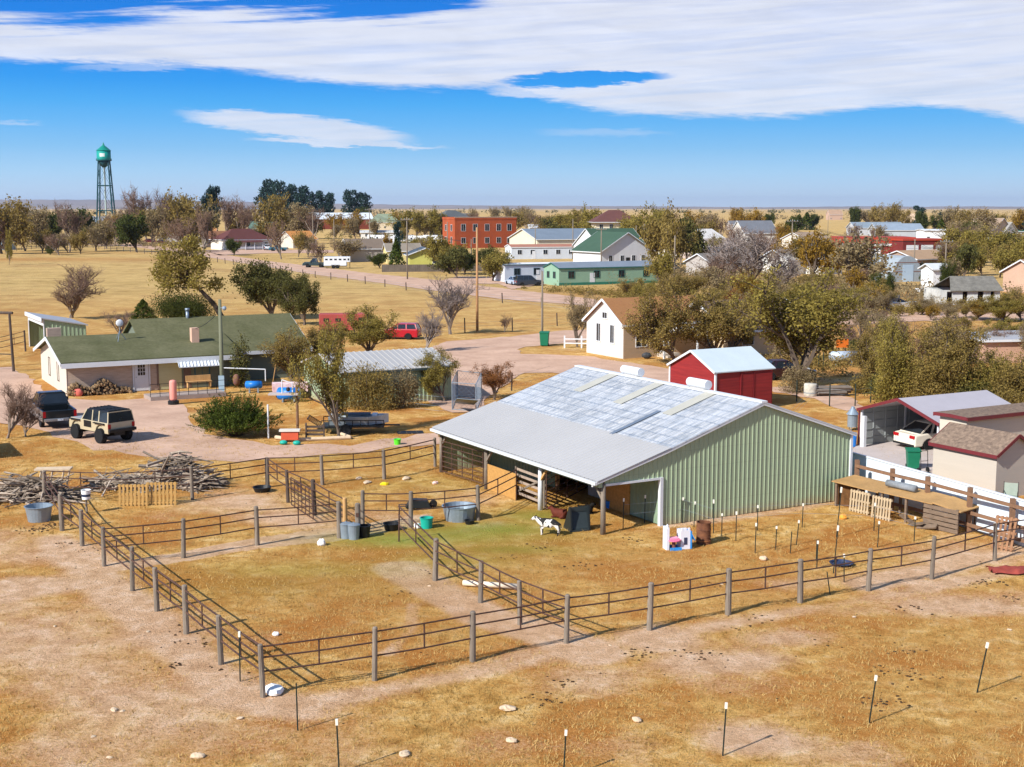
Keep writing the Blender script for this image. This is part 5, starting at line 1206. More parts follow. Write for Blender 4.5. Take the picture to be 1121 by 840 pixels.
sedan('car','bright red station car parked beyond the green metal shed',at(437,371),math.radians(170),carpaint('red_paint','#a51226'),4.2,1.75,1.55,True)
sedan('car','dark car with red lamps half hidden under the big tree',at(858,415)+Vector((0,0,0)),math.radians(10),carpaint('dark_red_paint','#2c1418'),4.6,1.8,1.5)
# trailers
def horse_trailer(label,loc,rz,mat,L,H,W=2.1,nose=1.4,n=4,z0=.6,far=False):
    o=thing('horse_trailer',label,'trailer',loc,rz)
    MB().box(0,L,-W/2,W/2,z0,H).box(L,L+nose,-W/2,W/2,H-1.15,H).build('trailer_body',mat,o,False,.06)
    for k in range(n):
        x=L*(k+.6)/n;MB().box(x-.28,x+.28,-W/2-.012,-W/2-.002,H-.75,H-.42).build('window',GLASS,o)
    MB().box(L+nose*.3,L+nose*.75,-W/2-.012,-W/2-.002,H-.8,H-.35).build('window',GLASS,o)
    wheels(o,(L*.42,L*.42+.85),W/2+.05,.36,.22)
    MB().box(-.1,L,-W/2+.1,W/2-.1,z0-.15,z0-.01).build('chassis',BLKP,o);MB().tube((L+nose*.8,0,0),(L+nose*.8,0,H-1.15),.06,n=8).build('jack',BLKP,o)
    for sy in (-1,1): MB().box(L*.42-.5,L*.42+1.35,sy*(W/2+.04)-.08,sy*(W/2+.04)+.08,.74,.8).build('mudguard',BLKP,o)
    return o
horse_trailer('faded red gooseneck stock trailer parked behind the house',at(350,368),math.radians(6),M('faded_red_paint','#a34a42',.6,.12,.8,fine=.1),3.6,2.3,2.,1.25,3)
ut=thing('utility_trailer','low black utility trailer carrying a pale boat, beside a tree','trailer',at(389,474),.05)
MB().box(-1.9,1.7,-.8,.8,.42,.52).box(1.7,2.6,-.05,.05,.42,.5).build('trailer_deck',BLKP,ut)
mb=MB()
for y in (-.8,.8):
    mb.tube((-1.9,y,.85),(1.7,y,.85),.03,n=6)
    for x in np.arange(-1.9,1.71,.45): mb.tube((x,y,.5),(x,y,.85),.025,n=6)
mb.build('side_rail',BLKP,ut)
mb=MB();mb.path([Vector((-2.0,-.7,.5)),Vector((-2.7,-.7,.95)),Vector((-2.7,.7,.95)),Vector((-2.0,.7,.5))],.03)
for y in (-.35,0,.35): mb.tube((-2.0,y,.5),(-2.7,y,.95),.02,n=5)
mb.build('tail_ramp',BLKP,ut);wheels(ut,(-.5,),.98,.33,.18,RIM)
bo=thing('boat','pale grey aluminium boat sitting on the black utility trailer','boat',at(389,474)+Vector((.1,0,.53)),.05)
def hull(z,s): return [(-1.6,-.62*s,z),(.7,-.62*s,z),(1.5,-.3*s,z+.06),(1.85,0,z+.1),(1.5,.3*s,z+.06),(.7,.62*s,z),(-1.6,.62*s,z)]
a=hull(.0,.75);b_=hull(.5,1.1);c=hull(.5,.92);d=hull(.15,.7);mb=MB();n=7
for lo_,hi_ in ((a,b_),(b_,c),(c,d)): mb.add(lo_+hi_,[(k,(k+1)%n,n+(k+1)%n,n+k) for k in range(n)])
mb.add(d,[tuple(range(n))]);mb.build('hull',M('pale_alloy','#b6c2c8',.4,.1,2.,metal=.3),bo)
MB().slab([(-.9,-.5,.62),(.8,-.5,.62),(.8,.5,.62),(-.9,.5,.62)],.03).build('cover',M('dark_cover','#2b3742',.6,.2,3.),bo)
MB().box(-1.5,-1.2,-.5,.5,.48,.6).box(.9,1.2,-.4,.4,.5,.6).build('seat',WTR,bo)
# poles
PWD=M('pole_wood','#7b6f60',.9,.15,3.,stretch=(1,1,.1));PWL=M('pale_pole_wood','#a37b55',.9,.12,3.,stretch=(1,1,.1))
def cable(label,a,b,sag,n=3,r=.03):
    mb=MB()
    for k in range(n):
        off=Vector((-.6+.6*k,-.14,0)) if n>1 else Vector((0,0,0));P=[a.lerp(b,i/12)+off-Vector((0,0,sag*4*(i/12)*(1-i/12))) for i in range(13)];mb.path(P,r,4)
    return tag(mb.build('power_line',BLKP),label,'power line')
def pole(px,py,ty,label,mat=None,cross=0,r=.14,light=False):
    b=at(px,py);h=hg(px,py,ty);o=thing('utility_pole',label,'utility pole',b,0,'wooden utility poles')
    MB().lathe([(r,-.1),(r*.95,h*.3),(r*.7,h)],(0,0,0),10).build('pole_shaft',mat or PWD,o,True)
    if cross:
        for k in range(cross): MB().box(-1.1,1.1,-.2,-.08,h-.5-k*.9,h-.38-k*.9).build('crossarm',PWD,o)
        for x in (-1,-.4,.4,1): MB().lathe([(.05,h-.38),(.06,h-.25),(.02,h-.18)],(x,-.14,0),8).build('insulator',GALV,o)
    if light: MB().tube((0,0,h-.6),(.5,-.9,h-.5),.03,n=6).ball((.5,-.9,h-.55),.16,10,6).build('lamp_arm',GALV,o)
    return o,h
pole(243.5,431,328,'green grey utility pole standing in front of the house porch',M('green_pole','#6d6f5a',.9,.1,2.,stretch=(1,1,.1)),0,.16,True)
MB().box(-.2,.2,-.25,-.15,.2,1.3).build('meter_box',M('meter_blue','#8ea2ae',.5,.06,1.),bpy.data.objects['utility_pole'])
pole(522.5,363,249,'tall pale utility pole rising from the dry field beside the bare tree',PWL)
pole(593.5,377,297,'grey pole standing directly behind the lone green trash bin',PWD,0,.11)
# ================= trees =================
BARK=M('bark','#6f6052',.95,.2,2.,stretch=(1,1,.3),fine=.3)
BARKG=M('grey_bark','#8f8174',.95,.18,2.,fine=.25)
BARKD=M('dark_bark','#4a3d33',.95,.2,2.,fine=.3)
def leafm(n,c,c2,trans=.42,isl=.5,scale=1.1): return M(n,c,.8,.2,scale,c2=c2,trans=trans,island=isl,spec=.1)
LM={'elm':leafm('olive_leaves','#93853d','#bba757'),'gold':leafm('gold_leaves','#a8812f','#b9963f'),'rust':leafm('rust_leaves','#9a6136','#b07a48'),
 'green':leafm('dark_green_leaves','#4a5626','#6b7038'),'juniper':leafm('juniper_needles','#3f4f1a','#66732e',.2,.5),'pine':leafm('pine_needles','#233a36','#39504a',.1,.4),
 'brown':leafm('brown_leaves','#a48e64','#b8a47a'),'mix':leafm('autumn_olive_leaves','#9a8443','#b59d5c'),'dolive':leafm('dusky_olive_leaves','#5f6032','#868048'),
 'bare':M('twig_grey','#8e8078',.95,.15,1.,island=.4),'bareb':M('twig_brown','#7c6353',.95,.15,1.,island=.4)}
def grow(rr,near,trunk_h=.14,spread=.55,up=.3,limbs=5,r0=.022,dens=1.):
    """open crowned tree of unit height: limbs leave low and every branch carries side branches along its length"""
    tb=MB();tw=MB();pts=[];mx=4 if near else 3
    def br(p,d,l,r,lv):
        segs=3 if lv<=1 else 2;P=[p];q=p
        for s_ in range(segs):
            d=(d+Vector((rr.gauss(0,.16),rr.gauss(0,.16),rr.gauss(0,.08)+(up*.25 if lv>0 else 0)))).normalized();e=q+d*l/segs
            (tb if lv<=1 else tw).tube(q,e,r*(1-s_/segs*.45),r*(1-(s_+1)/segs*.45),6 if lv==0 else (4 if lv==1 else 3),cap=False);q=e;P.append(q)
        if lv>=mx-1: pts.extend((x,l) for x in P[1:])
        if lv>=mx: return
        k={0:limbs,1:5 if near else 5,2:4 if near else 3,3:3}[lv];a0=rr.uniform(0,6.28)
        for i in range(k):
            f=(.55+.45*i/k) if lv==0 else (.28+.72*(i+.6)/k);x=f*segs;j=min(segs-1,int(x));st=P[j].lerp(P[j+1],x-j)
            a=a0+2.4*i+rr.gauss(0,.3);t_=spread*rr.uniform(.6,1.4)*(1 if lv==0 else 1.25);u=d.orthogonal().normalized();v=d.cross(u)
            nd=(d*math.cos(t_)+(u*math.cos(a)+v*math.sin(a))*math.sin(t_)+Vector((0,0,up*.6))).normalized()
            br(st,nd,l*({0:3.2,1:.5,2:.52,3:.5}[lv])*rr.uniform(.7,1.2),r*(.62 if lv==0 else .5),lv+1)
        if lv==0: br(q,(d+Vector((rr.gauss(0,.2),rr.gauss(0,.2),.3))).normalized(),l*3.4,r*.7,1)
    br(Vector((0,0,-.01)),Vector((rr.gauss(0,.08),rr.gauss(0,.08),1)).normalized(),trunk_h,r0,0)
    return tb,tw,pts
def leafquads(nr,pts,per,size,sp,flat=0.):
    P=np.array([list(p) for p,_ in pts]);L=np.array([l for _,l in pts])
    C=np.repeat(P,per,0)+nr.normal(0,1,(len(P)*per,3))*sp
    N=len(C);a=nr.normal(0,1,(N,3));a/=np.linalg.norm(a,axis=1)[:,None];b=nr.normal(0,1,(N,3));b-=a*(a*b).sum(1)[:,None];b/=np.linalg.norm(b,axis=1)[:,None]
    s=size*nr.uniform(.6,1.4,(N,1));a=a*s*.5;b=b*s*.32
    V=np.stack([C-a,C-b*1.0,C+a,C+b],1).reshape(-1,3)
    F=np.arange(N*4).reshape(N,4);return V,F
def conepts(nr,n,w,lump=.25,z0=.06,power=1.):
    z=z0+(1-z0)*nr.random(n)**1.15;r=w*(1-(z-z0)/(1-z0))**power;an=nr.uniform(0,2*PI,n)
    rr_=r*(.45+.55*np.sqrt(nr.random(n)))*(1+lump*np.sin(an*3+z*17)+lump*.7*np.sin(an*5-z*29))
    return np.stack([rr_*np.cos(an),rr_*np.sin(an),z+nr.normal(0,.01,n)-rr_*.25],1)
def blobpts(nr,n,w,h,lobes=14,z0=.5):
    """low spreading shrub: many ragged lobes"""
    c=np.stack([nr.uniform(-.42,.42,lobes)*w*2*.8,nr.uniform(-.42,.42,lobes)*w*2*.8,nr.uniform(.15,.62,lobes)*h],1);rad=nr.uniform(.2,.38,lobes)*h
    k=nr.integers(0,lobes,n);d=nr.normal(0,1,(n,3));d/=np.linalg.norm(d,axis=1)[:,None];p=c[k]+d*rad[k][:,None]*nr.uniform(.6,1.15,(n,1));p[:,2]=np.abs(p[:,2]);return p
PROTO={}
def quadmesh(nm,C,size,mat,nr,asp=.5):
    N=len(C);a=nr.normal(0,1,(N,3));a/=np.linalg.norm(a,axis=1)[:,None];b=nr.normal(0,1,(N,3));b-=a*(a*b).sum(1)[:,None];b/=np.linalg.norm(b,axis=1)[:,None]
    s=size*nr.uniform(.6,1.4,(N,1));V=np.stack([C-a*s*.5,C-b*s*asp*.5,C+a*s*.5,C+b*s*asp*.5],1).reshape(-1,3);return npmesh(nm,V,np.arange(N*4).reshape(N,4),mat)
def mesh_of(mb,nm,mat):
    me=bpy.data.meshes.new(nm);me.from_pydata([tuple(v) for v in mb.v],[],mb.f);me.materials.append(mat);me.update();return me
def proto(kind,near,seed):
    key=(kind,near,seed)
    if key in PROTO: return PROTO[key]
    rr=random.Random(seed*77+len(kind));nr=np.random.default_rng(seed*13+len(kind)+(5 if near else 0));mat=LM[kind]
    if kind in('bare','bareb'):
        tb,tw,pts=grow(rr,near,.10,.5 if kind=='bare' else .62,.32,5,.02)
        for p,l in pts:
            for _ in range(2 if near else 4):
                d=Vector((rr.gauss(0,.7),rr.gauss(0,.7),rr.uniform(.1,1.1))).normalized();tw.tube(p,p+d*rr.uniform(.03,.08)*(1 if near else 1.3),.0014 if near else .0024,.0006 if near else .0012,3,cap=False)
        tm=mesh_of(tb,'trunk',BARKG);cm=mesh_of(tw,'crown',mat);allv=tb.v+tw.v
    elif kind in('juniper','pine') :
        if kind=='juniper': C=conepts(nr,8000 if near else 1800,.30,.22,.04,.8);tb=MB()
        else:
            lob=[(nr.uniform(-.16,.16),nr.uniform(-.16,.16),z,.10+.10*math.sin(z*3.)) for z in np.linspace(.28,.9,9)];tb=MB();L_=[]
            for x,y,z,r in lob:
                d=nr.normal(0,1,(170,3));d/=np.linalg.norm(d,axis=1)[:,None];L_.append(np.array([x,y,z])+d*np.array([r,r,r*.62])*nr.uniform(.55,1.1,(170,1)))
                tb.tube((0,0,z-.06),(x,y,z),.006,.003,3,cap=False)
            C=np.concatenate(L_)
        cm=quadmesh('crown',C,.04 if near else .075,mat,nr,.4);tb.tube((0,0,-.02),(0,0,.9),.022,.004,7);tm=mesh_of(tb,'trunk',BARKD);allv=[Vector(c) for c in C[::10]]
    else:
        sp_={'green':.62,'dolive':.62}.get(kind,.56)
        tb,tw,pts=grow(rr,near,.09 if kind in('green','dolive') else .12,sp_,.26,5,.022)
        dens={'elm':12,'gold':11,'rust':10,'green':17,'brown':6,'mix':10,'dolive':15}[kind]
        V,F=leafquads(nr,pts,int(dens*1.4) if near else int(dens*1.5),.0155 if near else .034,.022 if near else .034)
        cm=npmesh('crown',V,F,mat)
        tb.add(tw.v,tw.f)
        tm=mesh_of(tb,'trunk',BARK if kind!='green' else BARKD);allv=[Vector(v) for v in V[::8]]
    zs=np.array([v.z for v in allv]);rs=np.array([math.hypot(v.x,v.y) for v in allv])
    H=np.percentile(zs,99.3);W=2*np.percentile(rs,93)
    PROTO[key]=(tm,cm,H,W);return PROTO[key]
TREES=[]
def tree(px,py,top,width,kind,label,near=False,seed=None,group=None,cat='tree',name='tree',lean=None,foot=None):
    """surveyed foot row, crown top row and crown width in photo pixels"""
    b=at(px,py);h=hg(px,py,top);w=width*b.y/F_
    seed=(R.randint(1,3 if not near else 4) if seed is None else seed)
    tm,cm,H,W=proto(kind,near,seed)
    o=thing(name,label,cat,b,R.uniform(0,6.28),group)
    o.scale=(w/W,w/W,h/H)
    link('trunk',tm,o);link('crown',cm,o);TREES.append(o);return o
def shrub(px,py,top,width,kind,label,near=True,dep=.8,n=None,group=None,leaf=None,seed=None,name='shrub'):
    b=at(px,py);h=hg(px,py,top);w=width*b.y/F_;nr=np.random.default_rng(int(px*31+py));n=n or int(5200*max(1,w*h/6))
    n=min(n,30000);C=blobpts(nr,n,.5,1.,30);C[:,0]*=w*.95;C[:,1]*=w*.95*dep;C[:,2]*=h*1.02
    sz=leaf or max(.09,b.y/F_*1.6)
    o=thing(name,label,'shrub',b,0,group);link('crown',quadmesh('crown',C,sz,LM[kind],nr,.45),o)
    tb=MB()
    for k in range(9):
        a=R.uniform(0,6.28);q=Vector((math.cos(a)*w*.3,math.sin(a)*w*.3*dep,h*.7));tb.tube((0,0,0),q*.5+Vector((0,0,h*.05)),.035,.02,5,cap=False).tube(q*.5+Vector((0,0,h*.05)),q,.02,.008,4,cap=False)
    tb.build('stem',BARKD if kind in('juniper','green') else BARK,o);return o
# ---- around the yard (each one read off the photo)
# leaning cottonwood behind the house: its own skeleton
def leaning():
    rr=random.Random(21);b=at(246,352);o=thing('tree','tree leaning hard to the left behind the green roofed house','tree',b)
    tb=MB();S=b.y/F_;path=[Vector((0,0,0)),Vector((-12*S,0,20*S)),Vector((-27*S,0,36*S)),Vector((-40*S,0,46*S))]
    for k,(a,c) in enumerate(zip(path,path[1:])): tb.tube(a,c,.34-.07*k,.27-.07*k,9,cap=False)
    pts=[]
    cl=[(-50,62,14),(-38,74,13),(-60,50,12),(-42,58,14),(-68,66,10),(-30,60,10),(-55,76,11),(-25,48,9),(-72,54,8),(-46,42,8),(-22,66,8),(-62,38,8),(-12,40,7),(-34,84,7)]
    for cx,cz,cr in cl:
        y=rr.uniform(-18,18)*S;c=Vector((cx*S,y,cz*S));src=path[3] if cz>45 else path[2];tb.tube(src,c,.1,.03,5,cap=False)
        for _ in range(14):
            d=Vector((rr.gauss(0,1),rr.gauss(0,1),rr.gauss(0,.8)));d=d.normalized()*cr*S*rr.uniform(.35,1.05);tb.tube(c,c+d,.03,.01,3,cap=False);pts.append((c+d,1))
    nr=np.random.default_rng(5);V,F=leafquads(nr,pts,34,.27,.42)
    link('trunk',mesh_of(tb,'trunk',BARKD),o);link('crown',npmesh('crown',V,F,LM['elm']),o)
leaning()
N=True
tree(298,350,288,72,'dolive','dense dusky olive tree behind the house, left of a pair',N,1)
tree(333,356,303,52,'dolive','dense dusky olive tree behind the house, right of a pair',N,2)
tree(157,350,328,28,'juniper','small pointed dark juniper behind the house roof',N,1,cat='tree')
shrub(203,352,318,66,'green','broad dark green shrub behind the house roof under the leaning tree',dep=.7)
tree(78,348,291,78,'bareb','leafless brown tree in the dry field beyond the pale green shed',N,1)
tree(130,368,340,36,'bareb','leafless brush behind the house roof near the satellite dish',N,2,cat='shrub',name='bare_shrub')
tree(493,366,303,54,'bare','leafless grey tree by the pale pole at the gravel lot',N,3)
tree(466,386,337,46,'bare','pale leafless tree at the right end of the white metal roof',N,2)
tree(405,392,336,60,'elm','bushy olive tree between the red trailer and the red car',N,3)
tree(362,400,354,56,'mix','brownish olive tree at the left end of the white metal roof',N,1)
tree(371,481,360,76,'elm','twin trunk olive tree in front of the metal shed, pale bark',N,2)
tree(320,424,360,58,'mix','yellowing tree growing against the right end of the house',N,4)
shrub(264,424,362,22,'dolive','dark vine like shrub at the corner of the house wings',n=2500,leaf=.16)
shrub(402,449,393,58,'mix','tall brown shrub against the front of the metal shed, left one',leaf=.12,dep=.5)
shrub(441,447,398,38,'brown','tall brown shrub against the front of the metal shed, right one',leaf=.12,dep=.5)
tree(487,440,383,56,'elm','yellow green tree at the right corner of the metal shed',N,1)
tree(541,438,400,44,'rust','small rust leaved tree above the barn roof by the kennel',N,3)
tree(552,364,344,13,'bareb','tiny sapling in the dry field by the gravel lot',N,3,cat='sapling',name='sapling')
tree(632,380,320,44,'brown','young thin leaved tree behind the short white rail fence',N,2)
def spray(px,py,top,width,kind,label,n=420):
    b=at(px,py);h=hg(px,py,top);w=width*b.y/F_;rr=random.Random(6);nr=np.random.default_rng(6);L=[];tb=MB()
    for k in range(n):
        a=rr.uniform(0,6.28);f=math.sqrt(rr.random());x=math.cos(a)*w*.5*f*rr.uniform(.8,1.12);y=math.sin(a)*w*.34*f*rr.uniform(.8,1.1)
        z=h*(1-.55*f*f)*rr.uniform(.62,1.12);tip=Vector((x*1.05,y*1.05,z));st=Vector((x*.45,y*.45,max(.05,z*.15)))
        for s_ in range(64):
            u=.35+.65*rr.random();q=st.lerp(tip,u);r=.16*(1.15-u);L.append((q.x+rr.gauss(0,r),q.y+rr.gauss(0,r),max(.03,q.z+rr.gauss(0,r*.8))))
        if k%5==0: tb.tube(st*.2,tip,.025,.008,4,cap=False)
    o=thing('shrub',label,'shrub',b);link('crown',quadmesh('crown',np.array(L),.11,LM[kind],nr,.35),o);tb.build('stem',BARKD,o);return o
spray(258,478,430,96,'juniper','large spreading dark green juniper in front of the house')
tree(722,372,322,48,'brown','thin brown tree rising over the cottage roof',N,3)
tree(784,396,320,82,'mix','wide olive brown tree between the cottage and the low tan house',N,3)
tree(740,398,313,96,'mix','big spreading olive brown tree in front of the white cottage',N,1)
tree(700,352,318,46,'mix','brownish tree behind the cottage roof',N,4)
tree(800,392,322,64,'mix','olive brown tree in front of the low tan house, left of the biggest tree',N,2)
tree(873,426,299,128,'elm','biggest olive tree, right of the red shed',N,4)
shrub(872,430,394,40,'brown','bare brownish shrub at the foot of the biggest olive tree',leaf=.12)
tree(8,480,420,60,'bareb','thin leafless bush beside the black pickup at the left edge',N,4,cat='shrub',name='bare_shrub')
tree(28,478,445,34,'bareb','small leafless bush just left of the black pickup',N,2,cat='shrub',name='bare_shrub')
cl=[(966,430,356,56,'mix',1,'gold tinted tree in the thicket right of the silver tank'),(992,446,350,76,'elm',2,'tall olive tree in the thicket behind the carport, left one'),(1036,448,352,74,'mix',3,'tall brown olive tree in the thicket behind the carport, middle one'),
 (1078,447,384,66,'elm',1,'round olive tree in the thicket behind the carport, right one'),(1116,452,392,60,'mix',4,'olive tree at the right edge behind the garage'),(1020,400,346,60,'brown',2,'brown leaved tree at the back of the thicket by the upper lane'),
 (968,392,340,60,'brown',4,'thin brown tree between the silver tank and the upper lane')]
for px,py,tp,w_,k,s,l in cl: tree(px,py,tp,w_,k,l,N,s)
for px,py,tp,w_,k,l in [(952,430,408,40,'mix','yellow brown shrub below the silver tank'),(978,438,406,50,'dolive','dark olive undergrowth at the left end of the thicket'),(1015,450,415,60,'mix','olive undergrowth behind the grey carport roof'),(1060,452,414,56,'dolive','dark olive undergrowth behind the carport, right part'),(1100,456,418,60,'mix','olive undergrowth above the maroon garage eave'),
 (941,388,368,30,'dolive','dark shrub behind the silver propane tank'),(1060,392,372,60,'brown','brown brush between the thicket and the white flat roof'),(800,440,418,60,'brown','brown grassy brush behind the barn ridge by the red shed'),(880,455,430,70,'brown','low brown weeds along the back of the barn')][:8]:
    shrub(px,py,tp,w_,k,l,leaf=.14,dep=.8)

for px,py,tp,w_,k,l in [(985,448,384,60,'elm','rounded olive thicket bush behind the carport, far left of the bush row'),(1022,450,378,62,'mix','golden brown thicket bush behind the middle of the carport roof'),(1062,450,388,60,'elm','rounded olive thicket bush behind the right end of the carport roof'),(1098,452,392,56,'mix','golden brown thicket bush above the maroon garage eave')]:
    shrub(px,py,tp,w_,k,l,leaf=.15,dep=.7,n=9000)
# ================= background town =================
drumtank('propane_tank','silver propane tank under the trees right of the biggest olive tree',923,400,2.1,.42,M('silver_tank','#a9b4c0',.4,.1,1.,metal=.2),.15,.35)
sg=thing('orange_sign','orange board on two dark posts behind the silver propane tank','sign',at(921,398),.1)
MB().box(-.5,.55,-.03,.0,1.35,2.05).build('board',M('orange_board','#d0681c',.7,.1,4.),sg)
for x in (-.3,.3): MB().tube((x,.04,0),(x,.04,1.8),.05,n=6).build('post',BLKP,sg)
br_=thing('white_barrel','weathered white barrel beside the log stack','barrel',at(887,434));MB().lathe([(.42,0),(.46,.1),(.46,.8),(.42,.9)],(0,0,0),18).build('barrel_body',M('dirty_white','#b8b2a4',.8,.25,4.),br_,True);MB().lathe([(.47,.25),(.47,.3)],(0,0,0),18).build('hoop',GALV,br_)
ls=thing('log_stack','stack of grey logs behind the barn ridge','log stack',at(913,434),GA*.2)
lr=random.Random(3)
for k in range(12): MB().tube((-1.2+lr.uniform(-.2,.1),-.2+lr.uniform(0,.7),.1+.17*(k%4)),(1.1+lr.uniform(-.3,.3),-.2+lr.uniform(0,.7),.1+.17*(k%4)),.1,n=8).build('log',M('grey_log','#6f655c',.9,.2,3.),ls)
wire_run('wire_fence','thin wire fence on steel posts across the yard behind the barn',[(862,470),(890,440),(925,444),(960,440)],(1.,.7,.4),.006)
for k,(px,py) in enumerate(((872,440),(908,445),(936,445),(953,441),(842,417),(853,415),(896,404),(901,404))):
    q=tag(MB().tube((0,0,0),(0,0,1.5),.04,n=6).build('steel_stake',TPOST,loc=at(px,py)),'thin dark steel stake in the yard beyond the barn','stake','thin steel stakes beyond the barn')
# --- far buildings
def col_h(name,label,px,py,L,W,he,hr,wc,rc,rz=GA,wins=(),doors=(),hip=0,over=.3,cat='house',trim=None,chim=None):
    return house(name,label,at(px,py),rz,L,W,he,hr,M(wc[1:]+'_wall',wc,.8,.06,.4,fine=.08),M(rc[1:]+'_roof',rc,.9,.08,.4,fine=.12),trim=trim,over=over,wins=wins,doors=doors,hip=hip,cat=cat,chim=chim)
def ww(sd_,n,L,z=1.1,w=1.,h=1.2,a=.12,b=.88): return [(sd_,L*(a+(b-a)*(k/(max(1,n-1)))),z,w,h) for k in range(n)]
WH='#dcdedd'
# brick block, two storeys
bk0=at(498,272);BL=28
house('brick_building','two storey red brick building with rows of white trimmed windows',bk0,math.radians(24),22,11,9.4,9.5,M('red_brick','#a14e2d',.85,.15,.3,fine=.15),M('flat_roof_grey','#6d6660',.9,.1,.3),over=.05,th=.05,fascia=False,
  wins=[('f',x,z,1.5,h) for x in (3.,7.2,11.4,15.6,19.4) for z,h in ((5.6,2.2),(1.6,1.8))]+[('l',y,z,1.4,2.) for y in (3,8) for z in (1.6,5.6)],doors=[('f',21,1.2,2.5,BLKP)],cat='building')
bb=bpy.data.objects['brick_building']
MB().box(-.1,22.1,-.12,.25,9.3,10.1).box(-.1,.25,.26,10.8,9.3,10.1).box(21.8,22.12,.26,10.8,9.3,10.1).box(-.1,22.1,10.81,11.1,9.3,10.1).build('parapet',M('red_brick','#9a4226'),bb)
MB().box(-.14,22.16,-.18,-.13,9.95,10.18).build('coping',M('pale_coping','#b39a86',.8,.1,1.),bb)
col_h('house','dark hip roofed building just behind the left end of the brick building',486,262,14,14,8.5,12,'#8b8377','#565a5c',hip=5,cat='building')
# school like hall
col_h('hall','long low hall with pale metal roof and dark brick wall, left of centre',346,251,36,26,6.2,10,'#8c4a34','#ccd3d8',math.radians(14),wins=ww('f',6,34,1.5,1.6,1.6),cat='building')
MB().box(0,34,-8,-.02,0,3.6).build('brick_annex',M('dark_red_wall','#7b3b2b',.85,.1,.4,fine=.1),bpy.data.objects['hall'])
col_h('house','cream house with dull green hip roof right of the long pale roofed hall',405,252,18,15,4.6,9.5,'#cdbfa2','#7f8a72',math.radians(8),hip=5,wins=ww('f',3,18))
# mobile homes
def mobile(name,label,px,py,rz,L,W,he,hr,wc,rc,n,trimc=None,end=2,skirt=None):
    o=col_h(name,label,px,py,L,W,he,hr,wc,rc,rz,wins=ww('f',n,L,1.25,1.1,1.1)+ww('l',end,W,1.25,.8,1.,.3,.7),doors=[('f',L*.33,.95,2.,WTR)],over=.15,cat='mobile home',trim=trimc)
    if skirt: MB().box(-.03,L+.03,-.06,-.01,-.1,.45).build('skirt',skirt,o)
    return o
DB=M('slate_trim','#48606b',.6,.1,1.)
mobile('mobile_home','white and pale blue mobile home with flat white roof behind the dark parked car',552.5,309,math.radians(23),20,5.4,3.,3.15,'#b4bfc9','#d5d8da',5,DB)
MB().box(-.03,-.005,0.,5.4,0,3.).build('white_end',WTR,bpy.data.objects['mobile_home'])
mobile('mobile_home','mint green mobile home with grey roof and dark green skirting',612,313,math.radians(26),19.5,5.6,2.9,3.7,'#86a58c','#77818c',4,M('teal_trim','#2f5f58',.6,.1,1.),2,M('teal_skirt','#2f6f5c',.6,.1,1.))
mobile('mobile_home','long pale mobile home with red brown roof edge in front of the big metal hall',560,284,math.radians(14),18,7,3.,3.6,'#c3cad0','#a4705c',5)
col_h('church_hall','white gabled house with dark green roof above the mint mobile home',656,291,12,13,4.4,8.2,'#d9dbdc','#3c5544',math.radians(24),wins=ww('f',2,12)+ww('r',4,13,1.3,.9,1.5),cat='house')
q=bpy.data.objects['church_hall']
col_h('house','white gable end of the green roofed house, facing the lane',690,292,10,13,4.6,8.6,'#d9dbdc','#3c5544',math.radians(24)-PI/2+.9,wins=ww('l',2,13)+ww('f',2,10)) if False else None
house('house','broad white gable fronted house with green roof beside the mint mobile home',at(714,292),math.radians(118),12,13.5,3.6,7.6,WTR,M('3c5544_roof','#3c5544'),over=.5,wins=[('l',y,1.2,.9,1.4) for y in (2.5,5,8,11)],doors=[('l',6.5,1.,2.1,BLKP)])
# large metal hall
house('metal_hall','large low metal hall with slate blue roof and cream wall behind the mobile homes',at(588,281),math.radians(20),30,22,4.6,7.2,M('cream_hall','#cfc6ae',.7,.06,.4),M('slate_roof','#77828c',.5,.08,.3,fine=.1),over=.4,cat='building',wins=())
MB().box(14,32,-.08,-.01,0,4.2).build('timber_cladding',M('orange_timber','#a8753e',.8,.25,.8,fine=.2,stretch=(3,3,.3)),bpy.data.objects['metal_hall'])
house('apartment_house','two storey cream building with maroon hip roof',at(652,268),math.radians(4),15,13,8.6,12.2,M('cream_render','#c9bfa6',.8,.05,.4),M('maroon_roof','#5d3b36',.9,.1,.4),over=1.2,hip=5.5,wins=[('f',x,z,1.2,1.8) for x in (2,5.6,9.4,13) for z in (1.2,5.4)],cat='building')
house('yellow_house','small yellow green house with dark blue roof facing the dirt road',at(485,293),math.radians(100),8.,7.4,2.9,4.3,M('lime_siding','#b6b35e',.75,.05,.8,fine=.08),M('navy_roof','#47525c',.8,.1,.6),over=.6,wins=[('l',1.5,1.,1.5,1.3)],cat='house')
col_h('house','small cream house left of the yellow green house behind a dark conifer',424,289,8,8,3.,4.6,'#cdbf85','#8a7f70',math.radians(12),wins=ww('f',2,8))
col_h('house','grey shed roofed house behind the white stock trailer',382,287,9,9,3.2,5.4,'#a29a90','#77685a',math.radians(20),wins=ww('l',1,9))
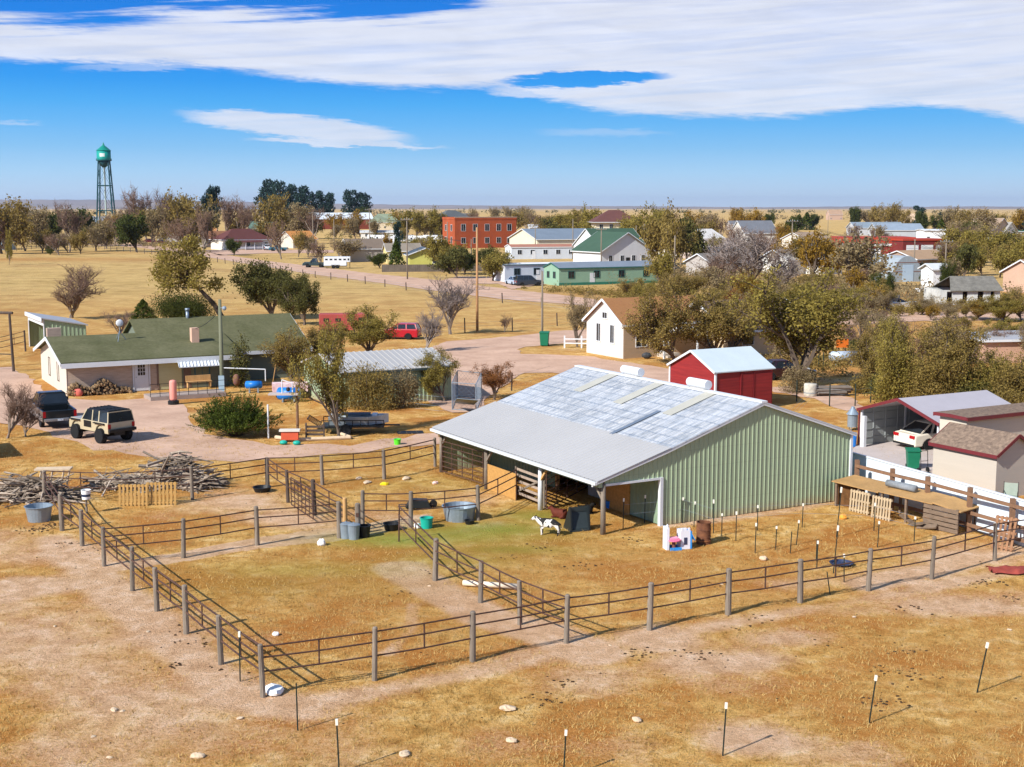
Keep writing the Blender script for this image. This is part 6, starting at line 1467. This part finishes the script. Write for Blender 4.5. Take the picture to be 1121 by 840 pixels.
for nm_,lb,px,py,L,W,he,hr,wc,rc,rz,n in [
 ('house','white two storey gabled house directly below the water tower',94,256,9,10,5.6,8.6,'#d3d5d6','#8a8f98',-.35,2),
 ('shed','tiny white gabled shed left of the house below the water tower',87,251,3.5,5,3.4,5,'#dcdcd8','#9a9a96',-.2,0),
 ('house','white house with grey roof right of the water tower legs',128,256,9,9,4.6,8,'#cfd3d6','#8b98a0',.2,1),
 ('ranch_house','low ranch house with orange roof behind the dark red parked car',172,265,22,12,3.,5.2,'#a9a7a2','#b9804c',.12,3),
 ('house','long grey roofed house behind the orange roofed ranch',158,256,16,10,4,6.4,'#bfb9ac','#9aa3a6',.1,2),
 ('house','house with brown roof between the bare trees and the maroon roofed house',226,271,13,10,2.9,5.2,'#8d8578','#8a5f42',.15,2),
 ('maroon_house','white house with maroon hip roof at the upper dirt street',246,274,16,11,3.3,6.4,'#d6d0c4','#5b3430',.1,3),
 ('house','white house with dull green roof behind the maroon roofed house',273,259,16,12,3.6,6.8,'#c8c4b8','#5d7466',.15,2),
 ('house','small white house with orange roof right of the parked blue truck',321,272,9,9,2.9,5.4,'#c9c0b0','#c08246',.2,2),
 ('house','white gabled house far left among trees',20,252,10,9,3.5,6,'#d0cdc4','#8f877c',.1,1),
 ('house','pale house with white roof behind the bare trees right of centre',754,275,17,12,3.4,6.4,'#b9a998','#cfcac2',.2,3),
 ('house','long mauve walled house behind the tall bare tree',772,284,18,10,3.,5,'#aa9a90','#a89a90',.2,3),
 ('house','grey roofed house with white gable end right of centre',815,268,13,11,4.2,8.4,'#c9c5bd','#6d7076',.3,2),
 ('house','white low house behind the gold trees, left one',862,301,9,7,3.,4.8,'#dad8d0','#b5b0a6',.2,2),
 ('house','white low house behind the gold trees, right one',902,301,6,6,3.,4.8,'#dad8d0','#a5a6a6',.2,1),
 ('far_house','tan house standing alone on the prairie by the horizon',908,241,15,12,6,11,'#b79a86','#a3866e',.1,2),
 ('house','grey roofed long house behind the red building, left end',936,258,24,14,3.6,6.2,'#b3b6b8','#7d8a94',.05,3),
 ('house','blue grey roofed house behind the red building, right end',960,262,20,12,3.8,6.4,'#aeb4b8','#8693a0',.05,2),
 ('chapel','small white chapel with steep gable near the right horizon',989,251,8,10,4.5,9.5,'#d8cfc0','#b29a80',-1.1,1),
 ('house','white flat roofed house behind the garage with three doors',1012,266,12,9,4.6,5,'#dfe2e2','#cfd2d4',.05,2),
 ('house','tan gabled house among trees at the upper right',1058,264,12,12,4.6,9,'#b59f8a','#9a8470',-.9,1),
 ('house','white gabled house right of the tan gabled house',1079,264,8,9,4,7.4,'#d5d3cc','#96918a',-.9,1),
 ('house','house with bright green roof at the upper right edge',1108,262,20,12,3.4,6.8,'#c5c3b8','#1c7a66',.1,2),
 ('house','tan house with chimney at the right edge beyond the ruined house',1138,322,9,7,3.2,5.0,'#b89a84','#a5836c',.0,1),
 ('white_hut','small white hut in front of the brown low building',1021,316,3,3.4,3.2,3.9,'#dadcdc','#c6c9ca',.3,0),
 ('house','low brown building between the grey arched barn and the trees',1003,300,12,9,2.9,4.4,'#9a8474','#a88a6c',.15,1),
 ('house','pale roofed house behind the orange tree, far right of centre',800,252,12,10,3.4,5.4,'#a7a099','#6b6c70',.1,1),
 ('house','white roofed building behind the brick building, far centre',580,256,16,10,3.2,4.6,'#c9c6bd','#b9bcc0',.1,2),
 ('house','white low building at the right of the long hall',395,262,20,8,2.8,3.6,'#d3d2cc','#c0c2c2',.1,3),
 ('house','slate roofed house among trees behind the maroon roofed building',700,262,14,10,3.4,6.2,'#c2bba8','#75685e',.2,2),
 ('house','low white house with pale roof between bare trees, left of the tall bare tree',745,281,13,9,2.9,4.8,'#cfcac0','#bdbab4',.2,2),
 ('house','brown walled house with grey roof beside the tall bare tree',790,296,11,8,2.8,4.6,'#8f7868','#8d8a86',.2,2),
 ('house','small red roofed house among bare trees right of centre',842,262,10,8,2.8,4.8,'#b8a89a','#8a4c3c',.2,1),
 ('house','pale house with tan roof just behind the golden trees',880,272,14,9,3.,5.,'#c9c0b2','#a08a74',.2,3),
 ('house','grey house with low roof under the bare trees near the dumpsters',778,303,9,7,2.7,4.2,'#a9a39c','#77726c',.1,1),
 ('house','white long house far behind the slate roofed metal hall',640,254,16,9,3.,5.,'#d2cfc8','#9b9790',.1,3),
 ('house','tan house with dark roof far right of the maroon hip roof',735,257,13,9,3.2,5.6,'#b7a48e','#5d5852',.1,2),
 ('house','long grey roofed shed left of the small white chapel',972,250,16,9,3.,5.,'#b0aca4','#8b9298',.1,2),
 ('house','tan house with grey roof among trees above the ruined house',1092,283,12,9,3.,5.2,'#b49c84','#85817a',.2,2),
 ('house','white house under trees right of the three door garage',1052,279,10,8,3.,5.,'#d0ccc4','#8c8680',.2,2),
 ('house','grey barn roof on the prairie behind the brick building',497,247,18,14,5,9,'#7f7a70','#5c5f60',.2,0)]:
    col_h(nm_,lb,px,py,L,W,he,hr,wc,rc,rz+(GA if abs(rz)<.3 and py>270 else 0),wins=ww('f',n,L)if n else (),over=.4,hip=5 if nm_=='maroon_house' else 0,cat='chapel' if nm_=='chapel' else('shed' if nm_ in('shed','white_hut') else 'house'))
hm=[o for o in COL.objects if o.name=='maroon_house'][0]
MB().slab([(3,-2.6,2.5),(12,-2.6,2.5),(12,-.1,3.1),(3,-.1,3.1)],.12).build('porch_roof',M('5b3430_roof','#5b3430'),hm)
for x in (3.2,6,9,11.8): MB().box(x-.1,x+.1,-2.5,-2.3,0,2.4).build('porch_post',WTR,hm)
MB().box(3,12,-2.4,-2.35,.4,1.).build('porch_rail',WTR,hm)
# red flat building and three door garage
REDB=M('red_wall','#7c2a24',.7,.08,.4);ORB=M('orange_red_fascia','#a03c28',.6,.06,.4)
rb_=at(921,283);o=thing('red_building','long flat red building with orange fascia band at the right','building',rb_,-.06)
MB().box(0,18.5,0,14,0,5.2).build('wall',REDB,o);MB().box(-.4,18.9,-.5,14.3,3.9,5.5).build('fascia_band',ORB,o);MB().box(-.3,18.7,-.4,-.02,3.3,3.88).build('white_band',WTR,o)
for x in (2,7): MB().box(x,x+3,-.04,-.01,.4,2.6).build('window_pane',WTR,o)
o=thing('fire_garage','dark red garage with three white roller doors','garage',at(988,284),math.radians(16))
MB().box(0,14.5,0,12,0,4.7).build('wall',M('maroon_wall','#6e2a27',.75,.1,.4,fine=.1),o);MB().box(-.2,14.7,-.2,12.2,4.7,5.1).build('roof',ORB,o)
for x in (1.,5.3,9.6):
    d=MB().box(x,x+3.5,-.06,-.005,.0,3.6).build('roller_door',WTR,o);mb=MB()
    for z in (.9,1.8,2.7): mb.box(x+.05,x+3.45,-.075,-.061,z,z+.06)
    mb.build('door_seam',GALV,d)
o=thing('arched_barn','grey metal arched barn in front of the dark red garage','barn',at(976,309),math.radians(18))
Wq=6.4;mb=MB();n=16;pr=[(Wq/2-math.cos(PI*k/n)*Wq/2,math.sin(PI*k/n)*4.6) for k in range(n+1)]
mb.prism(pr,0,10);mb.build('arch_shell',M('grey_corrugated','#98a1a6',.5,.1,.6,fine=.15,stretch=(4,1,1)),o)
MB().box(2.2,4.4,-.06,-.01,0,3.).build('door',M('pale_blue_door','#a9bccb',.6,.05,.6),o)
for z in (1.8,3.4): MB().box(.5,Wq-.5,-.05,-.005,z,z+.08).build('brace',M('rust_bar','#8a5a4a',.8,.1,1.),o)
# ruined house
ru=thing('ruined_house','derelict white block house with dark openings and a worn grey roof','house',at(1029,334),math.radians(4))
RW=M('chalky_wall','#c5c6c0',.9,.18,.8,fine=.2);Lr=8.3;mb=MB()
op=[(.9,1.7),(3.1,3.8),(5.2,6.0),(7.0,7.5)];x=0
for a,b_ in op: mb.box(x,a,0,.25,0,2.0);mb.box(a,b_,0,.25,1.8,2.0);x=b_
mb.box(x,Lr,0,.25,0,2.0);mb.box(0,.25,.25,6,0,2);mb.box(0,Lr,5.75,6,0,2);mb.build('wall',RW,ru)
MB().add([(Lr,0,0),(Lr,6,0),(Lr,6,2),(Lr,3,3.6),(Lr,0,2)],[(0,1,2,3,4)]).build('gable',M('grey_gable','#857f78',.9,.15,1.,fine=.2),ru)
MB().slab([(1.2,-.4,1.95),(Lr+.3,-.4,1.95),(Lr+.3,3,3.75),(2.4,3,3.75)],.1).slab([(2.4,3,3.75),(Lr+.3,3,3.75),(Lr+.3,6.4,1.95),(1.,6.4,1.95)],.1).build('roof',M('worn_grey_roof','#77736a',.95,.3,1.2,fine=.3),ru)
MB().box(.3,Lr-.1,.6,.7,0,1.9).build('opening_shade_sheet',M('painted_indoor_shade','#2b211d',.95,.2,1.),ru)  # near-black sheet behind the openings stands in for the shade indoors
for k,(px,py) in enumerate(((1006.5,323),(1016.5,323))):
    drumtank('propane_tank',('left','right')[k]+' one of two white propane tanks in the field by the grey arched barn',px,py,1.1,.45,WTR,.1,.1)
bt=thing('boat','white boat lying in brown weeds right of the gold trees','boat',at(987,338),.1);mb=MB();n=7
a,b_=[(x*1.1,y,z) for x,y,z in hull(0,.9)],[(x*1.1,y,z+.3) for x,y,z in hull(.55,1.5)]
mb.add(a+b_,[(k,(k+1)%n,n+(k+1)%n,n+k) for k in range(n)]);mb.add(b_,[tuple(range(n))]);mb.build('hull',WTR,bt);MB().add([(-.4,-.5,.85),(.7,-.35,.85),(.7,.35,.85),(-.4,.5,.85),(-.3,-.4,1.3),(-.3,.4,1.3)],[(0,1,4),(1,2,5,4),(2,3,5),(3,0,4,5)]).build('windscreen',GLASS,bt)
house('flat_roof_house','low building with flat white roof at the right edge beyond the thicket',at(1076,398),math.radians(10),9,7,1.9,2.05,M('peach_wall','#b9957f',.8,.1,1.),WRF,over=.3,cat='building')
# grain bin
gb=thing('grain_bin','round galvanised grain bin at the left edge of the field','grain bin',at(3,273.5));MB().lathe([(3.9,0),(3.9,2.6),(4.,2.62)],(0,0,0),28).build('bin_wall',M('bin_steel','#8fa3ad',.45,.1,.4,metal=.3,stretch=(1,1,6)),gb);MB().lathe([(4.05,2.63),(.5,4.),(.4,4.2)],(0,0,0),28).build('bin_roof',M('bin_roof_steel','#a9bcc4',.4,.08,.4,metal=.3),gb)
# water tower
tw=thing('water_tower','teal water tower on four tall dark legs rising above the town','water tower',at(117,256.5))
TT=M('tower_teal','#178a80',.45,.08,.15);TD=M('tower_dark','#16424a',.5,.1,.2);yb=at(117,256.5).y;S=yb/F_
zt=CH+(HZ-160)*S;zc=CH+(HZ-166.5)*S;zb_=CH+(HZ-177)*S;zl=CH+(HZ-184.5)*S;r=7.4*S
MB().lathe([(r*1.08,zc),(.6,zt-.4),(.15,zt+1)],(0,0,0),28).build('tank_roof',M('tower_roof','#0e7d6e',.45,.05,.15),tw)
MB().lathe([(r*.98,zb_),(r,zb_+.5),(r,zc-.1)],(0,0,0),28).build('tank',TT,tw,True);MB().lathe([(.7,zl),(r*.55,zl+1.0),(r*.98,zb_-.02)],(0,0,0),28).build('tank_bowl',TD,tw,True)
MB().lathe([(r*1.1,zb_-.15),(r*1.1,zb_+.12)],(0,0,0),28).build('balcony',TD,tw)
mb=MB();
for k in range(28):
    a=2*PI*k/28;mb.tube((r*1.09*math.cos(a),r*1.09*math.sin(a),zb_),(r*1.09*math.cos(a),r*1.09*math.sin(a),zb_+1.),.05,n=4)
mb.build('balcony_rail',TD,tw)
vs=[];f_=[]
for k in range(7):
    a=-PI/2-.42+.12*k+.12
    for z in (zb_+1.8,zc-1.4): vs.append(((r+.03)*math.cos(a),(r+.03)*math.sin(a),z))
MB().add(vs,[(2*k,2*k+2,2*k+3,2*k+1) for k in range(6)]).build('painted_band',M('tower_white','#c9dad8',.5,.12,.6),tw)
rb2=13.*S
for k in range(4):
    a=PI/4+PI/2*k+.12;p0=Vector((rb2*math.cos(a),rb2*math.sin(a),0));p1=Vector((r*.98*math.cos(a),r*.98*math.sin(a),zb_));MB().tube(p0,p1,.4,.36,8).build('leg',TD,tw)
mb=MB()
for f_r in (.32,.66):
    for k in range(4):
        a=PI/4+PI/2*k+.12;b_=a+PI/2;rr_=rb2+(r*.98-rb2)*f_r;mb.tube((rr_*math.cos(a),rr_*math.sin(a),zb_*f_r),(rr_*math.cos(b_),rr_*math.sin(b_),zb_*f_r),.3,n=6)
mb.build('brace_ring',TD,tw);MB().tube((0,0,0),(0,0,zl),.45,n=10).build('riser_pipe',M('pale_riser','#9fb0ae',.5,.1,.2),tw)
mb=MB()
for k in range(4):
    a=PI/4+PI/2*k+.12
    for b_ in (a+PI/2,a-PI/2):
        for f0_,f1_ in ((0.02,.32),(.32,.66),(.66,.97)):
            ra=rb2+(r*.98-rb2)*f0_;rc_=rb2+(r*.98-rb2)*f1_;mb.tube((ra*math.cos(a),ra*math.sin(a),zb_*f0_),(rc_*math.cos(b_),rc_*math.sin(b_),zb_*f1_),.07,n=4)
mb.build('tie_rod',TD,tw)
# --- vehicles in town
def fc(lb,px,py,c,rz=0,suv=False,s=1.): 
    o=sedan('car',lb,at(px,py),rz,carpaint('paint_'+c[1:],c),4.7,1.85,1.75 if suv else 1.5,suv);return o
fc('dark red car parked before the orange roofed ranch, left one',164,266,'#5b1c26',.15);fc('dark red car parked before the orange roofed ranch, right one',178,267,'#4a1820',.1)
sv=fc('dark blue grey station car parked before the pale blue mobile home',579,313,'#28323e',.25,True)
fc('small silver car left of the dark station car by the mobile home',563,312,'#9fb0c0',1.9)
fc('dark teal car half hidden behind the bin by the bare trees',738,300,'#1e3a3f',.3,True)
fc('red car far up the dirt road near the left trees',140,263,'#8c2a2a',.1)
pickup('pickup_truck','teal blue pickup parked on the upper dirt street',at(305,275),math.radians(176),carpaint('teal_paint','#2d5f6d'),1.85,5.6)
pickup('pickup_truck','white pickup nose to tail with the teal blue pickup',at(293,274),math.radians(100),carpaint('white_paint','#cdd2d4'),1.85,5.6)
pickup('pickup_truck','dark green pickup hitched in front of the white stock trailer',at(345,293),math.radians(175),carpaint('dark_green_paint','#26383c'),2.,5.2)
horse_trailer('white stock trailer hitched behind the dark pickup on the dirt road',at(355,294),math.radians(3),WTR,4.9,2.55,2.1,.8,5)
rvr=random.Random(4)
for k,(px,py,c,L_) in enumerate(((402,266,WTR,7),(414,268,WTR,6),(430,266,WTR,8),(447,267,WTR,7),(463,266,WTR,7),(472,270,WTR,5))):
    o=thing('camper_van','white camper parked in the row of campers left of the brick building','camper',at(px,py),rvr.uniform(-.2,.4),'row of white campers left of the brick building')
    MB().box(0,L_,0,2.4,.5,2.9).build('camper_body',c,o,False,.15)
    for x in (.8,L_*.5,L_-1.4): MB().box(x,x+.7,-.03,-.005,1.5,2.2).build('window_pane',GLASS,o)
    for x in (1.2,L_-1.4): MB().tube((x,-.02,.38),(x,.25,.38),.38,n=16).build('wheel',TIRE,o)
for k,(px,py,lb) in enumerate(((760,297,'green steel dumpster behind the bare trees, left one'),(767,297,'green steel dumpster behind the bare trees, right one'))):
    o=thing('dumpster',lb,'dumpster',at(px,py),.1);MB().prism([(-1,0),(1.,0),(1.15,1.5),(-1.15,1.5)],-.8,.8).build('dumpster_body',M('dumpster_green','#1d6a4f',.6,.1,1.),o);MB().box(-1.15,1.15,-.85,.85,1.51,1.6).build('lid',BLKP,o)
# poles in town
for px,py,ty,cr in [(343,277,232,1),(405,283,228,1),(446,306,238,1),(516,292,262,0),(658,296,249,1),(586,282,250,0),(738,318,258,0),(866,300,240,1),(1000,306,262,0),(1034,312,262,1),(906,262,236,0),(735,262,246,0),(366,275,240,0),(696,283,247,0),(490,285,243,0),(627,284,240,0)]:
    pole(px,py,ty,'wooden utility pole standing among the town houses',PWD,cr,.14)
def ptop(px,py,ty,d=.4): v=at(px,py);v.z=hg(px,py,ty)-d;return v
for (a,b_,l) in (((343,277,232),(405,283,228),'sagging power lines between two town poles near the pale roofed hall'),((405,283,228),(446,306,238),'sagging power lines crossing toward the small yellow house'),((866,300,240),(1000,306,262),'sagging power lines above the gold trees and white low houses'),((1000,306,262),(1034,312,262),'short power lines by the arched metal barn'),((446,306,238),(516,292,262),'thin power lines running toward the brick building')):
    cable(l,ptop(*a),ptop(*b_),1.2,3,.025)
cable('thin cable sagging from the porch pole to the house chimney',ptop(243.5,431,333),Hs.location+Matrix.Rotation(ha,3,'Z')@Vector((c1-.8,2.6,4.1)),.25,1,.02)
# road fence
def line_fence(name,label,pts,step,h=1.2,r=.06,mat=None,wires=(1.05,.7,.35),group='wire fences beyond the corral'):
    P=[at(*p) for p in pts];o=thing(name,label,'fence',P[0],0,group);mat=mat or WOODD;carry=0
    for a,b in zip(P,P[1:]):
        L=(b-a).length;n=max(1,int(L/step))
        for k in range(n):
            q=a.lerp(b,k/n)-P[0];MB().tube(q,q+Vector((R.uniform(-.06,.06),0,h*R.uniform(.9,1.1))),r,n=5).build('post',mat,o)
    mb=MB()
    for z in wires:
        for a,b in zip(P,P[1:]): mb.tube(a-P[0]+Vector((0,0,z)),b-P[0]+Vector((0,0,z)),.008,n=3,cap=False)
    mb.build('wire',GALV,o);return o
line_fence('wire_fence','wire fence with dark posts along the near side of the dirt road',[(90,270.5),(222,285),(345,304),(400,311),(470,322),(550,332),(640,343)],7.5,1.3,.09)
line_fence('wire_fence','short wire fence with dark posts along the gravel lot below the pole',[(470,368),(509,364.5),(561,362.5),(610,357),(660,350)],7.,1.5,.07)
line_fence('wire_fence','rail fence along the far end of the dirt road at left',[(0,277),(80,267),(150,266)],6,1.3,.09)
line_fence('wire_fence','wire fence before the short grass patch behind the kennel',[(521,440),(560,428),(602,416)],4,1.2,.06)
o=thing('board_fence','long grey board fence behind the dirt road, right of the yellow house','fence',at(418,298),0)
P0=at(418,298);P1=at(545,297);d=P1-P0;o.rotation_euler[2]=math.atan2(d.y,d.x);L=d.length;mb=MB();ribbed(mb,0,L,0,1.5,0,.4,.03,.1);mb.build('panel',M('grey_boards','#6f655a',.9,.2,1.,fine=.2),o)
o=thing('board_fence','pale weathered board fence under the gold trees at the right','fence',at(905,342),0);P0=at(905,342);P1=at(985,336);d=P1-P0;o.rotation_euler[2]=math.atan2(d.y,d.x);L=d.length;mb=MB();ribbed(mb,0,L,0,1.6,0,.4,.03,.1);mb.build('panel',M('pale_boards','#a69a8e',.9,.2,1.,fine=.2),o)
# --- far trees, each read off the photo: foot x,y ; top ; width ; kind
FT='''2,278,222,40,mix;28,275,220,34,mix;45,272,226,26,brown;20,268,236,30,green;62,268,232,26,green;55,279,264,14,green;76,276,222,34,bareb;100,262,242,14,green;104,275,250,14,brown;84,270,230,30,green;
125,270,236,34,bareb;134,265,233,20,brown;150,276,236,34,green;160,262,206,36,bareb;166,270,226,30,brown;184,262,209,34,bareb;196,270,214,34,mix;212,268,213,38,mix;203,275,234,26,mix;222,280,228,26,bareb;
232,262,205,14,pine;238,262,207,12,pine;228,262,214,12,pine;247,262,214,24,bareb;262,262,228,30,bareb;275,256,220,30,bareb;291,245,198,16,pine;301,246,199,14,pine;309,247,200,16,pine;319,246,203,16,pine;330,248,205,16,pine;342,248,211,14,pine;352,248,211,14,pine;361,248,212,16,pine;
383,246,209,12,pine;391,246,210,12,pine;400,246,212,14,pine;297,268,214,34,mix;316,262,222,40,brown;330,262,225,34,brown;303,255,228,26,bareb;345,264,228,26,bareb;308,284,242,26,bareb;352,290,264,20,bareb;
400,248,228,14,green;368,262,245,18,brown;374,287,262,34,brown;398,250,232,14,green;416,294,278,18,green;434,296,262,16,juniper;436,292,245,9,pine;445,262,230,26,elm;455,262,232,24,elm;468,258,231,24,brown;480,262,230,22,elm;474,262,240,14,elm;
415,262,240,20,brown;492,300,268,30,elm;500,305,272,30,dolive;484,298,258,30,elm;508,301,274,24,green;540,308,276,34,elm;536,300,272,24,dolive;
545,246,227,14,brown;555,246,226,14,brown;568,246,226,16,brown;582,252,229,20,brown;600,258,236,24,mix;612,262,238,28,dolive;626,264,234,30,elm;640,264,228,26,elm;650,262,238,20,dolive;612,272,246,26,dolive;632,270,242,30,elm;
660,275,262,18,brown;690,275,240,30,elm;700,280,236,34,elm;712,290,232,40,elm;724,296,228,36,mix;733,300,240,38,mix;745,292,236,30,bareb;752,296,240,28,dolive;722,318,276,30,elm;718,262,228,20,elm;
760,258,232,24,gold;774,262,234,30,brown;790,262,236,24,bareb;808,250,228,18,gold;824,262,230,24,gold;816,256,232,18,gold;840,256,234,16,green;866,262,236,20,green;883,252,233,16,juniper;888,252,235,14,green;
800,282,246,30,bareb;840,285,252,30,bareb;858,300,262,30,gold;850,292,262,20,rust;872,300,258,34,mix;888,306,254,38,gold;905,300,260,30,brown;918,306,264,26,gold;928,316,256,74,brown;953,312,276,34,mix;
805,312,258,50,bare;822,316,252,66,bare;845,320,270,46,bare;790,318,280,40,bareb;770,322,292,34,brown;752,330,298,36,mix;735,332,300,30,mix;708,340,306,34,elm;690,330,306,24,mix;
820,340,300,44,gold;840,345,302,30,brown;806,348,318,34,rust;865,352,312,40,elm;785,345,312,36,mix;768,350,318,34,elm;895,330,296,40,mix;900,352,318,44,mix;930,345,312,40,elm;950,352,316,40,brown;880,338,310,36,elm;
940,250,228,16,green;950,250,230,18,brown;962,252,226,20,mix;977,254,222,22,mix;990,254,230,18,mix;1006,256,227,12,pine;1011,258,232,14,green;1022,256,236,16,green;1030,262,240,14,juniper;1040,262,226,22,brown;1052,262,230,20,mix;
1034,252,232,12,pine;1066,256,230,24,brown;1078,256,230,20,gold;1090,262,236,16,juniper;1098,264,234,20,mix;1115,262,230,24,gold;1062,276,244,26,dolive;1048,284,250,30,elm;1070,288,252,34,elm;1086,292,254,34,elm;1104,292,256,36,dolive;1118,300,256,30,elm;
1042,300,270,30,elm;1055,306,268,30,dolive;1075,302,272,30,elm;1095,304,272,34,elm;1046,322,282,24,brown;1037,326,288,16,green;1018,310,288,16,green;969,330,300,26,green;958,338,306,34,mix;975,345,320,30,brown;
1008,345,322,36,brown;1035,350,330,34,brown;1070,350,326,40,mix;1100,352,322,40,elm;1118,352,316,36,mix;1100,380,348,44,elm;1118,398,350,40,brown;1075,388,358,30,brown;1050,372,344,34,mix;940,372,338,36,brown;
10,290,252,8,elm;340,262,240,20,dolive;256,280,262,16,green;290,268,252,16,green;182,266,244,20,mix;140,268,240,14,mix;36,262,230,30,bareb;112,262,236,18,brown;520,252,228,14,brown;672,262,244,18,elm'''
LMK=[(0,80,'at far left of town'),(80,145,'by the water tower'),(145,245,'by the orange roofed ranch'),(245,340,'near the maroon roofed house'),(340,420,'near the pale roofed hall'),(420,485,'near the small yellow house'),(485,575,'by the red brick building'),(575,665,'near the slate roofed hall'),(665,760,'right of the maroon hip roof'),(760,860,'among houses right of centre'),(860,955,'near the white low houses'),(955,1035,'near the three door garage'),(1035,1130,'near the ruined house')]
KN={'mix':'brown olive tree','green':'dark green bushy tree','brown':'thin brown tree','bareb':'leafless brown tree','bare':'tall leafless grey tree','elm':'olive green tree','gold':'golden autumn tree','rust':'rust orange tree','pine':'tall dark pine','juniper':'dark pointed conifer','dolive':'dusky olive tree'}
for ln in FT.replace('\n','').split(';'):
    px,py,tp,w_,k=ln.split(',');px,py,tp,w_=map(float,(px,py,tp,w_))
    lm=[m_ for a,b_,m_ in LMK if a<=px<b_][0]
    row='rear row' if py<264 else('middle row' if py<300 else 'near row')
    tree(px,py,tp,w_*1.15,k,KN[k]+' '+lm+', '+row,py>325,None if py<=325 else R.randint(1,4))
# thicken the belt: more bare and brown crowns between the houses
fr=random.Random(91)
for x0,x1,y0,y1,n,hs_ in ((745,985,262,300,30,(12,24)),(1036,1118,262,300,18,(20,36)),(740,960,318,352,20,(18,34)),(960,1115,345,354,9,(12,22)),(0,230,262,280,20,(22,38)),(250,480,255,285,16,(16,28)),(430,740,250,262,22,(14,24)),(850,1110,384,404,12,(28,44))):
    for k in range(n):
        px=x0+(x1-x0)*(k+fr.random())/n;py=fr.uniform(y0,y1)
        hh_=fr.uniform(*hs_);k_=fr.choice(['bareb','brown','mix','bareb','brown','elm','gold','mix'])
        if 545<px<720 and py>262: continue
        lm=[m_ for a,b_,m_ in LMK if a<=px<b_][0];row='rear row' if py<264 else('middle row' if py<300 else 'near row')
        tree(px,py,py-hh_,hh_*fr.uniform(.85,1.3),k_,KN[k_]+' '+lm+', '+row,False,fr.randint(1,3))
# scattered roadside and field brush, ragged lines of it far off
def scrub(name,label,pts,n,hh,kind,spread=1.,seed=1,leaf=.5,per=60):
    nr=np.random.default_rng(seed);C=[];P=[at(*p) for p in pts]
    for k in range(n):
        i=nr.integers(0,len(P)-1);q=P[i].lerp(P[i+1],nr.random());q=q+Vector((nr.normal(0,spread),nr.normal(0,spread),0));h=hh*nr.uniform(.4,1.3);w_=h*nr.uniform(.7,1.6)
        c=np.array([q.x,q.y,0])+nr.normal(0,1,(per,3))*np.array([w_*.4,w_*.4,h*.3])+np.array([0,0,h*.45]);c[:,2]=np.abs(c[:,2]);C.append(c)
    o=link(name,quadmesh(name,np.concatenate(C),leaf,LM[kind],nr,.5));return tag(o,label,'brush',None,'stuff')
def X_(x,y): return (CX+F_*x/y,HZ+F_*CH/y)
scrub('roadside_brush','ragged line of distant brown trees and brush across the plain',[(-60,243),(200,241),(400,240.5),(620,240.5),(900,240),(1180,240)],260,6,'brown',60,1,2.4,30)
scrub('distant_shelterbelt','thin dark line of far shelterbelt trees near the horizon',[(-60,234),(300,234),(700,233),(1180,233)],160,9,'dolive',200,2,5.,24)
scrub('roadside_weeds','brown weeds and low brush between the dirt road and the mobile homes',[(596,318),(650,322),(700,326),(735,330)],90,1.,'mix',2.2,3,.25,70)
scrub('lot_weeds','low brown weeds along the upper lane at the right',[(960,345),(1000,338),(1060,338),(1121,338)],120,1.1,'mix',3,4,.25,70)
scrub('town_brush','mixed brown brush between the houses right of centre',[(740,310),(800,300),(860,310),(930,322),(1000,325)],260,1.9,'brown',8,5,.4,70)
scrub('yard_brush','low brown brush between the trees of the right hand yard',[(850,395),(900,408),(960,396),(1040,372),(1110,372)],110,1.2,'mix',3.,6,.2,90)
scrub('town_brush','mixed brush among the left town houses',[(0,270),(60,268),(120,268),(200,272)],90,2.2,'brown',7,7,.5,60)
scrub('far_brush','brush among the far central houses',[(380,262),(480,270),(540,262),(640,262),(760,272)],120,2.6,'dolive',12,8,.7,50)
# ---- every look-alike gets its own place in the photo
from collections import defaultdict
bpy.context.view_layer.update()
ORD=['','leftmost','second from left','third from left','fourth from left','fifth from left','sixth from left','seventh from left','eighth from left','ninth from left','tenth from left','eleventh from left','twelfth from left']
grp=defaultdict(list)
for o in COL.objects:
    if o.parent is None and 'label' in o: grp[o['label']].append(o)
for l,os_ in grp.items():
    if len(os_)<2 or l.startswith('loose pale stone') : continue
    os_.sort(key=lambda o:o.location.x/max(1,o.location.y))
    for k,o in enumerate(os_):
        n=k+1
        w_=ORD[n] if n<len(ORD) else 'number %d from left'%n
        if k==len(os_)-1 and len(os_)>2: w_='rightmost'
        if len(os_)==2: w_=('left one','right one')[k]
        o['label']=l+', '+w_
        if 'group' not in o: o['group']=l.split(',')[0]
for o in COL.objects:
    if 'label' in o:
        w_=o['label'].split()
        if len(w_)>16: print('LONG',o.name,o['label'])
